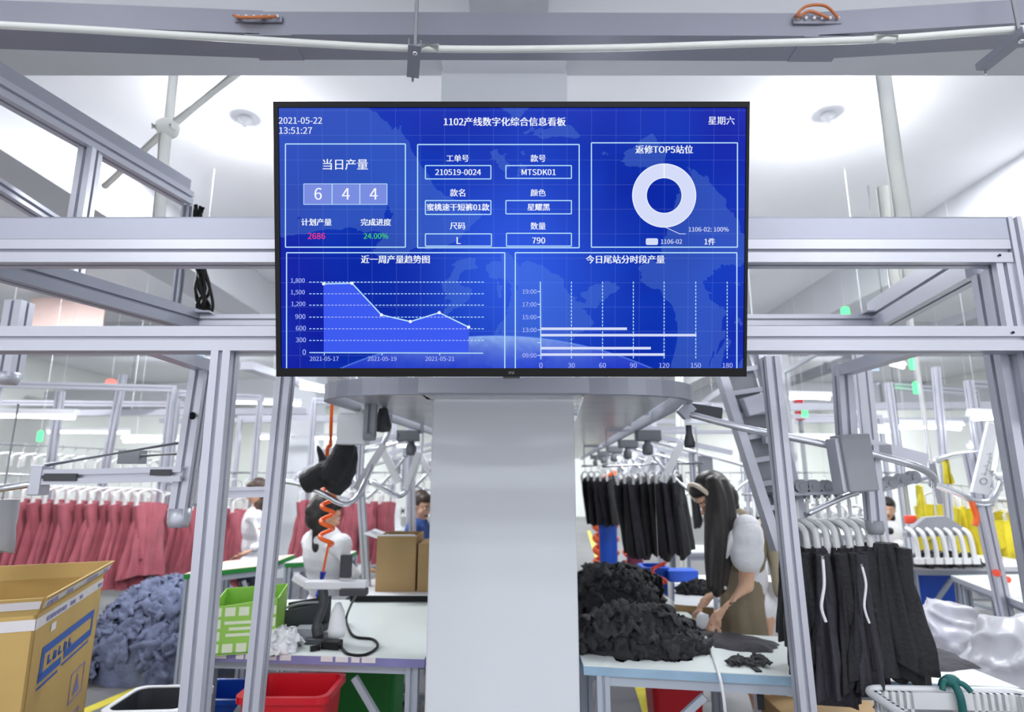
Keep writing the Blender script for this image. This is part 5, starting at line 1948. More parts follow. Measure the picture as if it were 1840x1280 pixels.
# white basket tied to the right table
def basket():
    zr = P(1690, 1242, 2.1).z
    cx_, cy_ = P(1690, 1242, 2.1).x, 1.95
    o = thing('plastic_basket', 'white slotted plastic basket tied below the right end of the table', 'basket', (cx_, cy_, zr - .3))
    W_, D_, Hh = 0.46, 0.28, 0.3
    R_ = rotz(-0.06)
    q = lambda x, y, z: V(cx_, cy_, zr) + R_ @ V(x, y, z)
    m = MB()
    def bx(x0_, x1_, y0_, y1_, z0_, z1_):
        m.box(q((x0_ + x1_) / 2, (y0_ + y1_) / 2, (z0_ + z1_) / 2), (x1_ - x0_, y1_ - y0_, z1_ - z0_), R_)
    for yy in (-D_ / 2, D_ / 2 - .01):
        bx(-W_ / 2, W_ / 2, yy, yy + .01, -.05, 0)
        bx(-W_ / 2, W_ / 2, yy, yy + .01, -.2, -.13)
        bx(-W_ / 2, W_ / 2, yy, yy + .01, -Hh, -.26)
        xx = -W_ / 2
        while xx < W_ / 2 - .01:
            if not (-0.1 < xx < 0.07):
                bx(xx, xx + .011, yy, yy + .01, -Hh, 0)
            xx += .022
        bx(-.1, .08, yy, yy + .01, -.3, -.13)
    for xx in (-W_ / 2, W_ / 2 - .01):
        bx(xx, xx + .01, -D_ / 2, D_ / 2, -.05, 0)
        bx(xx, xx + .01, -D_ / 2, D_ / 2, -Hh, -.13)
        y2 = -D_ / 2
        while y2 < D_ / 2:
            bx(xx, xx + .01, y2, y2 + .011, -Hh, 0)
            y2 += .024
    bx(-W_ / 2, W_ / 2, -D_ / 2, D_ / 2, -Hh, -Hh + .01)
    m.build('basket_body', WPLAST, o)
    m = MB()
    pts = []
    for sx, sy, a0 in ((1, 1, 0), (-1, 1, PI / 2), (-1, -1, PI), (1, -1, 1.5 * PI)):
        for i in range(6):
            a = a0 + PI / 2 * i / 5
            pts.append(q(sx * (W_ / 2 - .03) + .05 * math.cos(a), sy * (D_ / 2 - .03) + .05 * math.sin(a), 0.0))
    m.tube(pts, 0.012, 8, closed=True)
    m.build('rim', WPLAST, o)
    m = MB()
    kx = P(1702, 1240, 2.1).x - cx_
    k = D_ / 2
    pts = [q(kx, k + .06, -.02), q(kx, k + .04, .02), q(kx, k - .0, .034), q(kx + .003, k - .03, .0), q(kx + .006, k - .03, -.07)]
    m.tube(smooth_path(pts, 5), 0.012, 8)
    m.ball(q(kx, k, .034), (.028, .022, .02), None, 12)
    m.tube(smooth_path([q(kx, k, .034), q(kx - .03, k - .01, .034), q(kx - .042, k - .02, .012)], 4), 0.009, 8)
    m.tube(smooth_path([q(kx, k, .034), q(kx + .03, k - .01, .028), q(kx + .046, k - .02, .008)], 4), 0.009, 8)
    tag(m.build('knotted_tie', TEALT), 'teal cloth tie knotted around the rim of the white basket', 'tie')
    m = MB(); heap(m, q(0.02, 0, -Hh + .012), 0.2, 0.1, 0.1, 20, 50, 18, .02, 14)
    tag(m.build('basket_contents', CARD_D), 'brownish scraps lying inside the white basket', 'scraps', None, 'stuff')


basket()

# clear plastic bags on the floor at the right
def plastic_bag(c, rx, ry, h, seed, label, inner):
    o = thing('plastic_bag', label, 'bag', c)
    m = MB(); heap(m, c, rx, ry, h, seed, 110, 40, 0.09, 5, 0, None, 0.5, 0.2); m.build('film', FILM, o)
    m = MB(); heap(m, Vector(c) + V(0, .02, 0), rx * .72, ry * .72, h * .68, seed + 3, 60, 24, 0.05, 7, 0, None, 0.5, 0.1); m.build('contents', inner, o)


plastic_bag(V(P(1696, 1120, 3.7).x, 3.7, 0), 0.25, 0.24, 0.76, 3, 'clear plastic bag of pale cloth on the floor behind the right table', mat('pale_grey_cloth', (196, 194, 204), 0.9, 0, 0.1, 6))
plastic_bag(V(P(1822, 1150, 3.05).x, 3.05, 0), 0.26, 0.26, 0.78, 8, 'clear plastic bag of grey cloth at the right edge, nearest the table', mat('mid_grey_cloth', (150, 152, 164), 0.9, 0, 0.15, 6))
m = MB(); m.box((P(1500, 1265, 3.0).x, 3.1, 0.2), (0.5, 0.3, 0.4)); tag(m.build('carton', CARD_D, None, .004), 'cardboard carton on the floor under the right table', 'box')


# ================================================================== uprights and station equipment
def upright(px0, py0, px1, py1, Y, w, label, z0=0.0, z1=None, m_=ALU):
    a, b = P(px0, py0, Y), P(px1, py1, Y)
    k = (a.x - b.x) / (a.z - b.z)
    z1 = a.z if z1 is None else z1
    bx, tx = b.x + (z0 - b.z) * k, b.x + (z1 - b.z) * k
    o = thing('upright_post', label, 'post', (bx, Y, z0))
    m = MB(); m.prof((bx, Y, z0 + (0.01 if z0 == 0 else 0)), (tx, Y, z1), w, w, (0, 1, 0)); m.build('post', m_, o)
    if z0 == 0:
        m = MB(); m.box((bx, Y, 0.006), (w * 2, w * 2, 0.012)); m.build('base_plate', ALU_D, o)
    else:
        m = MB(); m.lathe([(0, -0.03), (w * .5, -0.028), (w * .62, -0.01), (w * .62, 0.02), (0, 0.02)], (bx, Y, z0), 20); m.build('rounded_foot', ALU, o)
    return bx, tx


upright(512, 690, 455, 1280, 2.02, 0.05, 'second aluminium upright from the left, standing before the left table', 0, 1.9)
upright(1388, 690, 1448, 1280, 2.02, 0.05, 'aluminium upright standing before the right table', 0, 1.9)
upright(648, 880, 660, 1075, 3.9, 0.045, 'aluminium upright behind the left table, right of the seated worker', 0, 2.2)
upright(740, 880, 742, 1070, 4.3, 0.045, 'aluminium upright close to the left side of the pillar', 0, 2.2)
upright(1762, 900, 1788, 1020, 3.6, 0.06, 'aluminium upright below the curved steel rail at the right', 0, 1.62)
upright(1552, 690, 1562, 790, 3.4, 0.07, 'pale upright behind the hanging control box', 0, 2.4)
upright(205, 760, 190, 840, 6.0, 0.06, 'pale upright at the far left carrying the red indicator', 0, 2.5)
upright(100, 770, 92, 830, 5.8, 0.06, 'pale upright at the far left below the duct', 0, 2.3)
upright(40, 520, 10, 700, 2.35, 0.07, 'short aluminium upright hanging at the left edge', 1.88, 2.2)
upright(1690, 760, 1702, 900, 5.0, 0.05, 'pale upright behind the yellow garments', 0, 2.4)
upright(735, 700, 735, 860, 6.0, 0.05, 'far aluminium upright left of the pillar', 0, 2.4)
upright(1340, 760, 1345, 900, 5.2, 0.05, 'far aluminium upright above the bending worker', 0, 2.4)
upright(1222, 760, 1226, 1000, 5.6, 0.06, 'white upright right of the black trousers', 0, 2.5, PIPEW)


# ---- left hanging station
def left_station():
    Y = 2.06
    o = thing('hanging_station', 'hanging aluminium arm station with rounded lower end, left of the nearest left upright', 'station', P(322, 945, Y))
    a, b = P(366, 632, Y), P(322, 930, Y)
    m = MB(); m.prof(V(a.x, Y, 1.9), b, 0.055, 0.05, (0, 1, 0)); m.build('hanging_post', ALU, o)
    m = MB(); m.bar(V(a.x + .01, GY + .031, 1.875), V(a.x + .01, Y + .025, 1.875), .05, .04); m.build('holding_bar', ALU, o)
    m = MB(); m.lathe([(0, -0.035), (.03, -0.033), (.036, -0.015), (.036, 0.03), (0, 0.03)], b, 20); m.build('rounded_foot', ALU, o)
    m = MB(); m.cyl(P(380, 690, Y - .05), P(351, 905, Y - .05), 0.011, 10); m.build('air_pipe', WPLAST, o)
    m = MB(); m.bar(P(346, 905, Y - .05), P(362, 905, Y - .02), 0.02, 0.02); m.build('clamp', ALU_D, o)
    c, d = P(330, 852, Y - .03), P(78, 858, Y - .03)
    m = MB(); m.prof(c, d, 0.04, 0.05); m.build('arm', ALU, o)
    m = MB(); m.bar(c + V(-.03, -.024, .005), c + V(-.1, -.024, .005), .004, .02); m.bar(d + V(.02, -.024, 0), d + V(.13, -.024, 0), .004, .025); m.build('slot_cover', DARKP, o)
    m = MB(); m.box(d + V(-.01, 0, -.01), (0.04, 0.05, 0.1)); m.build('end_bracket', ALU, o, .004)
    m = MB(); m.tube(smooth_path([d + V(0, -.01, -.02), d + V(-.07, -.03, -.03), d + V(-.14, -.12, -.05), d + V(-.24, -.22, -.06)], 6), 0.012, 10); m.build('curved_rail', STEEL, o)
    m = MB(); m.cyl(d + V(.0, 0, .04), P(345, 792, Y), 0.007, 8); m.build('upper_rod', ALU_D, o)
    m = MB(); m.cyl(P(250, 820, Y + .2), P(330, 815, Y + .05), 0.007, 8); m.box(P(238, 822, Y + .2), (.08, .05, .05)); m.build('reader_box', GREYP, o)
    m = MB(); m.cyl(P(346, 745, Y - .03), P(346, 750, Y - .06), .009, 10); m.build('screw', BLACKP, o)
    o2 = thing('tie_bar', 'short horizontal aluminium bar between the two left uprights', 'bar', P(445, 886, 2.02))
    m = MB(); m.prof(P(398, 886, 2.05), P(480, 884, 2.05), 0.03, 0.035); m.build('bar', ALU, o2)
    m = MB(); m.box(P(398, 886, 2.05), (.012, .05, .05)); m.build('end_plate', ALU_D, o2)


left_station()


# ---- station heads along the conveyor: bracket, inclined rail, V-shaped garment rail
def make_station(group):
    o = thing('loading_station', 'x', 'station', (0, 0, 0), group)
    m = MB(); m.box((0.06, 0, -0.03), (0.16, 0.09, 0.07)); m.build('motor_bracket', MIDP, o, .006)
    m = MB(); m.lathe([(0, -.16), (.03, -.155), (.036, -.14), (.036, -.1), (.02, -.08), (.02, -.04), (0, -.04)], (0.05, -.02, 0), 14); m.build('motor', MIDP, o)
    m = MB(); m.tube(smooth_path([V(0.02, 0, -.05), V(.3, 0, -.12), V(.6, 0, -.2), V(.74, 0, -.25), V(.78, .02, -.31), V(.74, .05, -.36)], 6), 0.012, 10); m.build('inclined_rail', STEEL, o)
    m = MB(); m.bar((0.12, .03, -.03), (.62, .03, -.14), .03, .03); m.build('support_bar', ALU, o)
    m = MB(); m.tube(smooth_path([V(.08, -.02, -.16), V(.2, -.06, -.3), V(.33, -.12, -.42), V(.42, -.14, -.45), V(.52, -.12, -.43), V(.62, -.06, -.36), V(.74, 0, -.3)], 6), 0.011, 10); m.build('curved_rail', STEEL, o)
    m = MB(); m.box((.2, -.05, -.2), (.05, .025, .3), Matrix.Rotation(0.5, 3, 'Y')); m.build('guard_plate', WPLAST, o, .005)
    m = MB(); m.prof((.36, .05, -.06), (.36, .05, -.42), .035, .035, (0, 1, 0)); m.build('drop_post', ALU, o)
    m = MB(); m.box((.44, .04, -.22), (.09, .05, .12)); m.build('control_box', GREYP, o, .005)
    return reg(o)


GS = 'loading stations along the overhead conveyor'
st0 = make_station(GS)
first_st = True
for i, Y in enumerate([3.9, 5.0, 6.2, 7.6, 9.2]):
    for side in (1, -1):
        x = cxL + side * 0.73 + (Y - 2.05) * sk
        lab = 'loading station on the %s side of the conveyor, %s from the front' % ('right' if side > 0 else 'left', ORD[i])
        if first_st:
            first_st = False
            st0.location = (x, Y, lz - 0.03)
            st0['label'] = lab
        else:
            dup(st0, (x, Y, lz - 0.03), 0.0 if side > 0 else PI, lab)


# ---- near right station
def right_station():
    Y = 2.16
    o = thing('hanging_station', 'near right hanging station with inclined tube, grey control box and hanging post', 'station', P(1530, 880, Y))
    xu = P(1510, 640, Y).x
    m = MB(); m.prof(V(xu, Y, 1.9), P(1520, 785, Y), .05, .05, (0, 1, 0)); m.build('upper_post', ALU, o)
    m = MB(); m.bar(V(xu, GY + .031, 1.875), V(xu, Y + .025, 1.875), .05, .04); m.build('holding_bar', ALU, o)
    m = MB(); m.prof(P(1560, 800, Y + .04), P(1572, 940, Y + .04), .05, .045, (0, 1, 0)); m.build('lower_post', ALU, o)
    b = P(1572, 946, Y + .04)
    m = MB(); m.lathe([(0, -0.03), (.024, -0.028), (.03, -0.012), (.03, 0.02), (0, 0.02)], b, 20); m.build('rounded_foot', GREYP, o)
    m = MB(); m.box(P(1534, 832, Y - .04), (.105, .08, .2), Matrix.Rotation(-.06, 3, 'Y')); m.build('control_box', GREYP, o, .006)
    m = MB(); m.box(P(1507, 836, Y - .03), (.035, .07, .19), Matrix.Rotation(-.06, 3, 'Y')); m.build('box_door', ALU, o, .004)
    t = smooth_path([P(1232, 742, Y + .2), P(1330, 768, Y + .12), P(1450, 792, Y + .05), P(1560, 815, Y), P(1620, 830, Y), P(1655, 842, Y + .02), P(1675, 856, Y + .06), P(1676, 872, Y + .1)], 6)
    m = MB(); m.tube(t, .014, 12); m.build('inclined_tube', STEEL, o)
    m = MB(); m.bar(P(1555, 800, Y + .08), P(1664, 828, Y + .08), .02, .05); m.build('side_profile', ALU, o)
    m = MB(); m.box(P(1585, 812, Y + .06), (.06, .02, .05)); m.build('mounting_plate', GREYP, o)
    m = MB(); m.box(P(1262, 740, Y + .22), (.15, .05, .05), Matrix.Rotation(.15, 3, 'Y')); m.build('motor_bracket', DARKP, o, .005)
    m = MB(); m.lathe([(0, -.06), (.02, -.058), (.022, -.04), (.012, 0), (.012, .03), (0, .03)], P(1238, 778, Y + .2), 14); m.build('motor', DARKP, o)
    m = MB(); m.bar(P(1225, 730, Y + .2), P(1240, 745, Y + .2), .04, .06); m.build('link_block', ALU_D, o)
    # wheel row under the box
    def wheels(a, b, n_, r_):
        for k in range(n_):
            q = a.lerp(b, k / max(1, n_ - 1))
            mm = MB(); mm.cyl(q + V(0, -.012, 0), q + V(0, .012, 0), r_, 18); mm.cyl(q + V(0, -.016, 0), q + V(0, -.012, 0), r_ * .45, 12); mm.build('wheel', GREYP, o)
    wheels(P(1439, 874, Y + .12), P(1484, 875, Y + .12), 3, .026)
    wheels(P(1577, 873, Y + .1), P(1640, 858, Y + .14), 4, .025)
    m = MB(); m.bar(P(1425, 888, Y + .13), P(1550, 884, Y + .1), .03, .012); m.build('wheel_rail', ALU_D, o)
    m = MB(); m.bar(P(1565, 886, Y + .1), P(1672, 856, Y + .16), .03, .012); m.build('wheel_rail', ALU_D, o)
    m = MB(); m.tube(smooth_path([P(1448, 925, Y - .05), P(1480, 910, Y - .03), P(1520, 892, Y), P(1540, 886, Y + .02)], 5), .01, 10); m.build('branch_rail', STEEL, o)
    # near hanging rail for the carriers
    m = MB(); m.cyl(P(1380, 889, 2.44), P(1575, 880, 2.28), .009, 10); m.build('carrier_rail', STEEL, o)
    m = MB(); m.bar(P(1500, 884, 2.36), P(1500, 884, 2.36) + V(0, -.1, .06), .02, .02); m.build('rail_link', ALU_D, o)


right_station()

# inclined lifting conveyor
o = thing('lift_conveyor', 'steep inclined aluminium lift conveyor right of the display', 'conveyor', P(1420, 960, 2.45))
a, b = P(1325, 640, 2.5), P(1424, 985, 2.4)
d = (b - a).normalized()
nn = d.cross(V(0, 1, 0)).normalized()
m = MB()
for s_ in (-1, 1):
    m.bar(a + nn * .095 * s_, b + nn * .06 * s_, .035, .06, (0, 1, 0))
m.build('side_rail', ALU, o)
m = MB(); m.bar(a + V(0, .03, 0), a.lerp(b, .93) + V(0, .03, 0), .12, .02, (0, 1, 0)); m.build('chain_guard', GREYP, o)
m = MB()
for k in range(7):
    q = a.lerp(b, .08 + k * .12)
    m.bar(q - nn * .07, q + nn * .07, .02, .02, (0, 1, 0))
m.build('cross_bar', ALU, o)
m = MB(); m.box(a.lerp(b, .28) + V(0, -.05, 0), (.11, .05, .08), Matrix.Rotation(-.28, 3, 'Y')); m.box(a.lerp(b, .45) + V(.02, -.05, 0), (.06, .04, .06)); m.build('drive_box', ALU, o, .005)
m = MB(); m.tube(smooth_path([a + nn * .12, a.lerp(b, .3) + nn * .13 + V(0, -.03, 0), a.lerp(b, .6) + nn * .1, b + nn * .05], 5), .008, 8); m.build('cable_sleeve', WPLAST, o)

# printed white guard, curved rail at the right
o = thing('guard_panel', 'slanting white panel with small grey printing, near the right edge', 'panel', P(1770, 885, 3.5))
qs = [P(1746, 885, 3.5), P(1776, 890, 3.5), P(1812, 765, 3.55), P(1776, 758, 3.55)]
m = MB(); m.prism(qs, (0, .02, 0)); m.build('panel', WPLAST, o, .004)
m = MB()
ax = ((qs[3] - qs[0]) + (qs[2] - qs[1])).normalized()
sx = (qs[1] - qs[0]).normalized()
base = qs[0].lerp(qs[1], .5) + V(0, -.002, 0) + ax * .05
rn = random.Random(4)
m.tube([base + ax * .03 + sx * (.02 * math.cos(t * PI / 6)) + ax * .02 * math.sin(t * PI / 6) for t in range(12)], .003, 6, closed=True)
for k in range(6):
    q = base + ax * (.075 + .026 * k)
    m.box(q, (.003, .001, .02), Matrix.Rotation(.27, 3, 'Y'))
    m.box(q + sx * .012 * rn.choice((-1, 1)), (.02, .001, .003), Matrix.Rotation(.27, 3, 'Y'))
    m.box(q + ax * .01, (.016, .001, .003), Matrix.Rotation(.27, 3, 'Y'))
m.build('printed_letters', GREYP, o)
o = thing('curved_rail', 'bright curved steel rail bending round beneath the printed white panel', 'rail', P(1760, 905, 3.55))
m = MB(); m.tube(smooth_path([P(1672, 868, 3.3), P(1692, 876, 3.4), P(1728, 890, 3.5), P(1755, 902, 3.52), P(1778, 902, 3.55), P(1790, 886, 3.6), P(1800, 860, 3.65), P(1822, 790, 3.7)], 6), .018, 12); m.build('rail', STEEL, o)
m = MB(); m.box(P(1768, 905, 3.58), (.07, .07, .03)); m.build('post_cap', ALU_D, o)
o = thing('curved_rail', 'bright steel rail leaving the picture at the right edge', 'rail', P(1820, 862, 3.4))
m = MB(); m.tube(smooth_path([P(1786, 848, 3.5), P(1800, 858, 3.45), P(1830, 868, 3.3), P(1880, 880, 3.1)], 6), .014, 10); m.tube(smooth_path([P(1790, 858, 3.52), P(1810, 868, 3.47), P(1840, 876, 3.3), P(1880, 890, 3.1)], 6), .012, 10); m.build('rail', STEEL, o)
m = MB(); m.cyl(P(1786, 848, 3.5), P(1786, 848, 3.5) + (P(1803, 700, 3.6) - P(1786, 848, 3.5)) * ((CEIL_Z - P(1786, 848, 3.5).z) / (P(1803, 700, 3.6).z - P(1786, 848, 3.5).z)), .016, 10); m.build('drop_pipe', PIPEW, o)
o = thing('curved_rail', 'bright steel rail above the single yellow garment at the right', 'rail', P(1700, 820, 4.0))
m = MB(); m.tube(smooth_path([P(1674, 832, 3.9), P(1700, 822, 4.0), P(1730, 816, 4.2), P(1760, 814, 4.4)], 6), .02, 10); m.build('rail', STEEL, o)
m = MB(); m.cyl(P(1674, 832, 3.9), V(P(1674, 832, 3.9).x, 3.9, CEIL_Z), .008, 10); m.build('drop_pipe', PIPEW, o)
m = MB(); m.cyl(P(1674, 832, 3.9), P(1690, 905, 3.95), .018, 10); m.build('lower_pipe', ALU, o)

# ---- left station between uprights: rails, box, black garment, orange hose
o = thing('curved_rail', 'bright curved steel rail looping under the lifted black garment', 'rail', P(600, 890, 2.9))
m = MB(); m.tube(smooth_path([P(505, 864, 2.8), P(545, 872, 2.8), P(585, 890, 2.8), P(612, 905, 2.82), P(632, 902, 2.86), P(650, 880, 2.92), P(672, 830, 3.0), P(692, 792, 3.05), P(700, 770, 3.06)], 6), .013, 12); m.build('rail', STEEL, o)
m = MB(); m.cyl(P(700, 775, 3.06), V(P(700, 775, 3.06).x, 3.06, lz), .01, 8); m.build('drop_rod', ALU, o)
m = MB(); m.bar(P(640, 880, 2.95), P(690, 800, 3.02), .035, .02, (0, 1, 0)); m.build('guard_plate', WPLAST, o)
o = thing('curved_rail', 'second curved steel rail loop nearer the pillar', 'rail', P(710, 890, 3.4))
m = MB(); m.tube(smooth_path([P(662, 866, 3.4), P(690, 880, 3.4), P(712, 892, 3.42), P(728, 886, 3.45), P(742, 860, 3.5), P(756, 812, 3.55), P(758, 780, 3.55)], 6), .013, 12); m.build('rail', STEEL, o)
m = MB(); m.cyl(P(758, 782, 3.55), V(P(758, 782, 3.55).x, 3.55, lz + .005), .01, 8); m.build('drop_rod', ALU, o)
m = MB(); m.bar(P(728, 880, 3.45), P(752, 815, 3.52), .035, .02, (0, 1, 0)); m.build('guard_plate', WPLAST, o)
o = thing('station_box', 'pale translucent control box under the left end of the conveyor', 'control box', P(640, 800, 2.7))
m = MB(); m.box(P(636, 768, 2.7), (.13, .1, .16)); m.build('box_body', WPLAST, o, .006)
m = MB(); m.box(P(634, 738, 2.66), (.1, .06, .03)); m.build('terminal_cover', WPLAST, o)
m = MB(); m.cyl(P(636, 740, 2.72), V(P(636, 740, 2.72).x, 2.72, lz + .01), .01, 8); m.build('hanger_rod', ALU, o)
o = thing('hanging_post', 'short grey post with rounded end hanging beside the pale control box', 'post', P(665, 790, 2.6))
a, b = P(667, 730, 2.6), P(664, 785, 2.6)
m = MB(); m.prof(V(a.x, a.y, lz), b, .05, .045, (0, 1, 0)); m.build('post', GREYP, o)
m = MB(); m.lathe([(0, -.02), (.026, -.016), (.03, 0), (.03, .015), (0, .015)], b, 16); m.build('rounded_foot', GREYP, o)
o = thing('drive_motor', 'small dark drive motor beneath the conveyor, left of the pillar', 'motor', P(690, 765, 2.7))
m = MB(); m.lathe([(0, -.05), (.035, -.045), (.04, -.02), (.03, .02), (.02, .06), (0, .06)], P(688, 758, 2.7), 16); m.build('motor_body', DARKP, o)
m = MB(); m.cyl(P(690, 748, 2.72), V(P(690, 748, 2.72).x, 2.72, lz), .012, 8); m.build('mount', ALU_D, o)

# lifted black garment
m = MB()
for k, (pts, rr) in enumerate([
        ([(626, 782), (618, 810), (606, 838), (590, 862)], [.035, .05, .062, .055]),
        ([(606, 838), (580, 852), (556, 866), (545, 872)], [.05, .056, .052, .044]),
        ([(628, 800), (622, 830), (610, 862), (598, 886)], [.035, .055, .06, .035]),
        ([(570, 800), (578, 820), (588, 840), (600, 850)], [.006, .018, .032, .04]),
        ([(636, 812), (630, 835), (622, 855), (612, 868)], [.012, .03, .03, .02])]):
    q = smooth_path([P(x, y, 2.78 + .02 * k) for x, y in pts], 5)
    R2 = []
    for i in range(len(q)):
        t = i / (len(q) - 1) * (len(rr) - 1)
        j = min(int(t), len(rr) - 2)
        R2.append((rr[j] + (rr[j + 1] - rr[j]) * (t - j)) * (1 + .05 * math.sin(i * 1.7 + k)))
    m.tube(q, R2, 14)
gar = m.build('black_garment', BLACKF, None, 0, .007, 2)
tag(gar, 'crumpled black garment lifted on the left station above the seated worker', 'garment')
m = MB()
m.tube(smooth_path([P(600, 690, 2.72), P(596, 740, 2.75), P(594, 800, 2.9)], 6), .008, 8)
m.tube(coil(P(592, 868, 2.95), .03, .3, 4.2), .0105, 8)
m.tube(smooth_path([P(594, 800, 2.9), P(588, 812, 2.93), P(592, 868, 2.95)], 6), .01, 8)
m.tube(smooth_path([P(592, 972, 2.96), P(586, 1000, 3.0), P(580, 1030, 3.0)], 6), .006, 8)
tag(m.build('coiled_hose', ORANGE), 'bright orange coiled hose hanging in front of the seated worker', 'hose')
o = thing('air_tool', 'slim blue air tool at the end of the orange hose', 'tool', P(575, 1075, 3.0))
m = MB(); m.cyl(P(581, 1028, 3.0), P(572, 1072, 3.0), .016, 12); m.build('tool_body', mat('blue_tool', (40, 60, 190), .35), o)
m = MB(); m.cyl(P(572, 1072, 3.0), P(568, 1098, 3.0), .008, 8); m.build('nozzle', DARKP, o)

# sign cards
for (px, py, Y, idx, lab) in ((348, 648, 4.2, 1, 'pale blue number card hanging above the left station'), (1560, 655, 4.2, 2, 'pale blue number card hanging beside the right hanging post')):
    c = P(px, py, Y)
    o = thing('number_card', lab, 'sign', c)
    m = MB(); m.box(c, (.15, .006, .1)); m.build('card', SIGNB, o)
    m = MB(); write_on(m, idx, c + V(0, -.0045, 0), (1, 0, 0), (0, 0, 1), .07); m.build('digits', INKBLUE, o)
    m = MB()
    m.cyl(c + V(0, 0, .05), V(c.x, c.y, CEIL_Z), .0012, 6); m.build('string', WHITE, o)

# indicator lights
for (px, py, Y, gm, r_, lab) in ((1640, 655, 5.6, GLOWG, .03, 'green indicator light high at the right between the beams and the lamps'), (1647, 698, 5.2, GLOWG, .028, 'green indicator light on a slim pole, just under the high green one'),
                             (1519, 562, 6.0, GLOWG, .04, 'green indicator light on the rear right beam'), (72, 785, 6.0, GLOWG, .025, 'green indicator light at the far left under the tube lamp'),
                             (199, 692, 6.0, GLOWR, .05, 'red indicator light on the far left upright'), (1446, 742, 6.6, GLOWG, .03, 'green indicator light beside the red cabinet')):
    c = P(px, py, Y)
    o = thing('signal_light', lab, 'indicator light', c)
    m = MB(); m.lathe([(0, -.05), (r_, -.045), (r_, .045), (r_ * .6, .06), (0, .06)], c, 14); m.build('lens', gm, o)
    m = MB(); m.cyl(c + V(0, 0, .055), V(c.x, c.y, CEIL_Z), .0013, 6); m.build('pole', WHITE, o)
c = P(1436, 733, 8.5)
o = thing('fire_cabinet', 'narrow red cabinet far back right of the display', 'cabinet', V(c.x, c.y, 0))
m = MB(); m.box(V(c.x, c.y, c.z), (.09, .1, .36)); m.build('cabinet_body', REDP, o)
m = MB(); m.cyl(V(c.x, c.y, 0), V(c.x, c.y, c.z - .18), .03, 8); m.build('stand', GREYP, o)
c = P(120, 568, 7.5)
m = MB(); m.box(c, (1.0, .02, .5)); m.cyl(c + V(-.4, 0, .2), V(c.x - .4, c.y, CEIL_Z), .002, 6); m.cyl(c + V(.4, 0, .2), V(c.x + .4, c.y, CEIL_Z), .002, 6)
tag(m.build('banner', PINKB), 'faded pinkish banner hanging far back at the left', 'banner')

# ================================================================== more work rows far back
def back_row(x0, x1, y, ang, n, label_rail, what, sc, put_each=None, z=1.5):
    a = V(x0, y, z)
    b = V(x1, y + (x1 - x0) * math.tan(ang), z)
    rail('hanging_rail', a, b, .014, label_rail)
    for i in range(n):
        q = a.lerp(b, (i + .5) / n)
        put_hanger(q, 1.3 + rnd.uniform(-.3, .3), 'white hanger %s, %s from its left end' % (what, ORD[i]), sc)


back_row(-3.9, -2.2, 8.2, .05, 9, 'steel rail of bare hangers far behind the left uprights', 'far behind the left uprights', 1.2)
back_row(-1.9, -.75, 7.2, .05, 8, 'steel rail of bare hangers far back left of the pillar', 'far back left of the pillar', 1.1)
back_row(1.6, 2.9, 6.6, .08, 10, 'steel rail of bare hangers behind the bending worker', 'on the rail behind the bending worker', 1.1)
back_row(3.4, 5.2, 8.0, .05, 10, 'steel rail of bare hangers far behind the wheel row', 'far behind the wheel row', 1.2)
ra, rb = P(1332, 888, 4.3), P(1398, 892, 4.2)
rail('hanging_rail', ra, rb, .012, 'short rail with dark garments right behind the bending worker', False)
for i in range(6):
    q = ra.lerp(rb, (i + .5) / 6)
    put_hanger(q, 1.2, 'white clip hanger right behind the bending worker, %s from the left' % ORD[i], .8)
    if i in (1, 2, 4, 5):
        put(blk_protos[i % 4], blk_used, i % 4, q + V(0, 0, -.1), 1.3, 'dark garment right behind the bending worker, %s place from the left' % ORD[i], 'garment', 'dark garments behind the bending worker', .3 if i < 3 else .36)
put(red_protos[0], red_used, 0, P(1352, 922, 4.25), 1.2, 'small red garment right behind the bending worker', 'garment', None, .16)
ra, rb = P(1425, 878, 3.6), P(1560, 884, 3.5)
rail('hanging_rail', ra, rb, .01, 'thin rail of bare hangers behind the near black garments', False, hold='gantry')
for i in range(9):
    put_hanger(ra.lerp(rb, (i + .5) / 9), 1.4 + rnd.uniform(-.2, .2), 'bare white hanger behind the near black garments, %s from the left' % ORD[i], 1.2)
for i in range(3):
    put(blk_protos[i], blk_used, i, V(2.0 + .14 * i, 6.6 + (.4 + .14 * i) * math.tan(.08), 1.36), 1.0, 'black garment on the far rail behind the long hair, %s from the left' % ORD[i], 'garment', None, .8)

# overhead channels of the far rows
for k, (p0, p1, lab) in enumerate([((-6.5, 6.9, 2.18), (-2.3, 6.6, 2.18), 'long grey lamp channel above the far left red garments'),
                                   ((-5.5, 9.2, 2.3), (-1.0, 8.9, 2.3), 'long grey lamp channel far back on the left'),
                                   ((2.2, 6.4, 2.2), (6.2, 6.1, 2.2), 'long grey lamp channel above the yellow garments'),
                                   ((2.0, 9.4, 2.3), (7.0, 9.0, 2.3), 'long grey lamp channel far back on the right'),
                                   ((-2.4, 5.2, 2.45), (-1.9, 10, 2.45), 'grey lamp channel running back left of the pillar'),
                                   ((2.1, 4.6, 2.4), (2.9, 9.9, 2.4), 'grey lamp channel running back above the bending worker')]):
    o = thing('lamp_channel', lab, 'channel', (Vector(p0) + Vector(p1)) / 2)
    m = MB(); m.bar(p0, p1, .12, .07); m.build('channel', ALU, o)
    for t in (.1, .5, .9):
        q = Vector(p0).lerp(Vector(p1), t)
        m = MB(); m.cyl(q, V(q.x, q.y, CEIL_Z), .002, 6); m.build('suspension_rod', WHITE, o)

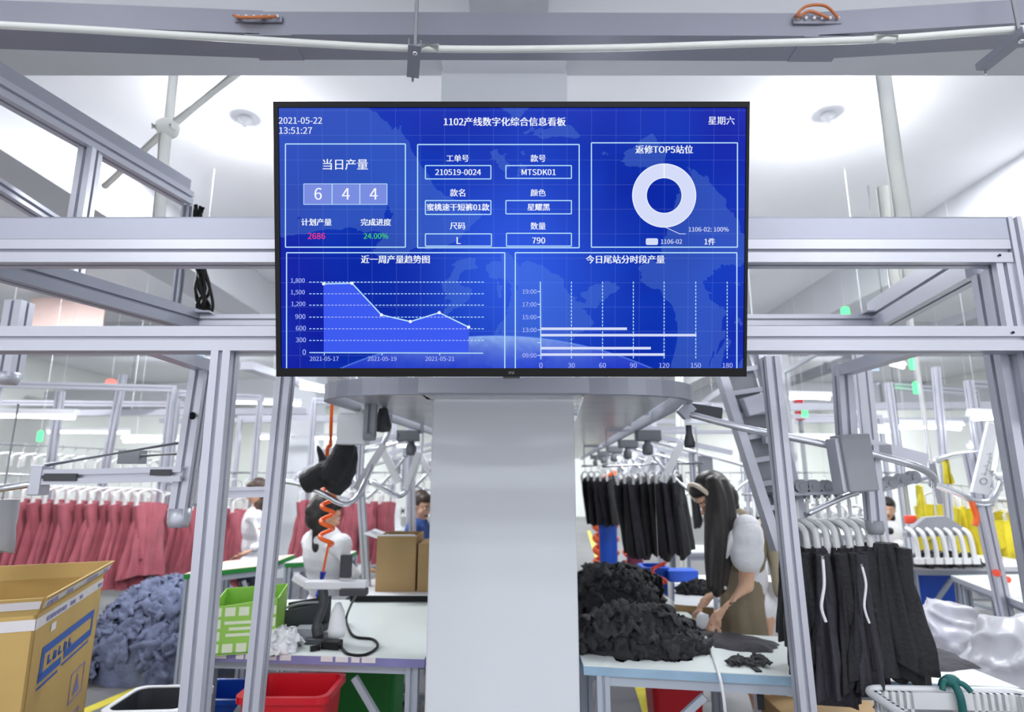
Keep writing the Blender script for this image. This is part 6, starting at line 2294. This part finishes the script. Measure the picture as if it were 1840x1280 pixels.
# far work benches with machines
def machine(c, rz, label):
    o = thing('sewing_machine', label, 'sewing machine', c)
    R_ = rotz(rz)
    q = lambda x, y, z: Vector(c) + R_ @ V(x, y, z)
    m = MB(); m.box(q(0, 0, .02), (.46, .18, .04), R_); m.build('bed', WPLAST, o, .006)
    m = MB(); m.box(q(.17, 0, .15), (.11, .13, .24), R_); m.box(q(-.02, 0, .25), (.4, .1, .08), R_); m.box(q(-.19, 0, .17), (.07, .09, .12), R_); m.build('arm_and_head', WPLAST, o, .012)
    m = MB(); m.cyl(q(.23, 0, .22), q(.27, 0, .22), .06, 18); m.build('hand_wheel', DARKP, o)
    m = MB(); m.cyl(q(-.19, 0, .05), q(-.19, 0, .12), .006, 8); m.box(q(-.19, 0, .05), (.03, .04, .01), R_); m.build('needle_bar', STEEL, o)


mi = 0
ML = ['pale sewing machine on the far left bench, first of the row', 'pale sewing machine on the far left bench, second of the row', 'pale sewing machine on the bench far left of the pillar', 'pale sewing machine on the bench behind the bending worker',
      'pale sewing machine on the far right bench, left one', 'pale sewing machine on the far right bench, right one']
for (x, y, w, lab, k) in [(-4.4, 7.4, 2.4, 'far work bench behind the red garments', 2), (-1.7, 7.7, 1.2, 'far work bench left of the pillar', 1), (2.2, 5.6, 1.3, 'far work bench behind the bending worker', 1), (4.9, 7.2, 2.2, 'far work bench behind the yellow garments', 2)]:
    table('work_table', [V(x - w / 2, y, 0), V(x + w / 2, y, 0), V(x + w / 2, y + .6, 0), V(x - w / 2, y + .6, 0)], .78, lab, ALU_D, TABLET)
    for j in range(k):
        machine((x - w / 2 + w * (j + .5) / k, y + .3, .78), 0.2, ML[mi])
        mi += 1

# black cloth piece hung beside the pale machine, grey bag left edge
c = P(8, 930, 2.4)
m = MB(); drape(m, (c.x - .02, 2.4, c.z + .07), .12, .14, .1, .1, .2, 3, 20, 6, .008, 3); m.cyl((c.x - .02, 2.4, c.z + .05), (c.x - .02, 2.4, P(8, 860, 2.4).z + .3), .004, 6)
tag(m.build('grey_pouch', GREYP), 'grey pouch hanging at the left edge before the red garments', 'pouch')
m = MB(); m.tube(smooth_path([P(1745, 896, 3.52), P(1748, 908, 3.51), P(1755, 930, 3.5), P(1752, 945, 3.5)], 5), .016, 8)
tag(m.build('orange_strap', ORANGE), 'orange strap hanging from the rail under the printed white panel', 'strap')
o = thing('red_tag', 'small coral tag hanging above the fan shaped plate', 'tag', P(1636, 934, 4.5))
m = MB(); m.box(P(1636, 934, 4.5), (.09, .02, .06)); m.build('tag_body', ORANGE2, o, .01)
m = MB(); m.cyl(P(1636, 926, 4.5), V(P(1636, 926, 4.5).x, 4.5, CEIL_Z), .003, 6); m.build('cord', DARKP, o)
m = MB(); m.tube(smooth_path([PZ(1790, 1030, .96), PZ(1794, 1032, .9), PZ(1800, 1038, .83), PZ(1812, 1042, .82)], 5), .02, 8)
tag(m.build('coral_hose', ORANGE2), 'short coral hose lying over the edge of the right table', 'hose')


# ================================================================== people
def frame_from(f, up):
    f = Vector(f).normalized()
    up = Vector(up)
    s = f.cross(up).normalized()
    u = s.cross(f).normalized()
    return Matrix((s, f, u)).transposed()      # columns: right side, forward, up


def head_prims(mb, hc, R, k=1.0):
    q = lambda x, y, z: hc + R @ V(x * k, y * k, z * k)
    mb.ball(q(0, -.01, .02), (.074 * k, .092 * k, .098 * k), R, 22)
    mb.ball(q(0, .02, -.04), (.06 * k, .068 * k, .075 * k), R, 18)
    mb.ball(q(0, .052, -.088), (.028 * k, .026 * k, .022 * k), R, 12)
    mb.cap(q(0, .083, .012), q(0, .1, -.02), .009 * k, .013 * k, 10)
    mb.ball(q(0, .092, -.026), (.016 * k, .012 * k, .01 * k), R, 10)
    mb.ball(q(0, .076, -.052), (.022 * k, .012 * k, .012 * k), R, 10)
    mb.cap(q(-.035, .072, .03), q(.035, .072, .03), .01 * k, .01 * k, 8)
    for s in (-1, 1):
        mb.ball(q(.074 * s, -.005, -.012), (.012 * k, .02 * k, .032 * k), R, 10)
        mb.ball(q(.04 * s, .055, -.025), (.022 * k, .02 * k, .022 * k), R, 10)


def face_parts(root, hc, R, k=1.0):
    q = lambda x, y, z: hc + R @ V(x * k, y * k, z * k)
    for s in (-1, 1):
        m = MB(); m.ball(q(.03 * s, .074, .006), (.013 * k, .009 * k, .008 * k), R, 12); m.ball(q(.03 * s, .081, .006), (.0055 * k, .004 * k, .0055 * k), R, 10, 1)
        m.build('eye', [EYEW, EYED], root)
        m = MB(); m.cap(q(.016 * s, .083, .027), q(.046 * s, .074, .029), .0035 * k, .003 * k, 8); m.build('eyebrow', HAIR, root)
    m = MB(); m.cap(q(-.018, .085, -.052), q(.018, .085, -.052), .005 * k, .005 * k, 8); m.cap(q(-.014, .084, -.059), q(.014, .084, -.059), .006 * k, .006 * k, 8); m.build('lips', LIPS, root)


def hand_prims(mb, wr, d, pn, curl, thumb, k=1.0):
    """wr wrist, d finger direction, pn palm normal, thumb +1/-1 side"""
    d = Vector(d).normalized()
    s = Vector(pn).cross(d).normalized()
    n = d.cross(s).normalized()
    for i, (o, L_) in enumerate(((-.033, .9), (-.011, 1.0), (.011, .96), (.032, .78))):
        kn = wr + (d * .082 + s * o) * k
        mb.cap(wr + (d * .015 + s * o * .55) * k, kn, .014 * k, .011 * k, 8)
        p, ang = kn, 0.0
        for j, seg in enumerate((.042, .027, .021)):
            ang += curl * (0.8, 1.0, .7)[j] * (1 + .06 * i)
            dd = d * math.cos(ang) + n * math.sin(ang)
            e = p + dd * seg * L_ * k + s * o * .04 * k
            mb.cap(p, e, (.0095, .0087, .0078)[j] * k, (.0087, .0078, .0068)[j] * k, 8)
            p = e
    b = wr + (d * .022 + s * -.028 * thumb) * k
    m1 = b + (d * .035 + s * -.026 * thumb + n * .018) * k
    m2 = m1 + (d * .028 + s * -.004 * thumb + n * .014) * k
    m3 = m2 + (d * .022 + s * .008 * thumb + n * .008) * k
    mb.cap(b, m1, .014 * k, .0105 * k, 8); mb.cap(m1, m2, .0105 * k, .009 * k, 8); mb.cap(m2, m3, .009 * k, .0075 * k, 8)


def person(label, J, face, head_up, skin, k=1.0, voxel=.0055, top=WCLOTH, bottom=DENIM, hair=HAIR, hair_len=None, sleeve=.6, curl=.45, palm=((0, 0, -1), (0, 0, -1))):
    """J: joints in world coordinates. The body is one continuous skin; clothes and hair are children."""
    root = thing('person', label, 'person', (J['pelvis'].x, J['pelvis'].y, 0))
    hc = J['head']
    R = frame_from(face, head_up)
    up = (J['neck'] - J['pelvis']).normalized()
    side = (J['shR'] - J['shL'])
    side = (side - up * side.dot(up)).normalized()
    fwd = up.cross(side).normalized()
    RT_ = Matrix((side, fwd, up)).transposed()
    chest = J['pelvis'].lerp(J['neck'], .72)
    waist = J['pelvis'].lerp(J['neck'], .36)
    def torso(mb, g, hip=True):
        mb.ball(chest, ((.15 + g) * k, (.1 + g) * k, .19 * k), RT_, 20)
        mb.ball(waist, ((.122 + g) * k, (.088 + g) * k, .17 * k), RT_, 20)
        mb.ball(J['pelvis'], ((.155 + g) * k, (.11 + g) * k, .13 * k), RT_, 20)
        mb.cap(J['shL'], chest + up * .06 * k, (.055 + g) * k, (.08 + g) * k, 12)
        mb.cap(J['shR'], chest + up * .06 * k, (.055 + g) * k, (.08 + g) * k, 12)
        mb.cap(J['shL'], J['neck'] - up * .02, (.052 + g) * k, (.05 + g) * k, 12)
        mb.cap(J['shR'], J['neck'] - up * .02, (.052 + g) * k, (.05 + g) * k, 12)
    b = MB()
    torso(b, 0)
    b.cap(J['neck'] - up * .03, hc - R @ V(0, .015, .05), .052 * k, .05 * k, 14)
    head_prims(b, hc, R, k)
    for s, i in (('L', 0), ('R', 1)):
        b.cap(J['sh' + s], J['el' + s], .047 * k, .036 * k, 12)
        b.cap(J['el' + s], J['wr' + s], .036 * k, .024 * k, 12)
        d = J.get('hd' + s, J['wr' + s] * 2 - J['el' + s]) - J['wr' + s]
        hand_prims(b, J['wr' + s], d, palm[i], curl, 1 if s == 'L' else -1, k)
        b.cap(J['hip' + s], J['kn' + s], .078 * k, .052 * k, 12)
        b.cap(J['kn' + s], J['an' + s], .052 * k, .034 * k, 12)
        toe = J['an' + s] + Vector((face[0], face[1], 0)).normalized() * .15 * k
        b.cap(J['an' + s] + V(0, 0, -.03), V(toe.x, toe.y, .025), .035 * k, .025 * k, 10)
    b.build('body', skin, root, 0, voxel, 3)
    face_parts(root, hc, R, k)
    t = MB()
    torso(t, .016)
    for s in ('L', 'R'):
        e = J['sh' + s].lerp(J['el' + s], min(1.0, sleeve * 1.0))
        t.cap(J['sh' + s], e, .064 * k, .058 * k, 12)
        if sleeve > 1:
            e2 = J['el' + s].lerp(J['wr' + s], sleeve - 1)
            t.cap(J['el' + s], e2, .056 * k, .042 * k, 12)
    t.build('shirt', top, root, 0, .009, 3)
    if bottom:
        t = MB()
        t.ball(J['pelvis'], (.175 * k, .13 * k, .12 * k), RT_, 18)
        for s in ('L', 'R'):
            t.cap(J['hip' + s], J['kn' + s], .094 * k, .07 * k, 12)
            t.cap(J['kn' + s], J['an' + s].lerp(J['kn' + s], .1), .07 * k, .055 * k, 12)
        t.build('trousers', bottom, root, 0, .012, 3)
    for s in ('L', 'R'):
        t = MB()
        toe = J['an' + s] + Vector((face[0], face[1], 0)).normalized() * .15 * k
        t.cap(J['an' + s] + V(0, 0, -.03), V(toe.x, toe.y, .035), .045 * k, .035 * k, 12)
        t.build('shoe', DARKP, root, 0, .01, 2)
    if hair is not None:
        h = MB()
        q = lambda x, y, z: hc + R @ V(x * k, y * k, z * k)
        h.ball(q(0, -.028, .035), (.087 * k, .092 * k, .1 * k), R, 20)
        h.ball(q(0, -.045, -.02), (.084 * k, .068 * k, .085 * k), R, 18)
        h.ball(q(0, .03, .075), (.068 * k, .05 * k, .045 * k), R, 14)
        if hair_len:
            prev = q(0, -.075, 0)
            for i, p in enumerate(hair_len):
                h.cap(prev, p, .055 * k * (1 - .1 * i), .05 * k * (1 - .1 * i), 12)
                prev = p
        h.build('hair', hair, root, 0, .008, 2)
    return root, R, RT_, up, fwd, side


def legs(J, hipL, hipR, knL, knR, anL, anR):
    J.update(hipL=hipL, hipR=hipR, knL=knL, knR=knR, anL=anL, anR=anR)


# ---- the bending worker at the right table ------------------------------------
J = dict(head=P(1282, 894, 3.16), neck=P(1322, 936, 3.2), pelvis=P(1352, 1082, 3.36),
         shL=P(1342, 950, 3.02), elL=P(1341, 1052, 2.98), wrL=P(1290, 1106, 3.0), hdL=P(1268, 1136, 3.0),
         shR=P(1322, 948, 3.36), elR=P(1302, 1040, 3.36), wrR=P(1266, 1082, 3.26), hdR=P(1248, 1108, 3.22))
pv = J['pelvis']
legs(J, pv + V(0, -.085, -.05), pv + V(0, .085, -.05), V(pv.x - .02, pv.y - .09, .46), V(pv.x - .02, pv.y + .09, .46), V(pv.x + .03, pv.y - .09, .08), V(pv.x + .03, pv.y + .09, .08))
face = V(-.82, -.16, -.68)
hup = V(-.68, 0, .82)
root, R, RT_, up, fwd, side = person('person with long black hair, khaki vest and white sleeves bending over the right table', J, face, hup, SKIN, 1.0, .0045,
                                     WCLOTH, None, None, None, .55, .5, ((.4, .3, -1), (.4, -.3, -1)))
hc = J['head']
h = MB()
q = lambda x, y, z: hc + R @ V(x, y, z)
h.ball(q(0, -.03, .035), (.09, .094, .1), R, 22)
h.ball(q(0, -.05, -.02), (.088, .07, .09), R, 20)
h.ball(q(0, .035, .075), (.07, .05, .04), R, 14)
strands = [[(1282, 868, 3.08), (1290, 900, 3.05), (1292, 955, 3.02), (1289, 1010, 3.0), (1288, 1066, 3.0)], [(1296, 870, 3.1), (1304, 905, 3.08), (1308, 955, 3.06), (1304, 1005, 3.04), (1298, 1058, 3.02)],
           [(1280, 876, 3.09), (1284, 905, 3.06), (1282, 955, 3.02), (1279, 1010, 3.0), (1278, 1056, 2.99)], [(1298, 870, 3.2), (1310, 900, 3.22), (1314, 940, 3.22), (1308, 990, 3.18), (1300, 1046, 3.12)],
           [(1288, 870, 3.12), (1296, 905, 3.1), (1299, 960, 3.08), (1296, 1010, 3.06), (1292, 1062, 3.03)]]
for st in strands:
    pts = smooth_path([P(*p) for p in st], 6)
    n_ = len(pts)
    h.tube(pts, [.034 + .014 * math.sin(PI * min(1, .15 + i / n_)) - .012 * (i / n_) ** 3 for i in range(n_)], 12)
    h.ball(pts[0], .04, None, 12)
    h.ball(pts[-1], .022, None, 10)
h.build('hair', HAIR, root, 0, .006, 2)
m = MB()
arc = []
for i in range(13):
    a = -1.5 + 3.0 * i / 12
    arc.append(q(.1 * math.sin(a), .048, .018 + .106 * math.cos(a)))
m.tube(smooth_path(arc, 3), .012, 10)
m.build('headband', CREAM, root)
# vest, long and open, over the white blouse
v_ = MB()
chest = pv.lerp(J['neck'], .72)
v_.ball(chest, (.16, .125, .2), RT_, 20)
v_.ball(pv.lerp(J['neck'], .36) + V(-.02, 0, 0), (.13, .11, .2), RT_, 20)
v_.ball(pv + V(-.05, 0, 0), (.13, .12, .15), RT_, 20)
v_.cap(J['shL'] + V(.01, .05, .0), J['neck'] + V(.02, -.02, 0), .05, .06, 12)
v_.cap(J['shR'] + V(.01, -.05, .0), J['neck'] + V(.02, .02, 0), .05, .06, 12)
v_.build('vest', KHAKI, root, 0, .009, 4)
m = MB(); drape(m, P(1330, 1010, 3.28), .2, .24, .22, .3, .44, 31, 40, 10, .01, 5); m.build('vest_hem', KHAKI, root)
m = MB()
bk = [P(1362, 940, 3.2), P(1384, 970, 3.2), P(1392, 1010, 3.2), P(1398, 1050, 3.2), P(1402, 1075, 3.2)]
m.tube(smooth_path(bk, 5), [.05, .052, .055, .05, .045, .042, .04, .038, .036, .034, .032, .03, .03, .03, .03, .03, .03, .028, .026, .02, .012], 14)
m.build('vest_back', KHAKIL, root)
m = MB(); m.cap(J['shL'] + V(.0, -.012, -.02), J['shL'].lerp(J['elL'], .5), .072, .08, 14); m.cap(J['shL'].lerp(J['elL'], .18), J['shL'].lerp(J['elL'], .48), .082, .082, 14); m.build('puffed_sleeve', WCLOTH, root, 0, .008, 6)
m = MB(); m.cap(J['shR'], J['shR'].lerp(J['elR'], .5), .07, .08, 14); m.build('puffed_sleeve', WCLOTH, root, 0, .008, 3)
m = MB(); m.tube(smooth_path([J['neck'] + V(-.02, -.06, .03), P(1318, 960, 3.03), P(1306, 985, 3.02), P(1300, 1030, 3.04)], 5), [.02, .022, .024, .026, .028, .028, .028, .028, .026, .026, .024, .022, .02, .018, .014, .01], 10); m.build('collar', WCLOTH, root)
m = MB(); drape(m, P(1384, 1040, 3.36), .16, .32, .24, .36, .8, 41, 44, 12, .02, 6, 0, None, (.05, 0)); m.build('skirt', WCLOTH, root)
m = MB(); m.ball(P(1303, 1057, 3.0), .009, None, 10); m.build('vest_button', WPLAST, root)
c = P(1262, 1118, 3.02)
m = MB(); m.lathe([(0, -.04), (.022, -.038), (.03, -.01), (.03, .02), (.02, .04), (0, .042)], c, 18, Matrix.Rotation(.3, 3, 'Y'))
tag(m.build('tape_roll', WPLAST), 'white roll held in the hands of the bending worker', 'roll')

# ---- seated worker in white, left
Y = 4.15
J = dict(head=P(584, 926, Y), neck=P(582, 960, Y + .02), pelvis=P(590, 1092, Y + .08),
         shR=P(612, 980, Y - .1), elR=P(628, 1034, Y - .12), wrR=P(660, 1024, Y + .0), hdR=P(676, 1026, Y + .06),
         shL=P(562, 974, Y + .1), elL=P(574, 1035, Y + .26), wrL=P(620, 1030, Y + .3), hdL=P(640, 1030, Y + .32))
pv = J['pelvis']
legs(J, pv + V(.02, .09, -.03), pv + V(.02, -.09, -.03), pv + V(.4, .1, -.06), pv + V(.4, -.1, -.06), V(pv.x + .4, pv.y + .1, .08), V(pv.x + .4, pv.y - .1, .08))
person('person in a white top sitting at the bench behind the orange hose', J, V(.75, .6, -.35), V(.3, .2, 1), SKIN2, 1.12, .008, WCLOTH, DENIM, HAIR, [P(576, 950, Y - .05), P(574, 985, Y - .06)], 1.7, .4)
o = thing('stool', 'round stool under the person in white', 'stool', V(pv.x, pv.y, 0))
m = MB(); m.cyl(V(pv.x, pv.y, pv.z - .16), V(pv.x, pv.y, pv.z - .12), .16, 20); m.build('seat', DARKP, o)
for k in range(4):
    a = PI / 4 + k * PI / 2
    m = MB(); m.cyl(V(pv.x + .1 * math.cos(a), pv.y + .1 * math.sin(a), pv.z - .16), V(pv.x + .17 * math.cos(a), pv.y + .17 * math.sin(a), 0), .012, 8); m.build('leg', GREYP, o)

# ---- worker with a dark bun behind the left uprights
Y = 5.6
J = dict(head=P(462, 884, Y), neck=P(458, 918, Y + .02), pelvis=P(452, 1015, Y + .05),
         shR=P(458, 930, Y - .18), elR=P(474, 975, Y - .2), wrR=P(440, 995, Y - .3), hdR=P(424, 1000, Y - .3),
         shL=P(456, 928, Y + .2), elL=P(470, 972, Y + .2), wrL=P(446, 990, Y + .1), hdL=P(430, 995, Y + .1))
pv = J['pelvis']
legs(J, pv + V(0, .09, -.04), pv + V(0, -.09, -.04), V(pv.x, pv.y + .1, .42), V(pv.x, pv.y - .1, .42), V(pv.x, pv.y + .1, .08), V(pv.x, pv.y - .1, .08))
person('person in a white top with brown hair behind the second left upright', J, V(-.9, -.5, -.4), V(-.3, -.2, 1), SKIN2, .95, .009, WCLOTH, DENIM, HAIRB, [P(466, 905, Y), P(470, 935, Y - .03)], 1.5, .4)

# ---- man in blue by the pillar
Y = 4.9
J = dict(head=P(757, 910, Y), neck=P(752, 938, Y + .02), pelvis=P(744, 1040, Y + .05),
         shR=P(742, 952, Y - .16), elR=P(740, 1000, Y - .2), wrR=P(768, 1000, Y - .2), hdR=P(782, 1000, Y - .2),
         shL=P(760, 950, Y + .2), elL=P(764, 1000, Y + .2), wrL=P(785, 1000, Y + .1), hdL=P(798, 1000, Y + .1))
pv = J['pelvis']
legs(J, pv + V(.02, .09, -.03), pv + V(.02, -.09, -.03), pv + V(.38, .1, -.06), pv + V(.38, -.1, -.06), V(pv.x + .38, pv.y + .1, .08), V(pv.x + .38, pv.y - .1, .08))
person('person in a blue shirt sitting close to the left side of the pillar', J, V(.75, -.5, -.3), V(.2, -.1, 1), SKIN, .95, .008, BLUECL, DENIM, HAIRB, None, .7, .4)
o = thing('stool', 'round stool under the person in blue', 'stool', V(pv.x, pv.y, 0))
m = MB(); m.cyl(V(pv.x, pv.y, pv.z - .15), V(pv.x, pv.y, pv.z - .11), .16, 20); m.build('seat', DARKP, o)
for k in range(4):
    a = PI / 4 + k * PI / 2
    m = MB(); m.cyl(V(pv.x + .1 * math.cos(a), pv.y + .1 * math.sin(a), pv.z - .15), V(pv.x + .17 * math.cos(a), pv.y + .17 * math.sin(a), 0), .012, 8); m.build('leg', GREYP, o)

# ---- far worker with long black hair at the right
Y = 6.4
J = dict(head=P(1594, 915, Y), neck=P(1598, 940, Y + .02), pelvis=P(1604, 1020, Y + .05),
         shR=P(1586, 950, Y + .1), elR=P(1578, 985, Y), wrR=P(1566, 1000, Y - .15), hdR=P(1558, 1004, Y - .2),
         shL=P(1612, 950, Y - .02), elL=P(1616, 988, Y - .1), wrL=P(1600, 1004, Y - .25), hdL=P(1592, 1008, Y - .3))
pv = J['pelvis']
legs(J, pv + V(.08, 0, -.03), pv + V(-.08, 0, -.03), V(pv.x + .09, pv.y - .05, .42), V(pv.x - .09, pv.y - .05, .42), V(pv.x + .09, pv.y, .08), V(pv.x - .09, pv.y, .08))
J['shL'], J['shR'] = J['shR'], J['shL']
J['elL'], J['elR'] = J['elR'], J['elL']
J['wrL'], J['wrR'] = J['wrR'], J['wrL']
J['hdL'], J['hdR'] = J['hdR'], J['hdL']
person('person in white with long black hair far behind the hanging post', J, V(-.5, -1, -.3), V(0, -.2, 1), SKIN, .95, .009, WCLOTH, DENIM, HAIR, [P(1600, 930, Y), P(1600, 955, Y - .05)], .8, .4)
